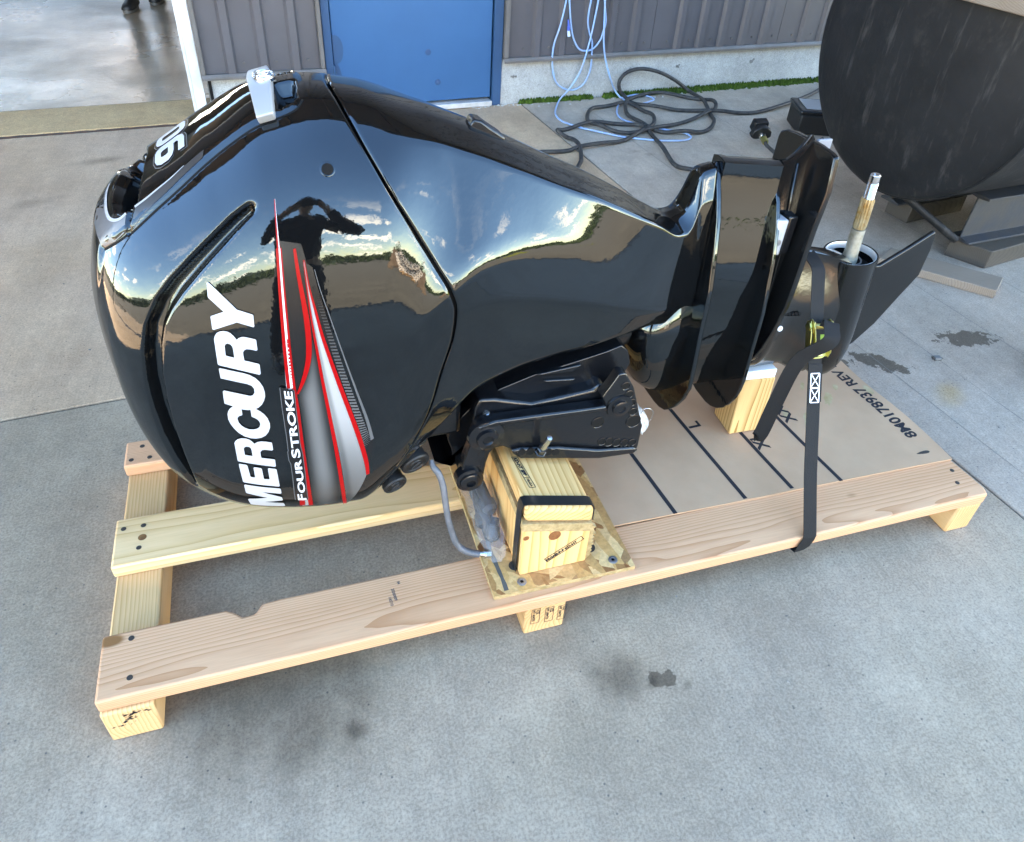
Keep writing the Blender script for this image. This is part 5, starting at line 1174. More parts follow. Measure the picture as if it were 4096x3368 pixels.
ZERO=[[(.30,.0),(.70,.0),(.88,.06),(.98,.22),(.98,.78),(.88,.94),(.70,1),(.30,1),(.12,.94),(.02,.78),(.02,.22),(.12,.06)],[(.40,.20),(.34,.26),(.34,.74),(.40,.80),(.60,.80),(.66,.74),(.66,.26),(.60,.20)]]
for D,off in ((NINE,NS0),(ZERO,NS0-WID*1.06)):
    for grow,l,mat in ((.05,2,'black_print'),(.0,4,'letter')):
        def mp_(u_,w_,off=off,l=l):
            return crown(xr-HGT*w_,off-WID*u_,l)
        LL=D if grow==0 else [[(.5+(p[0]-.5)*1.13,.5+(p[1]-.5)*1.11) for p in D[0]]]
        decal('number_print',LL,l,M[mat],mapf=mp_,cut=.2)
        if grow: decal('number_edge',[[(.5+(p[0]-.5)*1.19,.5+(p[1]-.5)*1.16) for p in D[0]]],1,M['mid_print'],mapf=lambda u_,w_,off=off:crown(xr-HGT*w_,off-WID*u_,1),cut=.2)
# latch strap over the crown
LK=[[0.4359,0.0101],[0.4419,0.0931],[0.467,0.0885],[0.4685,0.0196]]
def latch_patch(x0a,x0b,x1a,x1b,smax,th0,th1,nm,mat,par):
    n_=26; rings=[]
    for i in range(-n_,n_+1):
        t=abs(i)/n_; xa=x0a+(x0b-x0a)*t; xb=x1a+(x1b-x1a)*t; s_=smax*i/n_
        def q(x,l): v=abs(s_)/SLen(x); p=Vector(S(x,v)); n__=Nrm(x,v); 
        def q(x,l):
            v=abs(s_)/SLen(x); n__=Nrm(x,v)
            if i==0: n__=Vector((n__.x,0,n__.z)).normalized()
            p=Vector(S(x,v))+n__*l; return p if s_>=0 else mirror(p)
        rings.append([q(xa,th0),q(xb,th0),q(xb,th1),q(xa,th1)])
    mb=MB(); mb.loft(rings); return obj(nm,mb,mat,par,smooth=True,bevel=.0025)
smx=max(LK[1][1]*SLen(LK[1][0]),LK[2][1]*SLen(LK[2][0]))
lat=latch_patch(LK[0][0],LK[1][0],LK[3][0]+.004,LK[2][0],smx,.002,.019,'latch',M['silver'],MO)
ex=(LK[0][0]+LK[3][0])/2+.006; ec=Vector((ex,YM,fT(fq(ex))+.0195)); tx=Vector((1,0,.06)).normalized()
mb=MB(); mb.lathe(ec-Vector((0,0,.004)),(0,0,1),[(0,.020),(.004,.020),(.0055,.018),(.0058,.002)],28)
for i,p in enumerate(mb.v): mb.v[i]=(ec.x+(p[0]-ec.x)*.85,ec.y-.012+(p[1]-ec.y)*1.25,p[2]-.0007)
emb=obj('emblem',mb,M['chrome'],lat,smooth=True,angle=40)
mb=MB(); n_=40; mb.tube([(ec.x+.0150*math.cos(2*PI*k/n_),ec.y-.012+.0225*math.sin(2*PI*k/n_),ec.z+.0012) for k in range(n_+1)],.0014,8)
mb.tube(spline([(ec.x+.010,ec.y-.026,ec.z+.0018),(ec.x-.007,ec.y-.020,ec.z+.0022),(ec.x+.006,ec.y-.012,ec.z+.0024),(ec.x-.007,ec.y-.004,ec.z+.0022),(ec.x+.010,ec.y+.004,ec.z+.0018)],6),.0017,8)
obj('emblem_mark',mb,M['chrome'],lat,smooth=True)
# bolt hole in the side with a pale rim
hp=Sd(HOLE[0],HOLE[1]/SLen(HOLE[0])); hn=Nrm(HOLE[0],HOLE[1]/SLen(HOLE[0]))
mb=MB(); mb.lathe(hp-hn*.004,hn,[(0,.0115),(.0045,.0115),(.0050,.0105),(.0050,.009),(.002,.0088)],28,True); obj('hole_rim',mb,M['gloss'],cowl,smooth=True,angle=40)
mb=MB(); mb.lathe(hp-hn*.003,hn,[(0,.0088),(.0055,.0086),(.0056,.001)],24); obj('side_hole',mb,M['void'],cowl)
# ridge latch pad on the lower cowl crest
kp=[[0.7923,0.375,1.0126],[0.8208,0.375,1.0],[0.8483,0.375,0.9855]]
mb=MB(); a,b,c_=[Vector(p) for p in kp]; ax=(c_-a).normalized(); nn=Vector((-ax.z,0,ax.x)); nn=nn if nn.z>0 else -nn
P=[(-.006,-.006),(-.004,.010),(.010,.013),(.030,.009),(.052,.006),(.066,.003),(.068,-.006)]
mb.prism(P,lambda p,y:a+ax*p[0]+nn*p[1]+Vector((0,y,0)),-.010,.026); obj('crest_pad',mb,M['satin'],house,bevel=.004,seg=3)

# ---------------------------------------------------------------- driveshaft housing, plates, gearcase
def plate(nm,near,x0,x1,mat,bev=.0025):
    P=[(min(p[0],YM-.0005),p[1]) for p in near]
    full=P+[(2*YM-p[0],p[1]) for p in P[::-1] if p[0]<YM-.004]
    mb=MB(); mb.prism(full,lambda p,x:(x+.056*(p[1]-.62),p[0],p[1]),x0,x1); return obj(nm,mb,M[mat],MO,bevel=bev)
F1=[[0.3949,0.9063],[0.3656,0.8818],[0.3434,0.8434],[0.3232,0.8036],[0.3027,0.7396],[0.2827,0.6688],[0.2766,0.6255],[0.2733,0.5881],[0.2662,0.5383],[0.2571,0.4836],[0.2506,0.4248],[0.2603,0.3868],[0.2803,0.3499],[0.2977,0.3278],[0.315,0.311],[0.3384,0.3013],[0.3657,0.2976]]
plate('splash_plate',F1,1.290,1.301,'gloss',.003)
F2=[[0.3879,0.8631],[0.3702,0.8457],[0.3491,0.8202],[0.325,0.7723],[0.3017,0.7023],[0.2895,0.6451],[0.2768,0.586],[0.2699,0.4968],[0.2611,0.4136],[0.2627,0.3814],[0.2683,0.3559],[0.2808,0.3271],[0.2968,0.3032],[0.3169,0.2852],[0.341,0.2731],[0.3651,0.268]]
plate('trim_plate',F2,1.444,1.453,'gloss',.002)
F3=[[0.3932,0.9368],[0.3578,0.9371],[0.3218,0.9344],[0.3045,0.9297],[0.2894,0.8602],[0.2909,0.7826],[0.2877,0.7025],[0.2853,0.648],[0.2847,0.5948],[0.2962,0.5171],[0.31,0.4636],[0.3286,0.4147]]
F3T=[[0.4889,0.9214],[0.4707,0.93],[0.4412,0.9344],[0.3932,0.9368],[0.3578,0.9371],[0.3218,0.9344]]
F3n=[p for p in F3[3:] if p[0]<YM-.002]; F3n.append((YM-.03,F3n[-1][1]-.035))
F3f=[(2*YM-p[0],p[1]) for p in F3n[::-1]]; F3f[-1]=(F3T[0][0]+.004,F3T[0][1]-.012)
P_=F3T+F3n+[(YM,F3n[-1][1]-.010)]+F3f
mb=MB(); mb.prism(P_,lambda p,x:(x+.056*(p[1]-.62),p[0],p[1]),1.508,1.521); obj('anti_ventilation_plate',mb,M['lower'],MO,bevel=.003)
def foil(x,za,zf,hwa,hwm,n=26):
    """leg section at one station: flat after edge at za, rounded leading edge at zf"""
    H_=za-zf; P=[(hwa*.25,za+.0015),(hwa,za-.003)]
    for k in range(1,n+1):
        t=k/n; z=za-.003-(H_-.003)*t
        w_=hwa+(hwm-hwa)*ss(0,.45,t) if t<.55 else hwm*math.sqrt(max(0,1-((t-.55)/.45)**2.3))
        P.append((w_,z))
    ring=[(x+.056*(z-.62),YM-w_,z) for w_,z in P]; ring+=[(x+.056*(z-.62),YM+w_,z) for w_,z in P[::-1][1:]]
    return ring
zl=pchip([(1.300,.912),(1.38,.903),(1.44,.896),(1.465,.895),(1.482,.905),(1.496,.920),(1.509,.944)])
mb=MB(); mb.loft([foil(x,zl(x),.318,.022,.068) for x in [1.3005+.145*i/24 for i in range(25)]]); obj('driveshaft_housing',mb,M['gloss'],MO,smooth=True,angle=50)
mb=MB(); mb.loft([foil(x,zl(x),.352,.012,.046) for x in [1.4525+.057*i/20 for i in range(21)]]); obj('driveshaft_housing',mb,M['lower'],MO,smooth=True,angle=50)
# raised band at the head of the housing
mb=MB(); mb.loft([foil(x,zl(x)+.0015,.316,.0235,.0695) for x in (1.3015,1.305,1.314,1.317)]); obj('housing_band',mb,M['gloss'],MO,smooth=True,angle=40)
# flared root of the leg beneath the lower cowl
rt=[(1.160,.60,.50,.02,.05),(1.175,.63,.455,.03,.078),(1.19,.66,.415,.04,.090),(1.21,.68,.38,.045,.094),(1.240,.70,.352,.045,.094),(1.27,.70,.335,.045,.090),(1.2905,.70,.328,.045,.086)]
mb=MB(); mb.loft([foil(*a) for a in rt]); obj('leg_root',mb,M['gloss'],MO,smooth=True,angle=60)
for x in (1.500,):
    mb=MB(); mb.tube([(x,YM-.046,.42),(x,YM-.050,.55),(x,YM-.044,.70),(x,YM-.028,.80),(x,YM-.014,.893)],.0035,8); obj('housing_ridge',mb,M['lower'],MO,smooth=True)
ao=[[0.3603,0.7775],[0.3337,0.7901],[0.3104,0.7158],[0.3303,0.7061]]
ay=sum(p[0] for p in ao)/4; az=[p[1] for p in ao]
mb=MB(); mb.box((1.4545,YM-.066,min(az)),(1.480,YM-.02,max(az))); an_o=obj('zinc_anode',mb,M['anode'],MO,bevel=.004)
mb=MB(); mb.box((1.484,YM-.060,min(az)-.002),(1.507,YM-.02,max(az)+.004)); obj('housing_cover',mb,M['satin'],MO,bevel=.004)
mb=MB(); mb.lathe(Vector((1.467,YM-.0662,(min(az)+max(az))/2-.01)),(0,-1,0),[(0,.007),(.001,.007),(.0012,.002)],16); obj('anode_bolt',mb,M['screw'],an_o)
# grey trim edge beyond the plate end
mb=MB(); mb.box((1.545,YM-.004,.880),(1.580,YM+.004,.936)); obj('trim_tab',mb,base_mat('grey_trim',(.22,.23,.25),.4),MO,bevel=.002)
# strut between the plate and the gearcase
st=[(1.522,.706,.354,.016,.070),(1.5385,.700,.352,.016,.070),(1.56,.690,.349,.016,.062),(1.59,.682,.348,.016,.056),(1.63,.672,.347,.018,.054),(1.66,.664,.335,.022,.056),(1.69,.655,.318,.030,.058),(1.72,.645,.305,.036,.058)]
xs_=[1.522+.198*i/26 for i in range(27)]; cols_=[pchip([(a[0],a[k]) for a in st]) for k in range(1,5)]
mb=MB(); mb.loft([foil(x,*[c_(x) for c_ in cols_]) for x in xs_]); strut=obj('gearcase_strut',mb,M['lower'],MO,smooth=True,angle=60)
GX=1.791; GAX=(-.075,0,1)
mb=MB(); mb.lathe((GX,YM,0),GAX,[(.286,.004),(.289,.014),(.296,.026),(.308,.037),(.326,.047),(.35,.055),(.385,.0605),(.43,.0632),(.50,.064),(.58,.064),(.640,.0632),(.6515,.0622),(.6515,.0585),(.640,.0582),(.612,.056),(.611,.002)],64)
gear=obj('gearcase',mb,M['lower'],MO,smooth=True,angle=50)
mb=MB(); mb.lathe((GX,YM,0),GAX,[(.640,.0578),(.648,.0580),(.6508,.0583),(.6512,.0574),(.648,.0560),(.634,.0555),(.634,.0575)],64,True); obj('rim_ring',mb,base_mat('bare_rim',(.66,.67,.68),.4,.5),gear,smooth=True,angle=50)
mb=MB(); mb.lathe((GX,YM,0),GAX,[(.600,.053),(.6175,.0555),(.6175,.032),(.632,.030),(.632,.026),(.628,.0255),(.628,.004)],48); obj('bearing_carrier',mb,M['void'],gear,smooth=True,angle=40)
mb=MB(); mb.lathe((GX,YM,0),GAX,[(.631,.0295),(.6345,.0292),(.6345,.0262),(.631,.026)],40,True); obj('seal_ring',mb,M['mid_print'],gear,smooth=True,angle=40)
sx=GX-.0094
ps=empty_=None
mb=MB(); mb.lathe((sx,YM,0),(-.060,0,1),[(.618,.0185),(.640,.0185),(.642,.0172),(.646,.0172),(.650,.0165),(.715,.0160)],32); shaft=obj('propeller_shaft',mb,M['greasewhite'],MO,smooth=True,angle=40)
mb=MB(); n_=60; rings=[]
for h_,k in ((.715,0),(.722,1),(.785,1),(.790,.3)):
    rings.append([Vector((sx-.060*h_+(.0136+.0020*k*(1 if (j%4 in (0,1)) else -0.4))*math.cos(2*PI*j/n_),YM+(.0136+.0020*k*(1 if (j%4 in (0,1)) else -0.4))*math.sin(2*PI*j/n_),h_)) for j in range(n_)])
mb.loft(rings); obj('shaft_spline',mb,M['grease'],shaft,smooth=True,angle=30)
mb=MB(); prof=[(.789,.0118)]
for k in range(14): prof+=[(.791+.0028*k,.0120),(.7924+.0028*k,.0110)]
prof+=[(.831,.0112),(.846,.0112),(.848,.0100),(.848,.004),(.8465,.0015)]
mb.lathe((sx,YM,0),(-.060,0,1),prof,32); obj('shaft_thread',mb,M['steel'],shaft,smooth=True,angle=25)
SKG=[[1.8248,0.6083],[1.8431,0.6062],[1.9102,0.6457],[1.972,0.6854],[1.9786,0.6782],[1.9843,0.6311],[1.9831,0.562],[1.9468,0.5017],[1.9031,0.4253],[1.856,0.3702],[1.8225,0.3485],[1.7961,0.3528]]
SKG=[(1.79,SKG[0][1])]+SKG[1:]+[(1.78,SKG[-1][1])]
mb=MB(); mb.prism(SKG,lambda p,y:(p[0],y,p[1]),YM-.006,YM+.006); obj('skeg',mb,M['lower'],MO,bevel=.004,seg=3)
wi=[[1.5556,0.335,0.534],[1.5655,0.335,0.5326],[1.5752,0.335,0.5319],[1.5849,0.335,0.5312],[1.5949,0.335,0.5298]]
mb=MB()
for k,p in enumerate(wi):
    mb.tube([Vector((p[0],YM-.062,p[2]+.006)),Vector((p[0],YM-.050,p[2]-.004))],.0042,8)
inl=obj('water_inlet',mb,M['void'],strut); inl['kind']='stuff'
mb=MB(); mb.lathe(Vector((1.545,YM-.068,.505)),(0,-1,.2),[(0,.007),(.002,.007),(.003,.004)],16); obj('white_plug',mb,M['whitepad'],MO,smooth=True,angle=40)

# ---------------------------------------------------------------- transom brackets and swivel
NB0,NB1=.205,.235
OUTL=[[0.7684,0.4567],[0.7798,0.4649],[0.8064,0.4657],[0.9266,0.4614],[1.0525,0.4565],[1.0408,0.4827],[1.0587,0.5134],[1.0711,0.5382],[1.0778,0.5411],[1.0881,0.5372],[1.1126,0.4948],[1.1316,0.4384],[1.1516,0.3791],[1.1519,0.3553],[1.152,0.3213],[1.1497,0.3046],[1.1374,0.302],[1.0545,0.3056],[0.9571,0.3287],[0.8678,0.3498],[0.8527,0.3641],[0.8412,0.382],[0.8267,0.3917],[0.8094,0.3911],[0.7988,0.3799],[0.7917,0.353],[0.7876,0.3161],[0.7812,0.2935],[0.7708,0.2839],[0.7583,0.2847],[0.744,0.3006],[0.7361,0.3243],[0.7415,0.3604],[0.7545,0.4029],[0.7605,0.4368]]
for y0,y1 in ((NB0,NB1),(2*YM-NB1,2*YM-NB0)):
    mb=MB(); mb.prism(OUTL,lambda p,y:(p[0],y,p[1]),y0,y1); br=obj('transom_bracket',mb,M['satin'],MO,bevel=.007,seg=3)
    if y0<.3: near_br=br
# stiffening flange along the top of the near bracket
FL=[[0.768,0.4637],[0.8041,0.4739],[0.9234,0.4697],[1.0495,0.4641],[1.0547,0.4508],[0.9423,0.4541],[0.8113,0.4604],[0.7848,0.4549],[0.7751,0.4441]]
mb=MB(); mb.prism(FL,lambda p,y:(p[0],y,p[1]),.196,.206); obj('bracket_flange',mb,M['satin'],near_br,bevel=.004)
FL=[[0.8423,0.3854],[0.8633,0.3865],[0.9505,0.3698],[1.047,0.3396],[1.134,0.3269],[1.1471,0.319],[1.137,0.3085],[1.0506,0.3131],[0.9538,0.336],[0.8651,0.357],[0.8483,0.373]]
mb=MB(); mb.prism(FL,lambda p,y:(p[0],y,p[1]),.194,.2045); lowf=obj('bracket_flange',mb,M['satin'],near_br,bevel=.004)
mb=MB()
for (p,r_) in zip([[1.0904,0.2045,0.5057],[1.1024,0.2045,0.4816],[1.1122,0.2045,0.4561],[1.1197,0.2045,0.4295],[1.1253,0.2045,0.401],[1.0389,0.2045,0.4146],[1.0571,0.2045,0.3553],[1.0742,0.2045,0.3505],[1.0944,0.2045,0.3441],[1.1135,0.2045,0.3388],[1.1324,0.2045,0.335]],[.0085,.0085,.0085,.0085,.016,.013,.009,.011,.010,.010,.009]):
    p=Vector((p[0],.2048,p[2])); mb.lathe(p,(0,-1,0),[(-.004,r_),(.0006,r_),(.0008,.001)],18)
ho=obj('bracket_holes',mb,M['void'],near_br); ho['kind']='stuff'
mb=MB()
for (p,r_) in zip([[1.0904,0.2045,0.5057],[1.1024,0.2045,0.4816],[1.1122,0.2045,0.4561],[1.1197,0.2045,0.4295],[1.1253,0.2045,0.401],[1.0389,0.2045,0.4146],[1.0571,0.2045,0.3553],[1.0742,0.2045,0.3505],[1.0944,0.2045,0.3441],[1.1135,0.2045,0.3388],[1.1324,0.2045,0.335]],[.0085,.0085,.0085,.0085,.016,.013,.009,.011,.010,.010,.009]):
    mb.lathe(Vector((p[0],.2048,p[2])),(0,-1,0),[(-.001,r_+.0025),(.0016,r_+.0022),(.0020,r_+.0012),(.0014,r_+.0002),(-.001,r_)],20,True)
hr=obj('hole_rims',mb,M['satin'],near_br,smooth=True,angle=40); hr['kind']='stuff'
mb=MB()
for p,r_ in zip([[0.8652,0.1935,0.3774],[0.8845,0.1935,0.3743],[0.9259,0.1935,0.3633],[0.9433,0.1935,0.3592]],[.0085,.0095,.0095,.009]):
    p=Vector((p[0],.1938,p[2])); mb.lathe(p,(0,-1,0),[(-.003,r_),(.0006,r_),(.0008,.001)],18)
ho=obj('bracket_holes',mb,M['void'],near_br); ho['kind']='stuff'
bp_,bt_=[[0.9067,0.19,0.3724],[0.912,0.19,0.4234]]
bp_=Vector((bp_[0],.190,bp_[2])); dr=Vector((.10,-.38,.92)).normalized()
mb=MB(); mb.lathe(bp_-dr*.004,dr,[(0,.013),(.004,.013),(.005,.011),(.018,.011),(.020,.009)],6); bolt=obj('mounting_bolt',mb,M['satin'],near_br)
mb=MB(); mb.lathe(bp_+dr*.012,dr,[(0,.0068),(.05,.0066),(.054,.0055),(.0545,.001)],16); obj('bolt_shank',mb,M['steel'],bolt,smooth=True,angle=40)
pv_,=[[1.084,0.204,0.4523]]; pv_=Vector((pv_[0],.2045,pv_[2]))
mb=MB(); mb.lathe(pv_,(0,-1,0),[(0,.030),(.004,.029),(.005,.019),(.011,.0185),(.013,.014),(.013,.009),(.010,.008)],24); obj('pivot_nut',mb,M['satin'],near_br,smooth=True,angle=35)
tt,=[[0.7547,0.196,0.3165]]; tt=Vector((tt[0],.199,tt[2]))
mb=MB(); mb.lathe(tt+Vector((0,.02,0)),(0,-1,0),[(0,.031),(.022,.030),(.024,.023),(.030,.0225),(.032,.019),(.032,.010),(.024,.009)],24); obj('tilt_tube_nut',mb,M['satin'],near_br,smooth=True,angle=35)
kn,=[[0.7883,0.196,0.4334]]; kn=Vector((kn[0],.197,kn[2]))
mb=MB(); mb.lathe(kn+Vector((0,.01,0)),(0,-1,0),[(0,.040),(.008,.038),(.012,.024),(.020,.022),(.021,.012),(.017,.010)],24); obj('bracket_boss',mb,M['satin'],near_br,smooth=True,angle=35)
mb=MB(); mb.cyl((tt.x,.20,tt.z),(tt.x,.58,tt.z),.017,20); obj('tilt_tube',mb,M['satin'],MO,smooth=True,angle=40)
SW=[[0.693,0.3198],[0.7301,0.2988],[0.7336,0.3388],[0.723,0.3785],[0.7334,0.4124],[0.7673,0.4495],[0.7974,0.4801],[0.838,0.4957],[0.9129,0.5198],[0.9963,0.5365],[1.0666,0.5516],[1.1016,0.5624],[1.1188,0.5472],[1.1304,0.5114],[1.1154,0.4749],[1.0908,0.4617],[1.0791,0.437],[1.0837,0.4041],[0.8276,0.4105],[0.7862,0.3737],[0.7588,0.3041],[0.7337,0.2955],[0.7087,0.3064]]
mb=MB(); mb.prism(SW,lambda p,y:(p[0],y,p[1]),.270,.51); sw=obj('swivel_bracket',mb,M['satin'],MO,bevel=.012,seg=3)
S2=[[0.7723,0.4817],[0.7817,0.5029],[0.8154,0.4976],[0.896,0.47],[0.9629,0.4742],[1.0346,0.48],[1.0438,0.4934],[1.0636,0.4833],[1.0633,0.4593],[1.0733,0.4283],[0.8178,0.4371],[0.7803,0.4283],[0.768,0.444]]
mb=MB(); mb.prism(S2,lambda p,y:(p[0],y,p[1]),.237,.543); obj('swivel_arm',mb,M['satin'],MO,bevel=.007,seg=3)
R1=[[0.9098,0.5243],[1.0114,0.5335],[0.9919,0.5159],[0.9259,0.5201]]; R2=[[0.9271,0.5057],[1.0012,0.4973],[0.9881,0.4846],[0.9444,0.4897]]
for R_ in (R1,R2):
    mb=MB(); mb.prism(R_,lambda p,y:(p[0],y,p[1]),.261,.275); obj('swivel_rib',mb,M['satin'],sw,bevel=.003)
cy=[[0.8204,0.3,0.4583],[0.9411,0.3,0.475],[1.0862,0.3,0.5037]]
mb=MB(); mb.cyl((cy[0][0]+.02,.345,cy[0][2]+.0),(cy[2][0],.345,cy[2][2]),.042,24); obj('trim_cylinder',mb,M['satin'],MO,smooth=True,angle=40)
mb=MB(); mb.lathe((1.02,YM,.545),(1,0,-.05),[(0,.055),(.05,.058),(.055,.066),(.09,.066),(.095,.055),(.19,.055)],28); obj('lower_mount',mb,M['satin'],MO,smooth=True,angle=40)
mb=MB(); mb.box((.665,.255,.40),(.75,.525,.50)); obj('mount_pad',mb,M['satin'],MO,bevel=.012,seg=3)
gl_,=[[0.7976,0.232,0.4576]]
mb=MB(); mb.lathe(Vector((gl_[0],.236,gl_[2])),(0,-1,.3),[(0,.010),(.004,.009),(.009,.006),(.011,.002)],16); obj('grease_nipple',mb,M['steel'],MO,smooth=True)
# rubber plugs under the lower cowl
for (V0,r_) in zip([[0.6404,0.2,0.3916],[0.5966,0.2,0.3411]],(.031,.026)):
    p=Vector(V0); ax=Vector((.25,-.80,-.30)).normalized(); a_=p-ax*.030
    mb=MB(); mb.lathe(a_,ax,[(0,r_*.9),(.022,r_*.92),(.0225,r_),(.030,r_),(.033,r_*.93),(.033,r_*.72),(.0305,r_*.68),(.0305,r_*.46),(.0325,r_*.42),(.0325,.001)],32); cap_=obj('rubber_plug',mb,M['rubber'],MO,smooth=True,angle=30)
    rg=ax.orthogonal().normalized(); mb=MB(); u2=ax.cross(rg); mb.hexa([p+ax*.002+rg*a1*r_*.4+u2*b1*r_*.12 for a1,b1 in((-1,-1),(1,-1),(1,1),(-1,1))],[p+ax*.0065+rg*a1*r_*.38+u2*b1*r_*.10 for a1,b1 in((-1,-1),(1,-1),(1,1),(-1,1))]); obj('grip_bar',mb,M['rubber'],cap_,bevel=.001)
# tag on a wire by the bracket end
tg=[[1.1525,0.24,0.4125],[1.1701,0.24,0.3904],[1.1833,0.24,0.3615],[1.1864,0.24,0.3219],[1.1747,0.24,0.3195]]
mb=MB(); rnd=random.Random(2); q=[Vector(p) for p in tg]; 
v=[]; 
for i in range(7):
    for j in range(5):
        t=i/6; b_=q[0].lerp(q[4],t); r__=q[1].lerp(q[3],t)+Vector((.010*math.sin(t*3.1),0,0)); p=b_.lerp(r__,j/4); v.append(p+Vector((0,rnd.uniform(-.006,.006),rnd.uniform(-.002,.002))))
mb.add(v,[(i*5+j,i*5+j+1,i*5+6+j,i*5+5+j) for i in range(6) for j in range(4)])
one(obj('crumpled_tag',mb,base_mat('white_foil_tag',(.68,.70,.72),.3,.3),org=tuple(q[0])),'crumpled white tag tied to the end of the black transom bracket','tag')
wr=[[1.16,0.235,0.3895],[1.1657,0.235,0.4014],[1.1797,0.235,0.4005],[1.1911,0.235,0.3879],[1.191,0.235,0.3713],[1.1871,0.235,0.3602]]
mb=MB(); mb.tube(spline(wr,8),.0009,6); tw=obj('tag_wire',mb,M['steel'],bpy.data.objects['crumpled_tag'],smooth=True)

# steering link rod from the motor down to the strand board
rod=[[0.6755,0.215,0.38],[0.6772,0.205,0.3696],[0.6871,0.195,0.3543],[0.6931,0.182,0.3271],[0.6944,0.166,0.292],[0.6968,0.154,0.2592],[0.7026,0.143,0.2266],[0.7092,0.135,0.2022],[0.7213,0.127,0.1854],[0.7382,0.121,0.1758],[0.7569,0.117,0.1698]]
rp=spline(rod,6); mb=MB(); mb.tube(rp,[.0048+.0022*ss(0,10,i) if i<25 else (.0070 if i<47 else .0080) for i in range(len(rp))],14)
RO=empty('bent_steel_rod',rod[-1],'bent grey steel link rod reaching from the motor down to the strand board','rod')
obj('rod_shank',mb,M['galv'],RO,smooth=True,angle=50)
e0=Vector(rod[-1]); ed=(e0-Vector(rod[-2])).normalized(); ed=Vector((ed.x,ed.y,0)).normalized()
mb=MB(); mb.lathe(e0-ed*.002,ed,[(0,.0062),(.014,.0062)],16); mb.lathe(e0+ed*.011,ed,[(0,.0105),(.002,.0105)],20); mb.lathe(e0+ed*.0135,ed,[(0,.0100),(.002,.0100)],20); obj('rod_washer',mb,M['steel'],RO,smooth=True,angle=35)
mb=MB(); mb.lathe(e0+ed*.0165,ed,[(0,.0095),(.0095,.0095),(.011,.0075),(.011,.001)],6); obj('rod_nut',mb,M['steel'],RO)

# clear bag of fittings wedged beside the support block
BA=empty('parts_bag',(.80,.25,OZ),'clear plastic bag of black fittings wedged beside the pine support block','bag')
mbag=bpy.data.materials.new('clear_plastic'); mbag.use_nodes=True; t=mbag.node_tree; b=t.nodes['Principled BSDF']
b.inputs['Base Color'].default_value=(.86,.87,.9,1); b.inputs['Roughness'].default_value=.10; b.inputs['IOR'].default_value=1.5; b.inputs['Alpha'].default_value=.10
mb=MB(); n_=28; rings=[]
for i in range(15):
    t_=i/14; y=.105+.27*t_; rr_=math.sin(PI*min(1,.10+t_*.8))**.5
    rings.append([Vector((.795+.034*rr_*math.cos(2*PI*j/n_)+.007*noise.noise((j*.9,i*.7,1)),y+.006*noise.noise((j*.5,i*.9,8)),max(OZ+.002,OZ+.052*rr_+(.054*rr_)*math.sin(2*PI*j/n_)+.010*noise.noise((j*.7,i*.8,4))))) for j in range(n_)])
mb.loft(rings); obj('clear_film',mb,mbag,BA,smooth=True,angle=25)
for k,(a,b_,r_) in enumerate((((.800,.15,.165),(.795,.24,.19),.019),((.785,.19,.17),(.80,.31,.18),.016),((.807,.20,.20),(.80,.30,.21),.018),((.79,.14,.18),(.81,.18,.20),.014))):
    mb=MB(); mb.lathe(Vector(a),Vector(b_)-Vector(a),[(0,r_*.6),(.01,r_),(.03,r_),(.032,r_*.75),((Vector(b_)-Vector(a)).length,r_*.75)],14); one(obj('black_fitting',mb,M['rubber'],org=a,smooth=True,angle=35),'black plastic fitting inside the clear bag beside the pine support block','fitting','black fittings inside the clear bag')

# ---------------------------------------------------------------- tie-down strap with ratchet
ST=empty('tie_down_strap',(1.57,0,.13),'black webbing tie down strap with a brass coloured ratchet holding the gearcase to the pallet','strap')
s_top=[[1.5967,0.325,0.6923],[1.6038,0.325,0.6693],[1.6146,0.325,0.6365],[1.6281,0.325,0.596]]
pa=Vector((1.530,-.0035,TP_-.006)); pb=Vector((1.60,.322,.655))
sd_=(pb-pa).normalized()
def web(path,wdirs,w_,nm,par=ST,t_=.0018,mat='web'):
    mb=MB(); path=[Vector(p) for p in path]; rings=[]
    for i,p in enumerate(path):
        d=(path[min(i+1,len(path)-1)]-path[max(i-1,0)]).normalized(); wd=Vector(wdirs[i] if isinstance(wdirs,list) else wdirs); wd=(wd-d*wd.dot(d)).normalized(); n_=d.cross(wd)
        rings.append([p-wd*w_/2-n_*t_/2,p+wd*w_/2-n_*t_/2,p+wd*w_/2+n_*t_/2,p-wd*w_/2+n_*t_/2])
    mb.loft(rings); return obj(nm,mb,M[mat],par,smooth=True,angle=50)
WX=Vector((1,-.05,0))
rat=pa.lerp(pb,.80)
web([pb+Vector((.004,.120,.016)),pb+Vector((.003,.085,.022)),pb+Vector((.002,.045,.018)),pb+Vector((.001,.012,.008)),pb,pb.lerp(pa,.05),rat],WX,.034,'upper_webbing')
low=pa.lerp(pb,.70)
web([low,pa.lerp(pb,.5),pa.lerp(pb,.25),pa+Vector((.0,-.002,.012)),pa+Vector((-.001,-.0035,.002)),pa+Vector((-.008,-.004,-.018)),pa+Vector((-.014,-.003,-.036)),pa+Vector((-.016,.02,-.0385))],[WX,WX,WX,WX,WX,WX,WX,WX],.034,'lower_webbing')
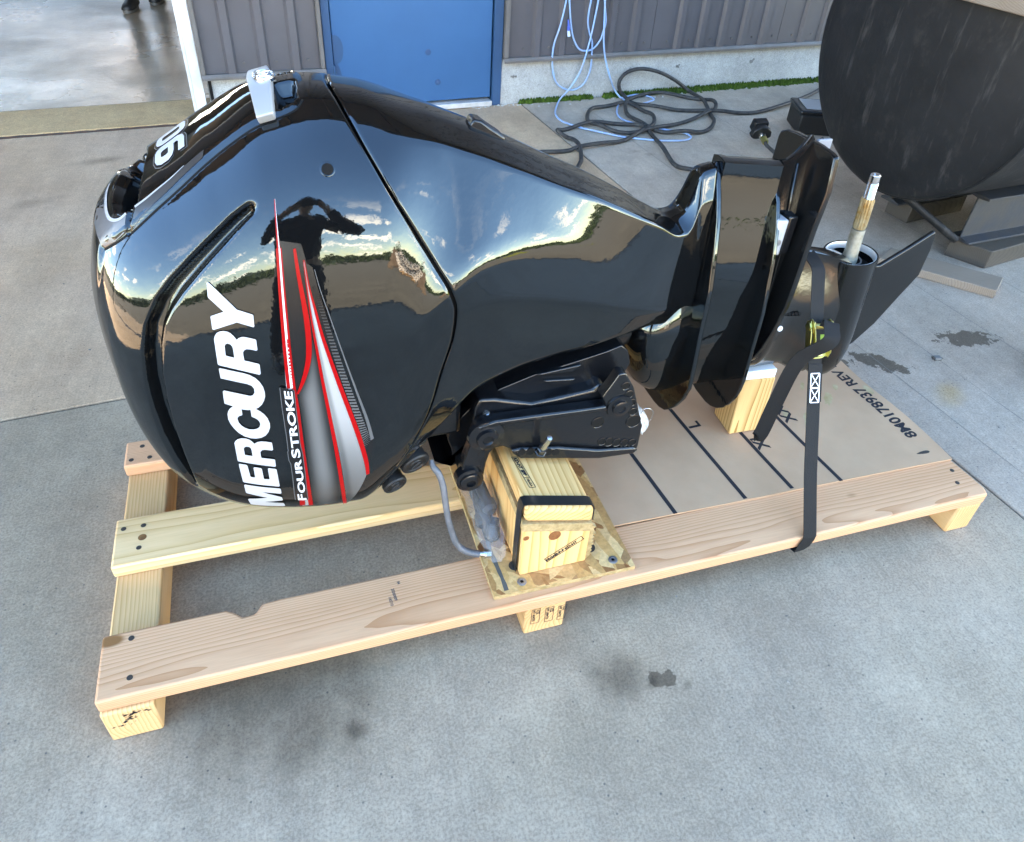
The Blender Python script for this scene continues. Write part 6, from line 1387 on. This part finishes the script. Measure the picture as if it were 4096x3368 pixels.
# stitched loop
off=sd_.cross(WX).normalized(); off=off if off.y<0 else -off
web([pa.lerp(pb,.52)+off*.0022,pa.lerp(pb,.66)+off*.0022],WX,.036,'stitched_loop')
mb=MB(); wd=(WX-sd_*WX.dot(sd_)).normalized()
def ln(a,b,w_=.0011):
    d=(b-a).normalized(); s_=d.cross(off).normalized()*w_; mb.add([a-s_,a+s_,b+s_,b-s_],[(0,1,2,3)])
for k in (0,1):
    c_=pa.lerp(pb,.545+.055*k)+off*.0036; hx,hy=.0115,.0165
    q=[c_-wd*hx-sd_*hy,c_+wd*hx-sd_*hy,c_+wd*hx+sd_*hy,c_-wd*hx+sd_*hy]
    for i in range(4): ln(q[i],q[(i+1)%4])
    ln(q[0],q[2]); ln(q[1],q[3])
obj('box_stitch',mb,M['stitch'],bpy.data.objects['stitched_loop'])
# ratchet
rx=rat+off*.014; ax=wd
RA=MB(); 
for s_ in (-1,1):
    c_=rx+ax*s_*.0235
    n_=28; P=[]
    for k in range(n_): 
        r_=.0165 if k%4 in(0,1) else .0142; P.append((r_*math.cos(2*PI*k/n_),r_*math.sin(2*PI*k/n_)))
    RA.prism(P,lambda p,h_:c_+sd_*p[0]+off*p[1]+ax*h_,-.0015,.0015)
ra=obj('ratchet_wheel',RA,M['brass'],ST,bevel=.0004)
mb=MB(); mb.cyl(rx-ax*.031,rx+ax*.031,.0065,16); mb.cyl(rx-ax*.0325,rx-ax*.027,.0095,6); mb.cyl(rx+ax*.027,rx+ax*.0325,.0095,6); obj('ratchet_spindle',mb,M['brass'],ST,smooth=True,angle=35)
mb=MB()
for s_ in (-1,1):
    c_=rx+ax*s_*.0275; P=[(.012,-.010),(.012,.006),(-.02,.008),(-.060,.004),(-.072,-.006),(-.068,-.013),(-.02,-.013)]
    mb.prism(P,lambda p,h_:c_+sd_*p[0]+off*p[1]+ax*h_,-.0009,.0009)
mb.prism([(-.058,-.0135),(-.070,-.0135),(-.070,-.0115),(-.058,-.0115)],lambda p,h_:rx+sd_*p[0]+off*p[1]+ax*h_,-.027,.027)
obj('ratchet_frame',mb,M['brass'],ST,bevel=.0005)
mb=MB()
for s_ in (-1,1):
    c_=rx+ax*s_*.0215; P=[(.013,-.004),(.010,.012),(-.03,.017),(-.048,.012),(-.046,.006),(-.02,.004)]
    mb.prism(P,lambda p,h_:c_+sd_*p[0]+off*p[1]+ax*h_,-.0008,.0008)
mb.cyl(rx-sd_*.043+off*.010-ax*.022,rx-sd_*.043+off*.010+ax*.022,.004,12); obj('ratchet_handle',mb,M['brass'],ST,bevel=.0004)
mb=MB(); c_=low+off*.002
mb.tube(spline([c_+ax*.022+sd_*.035,c_+ax*.023+sd_*.005,c_+ax*.020-sd_*.006,c_+ax*.010-sd_*.010,c_-ax*.010-sd_*.010,c_-ax*.020-sd_*.006,c_-ax*.023+sd_*.005,c_-ax*.022+sd_*.035],5),.0022,8); obj('ratchet_ring',mb,M['brass'],ST,smooth=True)
mb=MB(); mb.box((-.006,-.0004,-.012),(.006,.0004,.012)); 
for i,p in enumerate(mb.v): mb.v[i]=tuple(rx-ax*.006+off*.0180-sd_*.03+ax*p[0]+off*p[1]+sd_*p[2])
obj('ratchet_label',mb,base_mat('green_label',(.30,.50,.06),.5),ST)
te,tm_=[[1.5072,0.235,0.2483],[1.5375,0.235,0.4816]]
te=Vector(te); tm_=Vector(tm_)
web(spline([rx+off*.016+ax*.006-sd_*.004,rx+off*.026+ax*.008+sd_*.010,rx+off*.034+ax*.004-sd_*.004,rx+off*.036+ax*-.002-sd_*.035,tm_+Vector((0,-.012,0)),tm_.lerp(te,.55)+Vector((0,-.006,.012)),te+Vector((.004,-.002,.004)),te+Vector((-.006,.006,-.009))],6),Vector((.66,-.36,-.14)),.036,'loose_tail')

# ---------------------------------------------------------------- small things by the tank
ga,gb,gc=[[3.0641,2.5941,0.075],[3.0488,2.4927,0.045],[3.0622,2.4207,0.02]]
ga,gb,gc=Vector(ga),Vector(gb),Vector(gc)
SPR=empty('black_spray_head',ga-Vector((0,0,.07)),'black plastic hose head with a brass coupling lying on the concrete near the tank','hose head')
axg=(ga-gb).normalized(); sdg=axg.cross(Vector((0,0,1))).normalized(); upg=sdg.cross(axg)
mb=MB(); P=[(-.062,-.012),(-.050,.028),(-.018,.048),(.020,.046),(.052,.022),(.060,-.012),(.040,-.026),(-.040,-.026)]
mb.prism(P,lambda p,h_:ga+sdg*p[0]+axg*(h_)+upg*p[1],-.006,.034); obj('head_body',mb,M['rubber'],SPR,bevel=.008,seg=3)
mb=MB(); P=[(-.044,-.030),(-.040,.030),(.040,.034),(.050,-.026)]
mb.prism(P,lambda p,h_:ga+sdg*p[0]+axg*h_+upg*p[1]+upg*.02,.036,.085); obj('head_plate',mb,M['rubber'],SPR,bevel=.008,seg=3)
mb=MB(); mb.lathe(ga-axg*.004,-axg,[(0,.020),(.012,.019),(.013,.014),(.024,.014)],20); obj('head_collar',mb,M['steel'],SPR,smooth=True,angle=35)
mb=MB(); mb.lathe(ga-axg*.028,-axg,[(0,.0175),(.040,.0175)],6); obj('brass_coupling',mb,M['brass'],SPR)
mb=MB(); mb.tube(spline([ga-axg*.066,ga-axg*.10,gc+Vector((.02,-.03,.0)),gc+Vector((.10,-.02,-.008)),gc+Vector((.30,.10,-.010)),gc+Vector((.46,.22,-.01))],6),.0095,10); obj('head_hose',mb,M['hose'],SPR,smooth=True)
ca=Vector([3.4933,2.7863,0.0])
CS=empty('black_tool_case',ca,'black plastic case with a grey lid and a looped cable standing against the tank end','case')
def cbx(nm,a,b,mat,bev=.01):
    mb=MB(); Mx=Matrix.Translation(ca+Vector((.13,.02,0)))@Matrix.Rotation(-.35,4,'Z'); mb.box(a,b,Mx); return obj(nm,mb,M[mat],CS,bevel=bev,seg=3)
cbx('case_body',(-.17,-.12,.002),(.20,.13,.115),'rubber'); cbx('case_lid',(-.18,-.125,.116),(.20,.135,.140),'satin')
cbx('lid_inlay',(-.14,-.09,.1405),(.06,.10,.146),'silver',.003)
cbx('case_box',(.02,.01,.1465),(.20,.12,.205),'rubber')
mb=MB(); h0=ca+Vector((.13,.02,0)); mb.tube(spline([h0+Vector((-.05,-.10,.14)),h0+Vector((-.03,-.09,.24)),h0+Vector((.05,-.03,.285)),h0+Vector((.12,.02,.24)),h0+Vector((.14,.03,.15))],8),.013,10); obj('carry_strap',mb,M['rubber'],CS,smooth=True)
mb=MB(); mb.tube(spline([h0+Vector((.04,.0,.21)),h0+Vector((.12,.06,.30)),h0+Vector((.24,.12,.33)),h0+Vector((.38,.18,.28))],8),.007,8); obj('looped_cable',mb,M['rubber'],CS,smooth=True)
# chips and scraps on the slab
rnd=random.Random(21); scraps=[]
ch=[[2.5692,0.6596],[3.7235,2.9395],[2.592,0.8078]]
x_,y_=ch[0]; mb=MB(); mb.prism([(-.013,-.009),(.011,-.012),(.015,.006),(-.008,.011)],lambda p,z:(x_+p[0],y_+p[1],z),.001,.010)
one(obj('stone_chip',mb,base_mat('grey_chip',(.13,.13,.125),.8),org=(x_,y_,0),bevel=.002),'small grey chip lying on the slab to the right of the pallet','chip')
mb=MB()
for k in range(240):
    s_=rnd.uniform(-1.5,4.6); n_=rnd.uniform(-.8,3.2); p=SN(s_,n_,.001); q_=rnd.uniform(.0012,.0042)
    P=[p+Vector((q_*math.cos(a+rnd.random()),q_*math.sin(a+rnd.random()),0)) for a in (0,1.6,3.1,4.6)]; t_=p+Vector((0,0,q_*.7)); mb.add(P+[t_],[(0,1,4),(1,2,4),(2,3,4),(3,0,4)])
tag(obj('grit_litter',mb,base_mat('dark_grit',(.10,.095,.09),.9,var=(.22,.2,.18),var_scale=9)),kind='stuff')
mb=MB()   # crumbs of mortar at the door sill
for k in range(70):
    s_=rnd.uniform(1.9,2.25) if k<40 else rnd.uniform(2.3,4.6); p=W(s_,rnd.uniform(.012,.05) if k<40 else rnd.uniform(.05,.10),.001); q_=rnd.uniform(.003,.010)
    P=[p+Vector((q_*math.cos(a+rnd.random()),q_*.7*math.sin(a+rnd.random()),0)) for a in (0,1.6,3.1,4.6)]; t_=p+Vector((0,0,q_*.8)); mb.add(P+[t_],[(0,1,4),(1,2,4),(2,3,4),(3,0,4)])
tag(obj('crumb_litter',mb,base_mat('pale_mortar_crumbs',(.42,.41,.39),.9)),kind='stuff')

# ---------------------------------------------------------------- people
def skin_mesh(nm,joints,edges,mat,parent,sub=2,root=0):
    O=ORG[parent.name]; me=bpy.data.meshes.new(nm)
    me.from_pydata([tuple(Vector(j[0])-O) for j in joints],edges,[]); me.update()
    o=bpy.data.objects.new(nm,me); COL.objects.link(o); o.parent=parent; ORG[o.name]=O
    me.materials.append(M[mat] if isinstance(mat,str) else mat)
    o.modifiers.new('skin','SKIN'); 
    if not me.skin_vertices: me.skin_vertices.new()
    for i,j in enumerate(joints):
        r_=j[1]; me.skin_vertices[0].data[i].radius=(r_,r_) if not isinstance(r_,tuple) else r_
        me.skin_vertices[0].data[i].use_root=(i==root)
    s_=o.modifiers.new('sub','SUBSURF'); s_.levels=sub; s_.render_levels=sub
    return o
def person(base_,facing,label,feet,arms,lean=0.0,trousers='jeans',top_='dark_cloth',height=1.75):
    """standing figure; feet and hands given in the person's own frame (right, forward, up)"""
    F=Vector((math.cos(facing),math.sin(facing),0)); Rr=Vector((F.y,-F.x,0)); B0=Vector(base_)
    def L(a): return B0+Rr*a[0]+F*a[1]+Vector((0,0,a[2]*height/1.75))
    root=empty('person',B0,label,'person')
    hipz,shz=.93,1.42; hc=(0,-.02,hipz); ch=(0,lean*.6,1.22); nk=(0,lean,1.47)
    J=[(L(hc),(.15,.11)),(L((0,lean*.3,1.06)),(.145,.105)),(L(ch),(.17,.12)),(L((0,lean*.95,1.40)),(.13,.085)),(L((0,lean*1.05,1.50)),.055),(L((0,lean*1.2+.01,1.555)),.065),(L((0,lean*1.25+.02,1.64)),.088),(L((0,lean*1.25+.015,1.715)),.070)]
    E=[(i,i+1) for i in range(7)]
    def limb(pts,start):
        k=len(J); 
        for i,(p,r_) in enumerate(pts): J.append((L(p),r_)); E.append((start if i==0 else k+i-1,k+i))
        return len(J)-1
    for s_,ft in ((-1,feet[0]),(1,feet[1])):
        fx_,fy_,fz_=ft
        limb([((s_*.09,-.01,.86),.085),((s_*.10*.5+fx_*.5,fy_*.55+.015,.50+fz_*.5),.058),((fx_,fy_-.02,.27+fz_),.050),((fx_,fy_-.03,.09+fz_),.038),((fx_,fy_+.05,.045+fz_),.036),((fx_,fy_+.13,.035+fz_),.030)],0)
    for s_,ar in ((-1,arms[0]),(1,arms[1])):
        el,wr=ar
        limb([((s_*.17,lean*.95,1.40),.058),((s_*.20,lean*.9,1.36),.054),(el,.042),(wr,.030),(tuple(wr[i]+(wr[i]-el[i])*.22 for i in range(3)),.034)],3)
        hand=tuple(wr[i]+(wr[i]-el[i])*.30 for i in range(3)); d=Vector([wr[i]-el[i] for i in range(3)]).normalized()
        for q in range(4):
            o_=Vector(hand)+Vector((.018*(q-1.5),0,0)); t_=o_+d*.035+Vector((0,0,-.01)); t2=t_+d*.018+Vector((0,.008,-.022)); limb([(tuple(o_),.010),(tuple(t_),.009),(tuple(t2),.008)],len(J)-1 if q==0 else kk_)
            if q==0: kk_=len(J)-4
        o_=Vector(wr)+d*.05; limb([(tuple(o_+Vector((-s_*.035,0,0))),.011),(tuple(o_+Vector((-s_*.042,0,0))+d*.03),.009)],kk_)
    skin_mesh('body',J,E,'skin',root)
    TJ=[(L(hc),(.165,.128)),(L((0,lean*.1,1.0)),(.158,.118))]; TE=[(0,1)]
    for s_,ft in ((-1,feet[0]),(1,feet[1])):
        fx_,fy_,fz_=ft; k=len(TJ)
        TJ+=[(L((s_*.095,-.01,.84)),.100),(L((s_*.10*.5+fx_*.5,fy_*.55+.015,.50+fz_*.5)),.074),(L((fx_,fy_-.02,.27+fz_)),.068),(L((fx_,fy_-.02,.085+fz_)),.066)]; TE+=[(0,k),(k,k+1),(k+1,k+2),(k+2,k+3)]
    skin_mesh('trousers',TJ,TE,trousers,root)
    JJ=[(L((0,-.01,.92)),(.178,.140)),(L((0,lean*.3,1.06)),(.170,.132)),(L(ch),(.192,.145)),(L((0,lean*.95,1.40)),(.150,.105)),(L((0,lean*1.0,1.475)),(.075,.07))]; JE=[(0,1),(1,2),(2,3),(3,4)]
    for s_,ar in ((-1,arms[0]),(1,arms[1])):
        el,wr=ar; k=len(JJ)
        JJ+=[(L((s_*.175,lean*.95,1.395)),.080),(L((s_*.215,lean*.9,1.345)),.078),(L(el),.064),(L(tuple(el[i]+(wr[i]-el[i])*.92 for i in range(3))),.052)]; JE+=[(3,k),(k,k+1),(k+1,k+2),(k+2,k+3)]
    skin_mesh('jacket',JJ,JE,top_,root)
    hc_=L((0,lean*1.25+.005,1.69)); mb=MB(); rings=[]
    for i in range(9):
        ph=PI/2*i/8*1.15; rings.append([hc_+Rr*(.088*math.sin(ph+.02)*math.cos(2*PI*j/20))+F*(.102*math.sin(ph+.02)*math.sin(2*PI*j/20)-.012)+Vector((0,0,.075*math.cos(ph))) for j in range(20)])
    mb.loft(rings); obj('hair',mb,M['hair'],root,smooth=True)
    fc=L((0,lean*1.25+.02,1.64))
    for s_ in (-1,1):
        mb=MB(); mb.lathe(fc+F*.076+Rr*s_*.030+Vector((0,0,.012)),F,[(0,.011),(.006,.009),(.009,.002)],10); obj('eye',mb,M['void'],root,smooth=True)
        mb=MB(); mb.lathe(fc+Rr*s_*.080-F*.01,Rr*s_+F*.3,[(0,.018),(.010,.026),(.014,.018)],12); obj('ear',mb,M['skin'],root,smooth=True)
    mb=MB(); mb.lathe(fc+F*.074+Vector((0,0,.012)),F-Vector((0,0,.55)),[(0,.010),(.025,.013),(.036,.010),(.038,.002)],10); obj('nose',mb,M['skin'],root,smooth=True)
    mb=MB(); mb.hexa([fc+F*.068+Rr*a-Vector((0,0,.046)) for a in (-.022,.022)]+[fc+F*.080+Rr*a-Vector((0,0,.046)) for a in (.018,-.018)],[fc+F*.068+Rr*a-Vector((0,0,.038)) for a in (-.022,.022)]+[fc+F*.080+Rr*a-Vector((0,0,.038)) for a in (.018,-.018)]); obj('mouth',mb,base_mat('lips',(.33,.13,.10),.5),root,bevel=.002)
    for s_,ft in ((-1,feet[0]),(1,feet[1])):
        fx_,fy_,fz_=ft
        mb=MB(); rr_=[(-.105,.030,.030),(-.09,.040,.062),(-.05,.043,.085),(-.01,.045,.080),(.05,.049,.058),(.11,.050,.046),(.155,.042,.036),(.178,.022,.022)]
        rings=[]
        for y_,w_,h_ in rr_:
            rings.append([L((fx_+w_*math.cos(a),fy_+y_+.0,fz_+.026+max(-.002,h_*math.sin(a)))) for a in [2*PI*j/20 for j in range(20)]])
        mb.loft(rings); sh=obj('shoe',mb,M['shoe'],root,smooth=True)
        mb=MB(); P=[]
        for j in range(28):
            a=2*PI*j/28; y_=.035+.147*math.sin(a); w_=(.040+.012*ss(-.1,.12,y_))*math.cos(a); P.append((w_,y_))
        mb.prism(P,lambda p,h_:L((fx_+p[0]*1.05,fy_+p[1],fz_+h_)),.0005,.028); obj('sole',mb,M['sole'],sh,bevel=.005)
        mb=MB()
        for k in range(4):
            y_=.03+.022*k; z_=.090-.010*k; mb.tube([L((fx_+a*.022,fy_+y_,fz_+z_+.006*(1-a*a)-.002)) for a in (-1,-.5,0,.5,1)],.0025,6)
        obj('lace',mb,M['sole'],sh,smooth=True)
    return root
sh=[[-0.4301,6.0761,0.02],[-0.2543,6.3465,0.02]]
bx_=(Vector(sh[0])+Vector(sh[1]))/2
fa=math.radians(262)
F_=Vector((math.cos(fa),math.sin(fa),0)); R_=Vector((F_.y,-F_.x,0))
ftw=[]
for p in sh:
    d=Vector(p)-bx_; ftw.append((d.dot(R_),d.dot(F_)-.03,0))
ftw.sort(key=lambda a:a[0])
person((bx_.x,bx_.y,.019),fa,'person in dark trousers and black shoes standing inside the open bay',ftw,[((-.27,.02,1.10),(-.27,.16,.90)),((.27,-.02,1.10),(.26,.10,.88))])
cx,cy,cz_=CAM_POS
ph=Vector((cx,cy,cz_)); pb_=Vector((cx-.10,cy-.52,0)); fa=math.atan2(FWD[1],FWD[0])
F_=Vector((math.cos(fa),math.sin(fa),0)); R_=Vector((F_.y,-F_.x,0))
def loc_(p): d=Vector(p)-pb_; return (d.dot(R_),d.dot(F_),d.z)
fwd=Vector(FWD); rt_=Vector(RIGHT); up_=Vector(UP)
hl_=loc_(ph-fwd*.055-rt_*.10-up_*.01); hr_=loc_(ph-fwd*.055+rt_*.10-up_*.01)
def arm(s_,h): 
    el=(s_*.40,.20,1.20); k=.80
    return (el,tuple(el[i]+(h[i]-el[i])*k for i in range(3)))
person(pb_,fa,'person in a dark jacket holding up a phone in front of the motor',[(-.15,.0,0),(.15,.02,0)],[arm(-1,hl_),arm(1,hr_)],lean=.06)
mb=MB(); Mx=Matrix.Translation(ph-fwd*.022)@rm; mb.box((-.080,-.038,-.004),(.080,.038,.004),Mx)
one(obj('phone',mb,M['phone'],org=tuple(ph-fwd*.022),bevel=.003),'black phone held sideways in both hands by the person in front of the motor','phone')

# ---------------------------------------------------------------- yard beyond the shade
def hills(nm,y0,h_,seed,width,depth):
    mb=MB(); n_=90; rows=[]
    for j,t_ in enumerate((0,.25,.5,.75,1)):
        row=[]
        for i in range(n_+1):
            a=math.radians(180+180*i/n_*1.0); a=math.radians(-200+220*i/n_); R__=y0+depth*t_
            hh=h_*math.sin(PI*min(1,t_*.62))*(.45+.75*abs(noise.noise((math.cos(a)*2.6+seed,math.sin(a)*2.6,seed)))+.10*noise.noise((math.cos(a)*14,math.sin(a)*14,seed)))
            row.append(Vector((R__*math.cos(a),R__*math.sin(a),-1+hh)))
        rows.append(row)
    mb.loft(rows,False,False); o=obj(nm,mb,M['hill'],smooth=True); o['kind']='structure'; return o
hills('far_hills',330,34,3.1,0,220)
mb=MB(); rnd=random.Random(4)
for k in range(9000):
    a=math.radians(rnd.uniform(-170,-8)); R__=rnd.gauss(118,7); hmax=4.6+2.6*noise.noise((math.cos(a)*9,math.sin(a)*9,2)); z=hmax*rnd.random()**.7; s_=rnd.uniform(.4,1.0)
    p=Vector((R__*math.cos(a),R__*math.sin(a),z)); d1=Vector((rnd.uniform(-1,1),rnd.uniform(-1,1),rnd.uniform(-.6,.6))).normalized()*s_; d2=d1.cross(Vector((rnd.uniform(-1,1),rnd.uniform(-1,1),rnd.uniform(-1,1)))).normalized()*s_*.8
    mb.add([p-d1,p-d2*.7,p+d1,p+d2],[(0,1,2,3)])
tag(obj('treeline',mb,M['leaf'],recalc=False),kind='stuff')
# dirt heap
mb=MB(); n_=40; c_=Vector((7.6,-15.5,0)); rings=[]
for i in range(13):
    t_=i/12; rings.append([c_+Vector((3.4*(1-t_)*math.cos(2*PI*j/n_)*(1+.12*noise.noise((j*.6,i*.5,1))),2.6*(1-t_)*math.sin(2*PI*j/n_),-.02+1.9*t_**.85*(1+.12*noise.noise((j*.7,i*.6,5))))) for j in range(n_)])
mb.loft(rings); one(obj('dirt_heap',mb,M['dirt'],org=tuple(c_),smooth=True),'heap of reddish brown dirt in the sunlit gravel yard','heap')
# grassy bank on the right side of the yard
mb=MB(); rows=[]
for j in range(9):
    t_=j/8; row=[]
    for i in range(41):
        y_=-11+9.0*i/40; row.append(Vector((15.5+8*t_+.5*noise.noise((y_*.4,t_*3,0)),y_,-.03+2.9*math.sin(t_*PI/2)*(1-abs(i/20-1)**6)+.12*noise.noise((y_*.9,t_*6,3)))))
    rows.append(row)
mb.loft(rows,False,False); tag(obj('grass_bank_terrain',mb,base_mat('dry_green_grass',(.14,.145,.030),.9,0,.2,var=(.085,.10,.022),var_scale=1.4,bump=(6,.05,5)),smooth=True),kind='structure')
# pallet of white sacks
bp0=Vector((5.6,-9.2,0)); SP=empty('sack_pallet',bp0,'small wooden pallet under the stack of white sacks in the yard','pallet')
for k in range(3):
    mb=MB(); mb.box((bp0.x-.6,bp0.y-.5+.45*k-.04,0),(bp0.x+.6,bp0.y-.5+.45*k+.04,.09)); obj('skid',mb,M['skid'],SP)
for k in range(7):
    mb=MB(); mb.box((bp0.x-.6+.185*k-.05,bp0.y-.56,.091),(bp0.x-.6+.185*k+.05,bp0.y+.46,.112)); obj('deck_board',mb,M['deck2'],SP)
sk_=None
for lay in range(6):
    for ix in range(2):
        for iy in range(3):
            p=bp0+Vector((-.3+.6*ix,-.38+.33*iy,.113+.17*lay))
            if sk_ is None:
                mb=MB(); rings=[]
                for i in range(9):
                    t_=i/8-.5; k_=(1-abs(t_*2)**4)**.5 if abs(t_)<.5 else .08
                    rings.append([bp0+Vector((t_*.58,.155*max(.3,k_)*math.copysign(abs(math.cos(a))**.6,math.cos(a)),.083+.082*max(.12,k_)*math.copysign(abs(math.sin(a))**.7,math.sin(a)))) for a in [2*PI*j/16 for j in range(16)]])
                mb.loft(rings); sk_=obj('white_sack',mb,M['bag'],org=tuple(bp0),smooth=True); o_=sk_
            else: o_=sk_.copy(); COL.objects.link(o_)
            o_.location=p; tag(o_,'white sack stacked on the small wooden pallet in the sunlit yard','sack','white sacks stacked on the yard pallet')
# broadleaf trees at the yard edge, seen in the paint
def tree(x_,y_,h_,label,seed):
    T_=empty('yard_tree',(x_,y_,-.02),label,'tree','trees at the edge of the yard'); rnd=random.Random(seed)
    mb=MB(); mb.tube([(x_,y_,-.05),(x_+.1,y_,h_*.3),(x_,y_+.1,h_*.6)],[.22,.16,.08],10)
    for k in range(6):
        a=k*1.1; mb.tube([(x_+.05,y_,h_*(.32+.04*k)),(x_+1.1*math.cos(a),y_+1.1*math.sin(a),h_*(.5+.05*k))],[.07,.03],6)
    obj('trunk',mb,M['bark'],T_,smooth=True)
    mb=MB(); cl=[(Vector((x_,y_,h_*.66))+Vector((rnd.gauss(0,h_*.15),rnd.gauss(0,h_*.15),rnd.gauss(0,h_*.14))),rnd.uniform(.5,1)*h_*.15) for _ in range(16)]
    for k in range(2600):
        c_,r_=rnd.choice(cl); p=c_+Vector((rnd.gauss(0,.55),rnd.gauss(0,.55),rnd.gauss(0,.5)))*r_; s_=rnd.uniform(.07,.17)
        d1=Vector((rnd.uniform(-1,1),rnd.uniform(-1,1),rnd.uniform(-.6,.6))).normalized()*s_; d2=d1.cross(Vector((rnd.uniform(-1,1),rnd.uniform(-1,1),rnd.uniform(-1,1)))).normalized()*s_*.7
        mb.add([p-d1,p-d2,p+d1,p+d2],[(0,1,2,3)])
    obj('crown',mb,M['leaf'],T_,recalc=False)
tree(-26,-58,6.5,'leafy tree at the left edge of the sunlit yard',1); tree(34,-62,7.5,'taller leafy tree beyond the dirt heap in the yard',2); tree(-9,-70,5.5,'leafy tree far across the yard beyond the sacks',3)
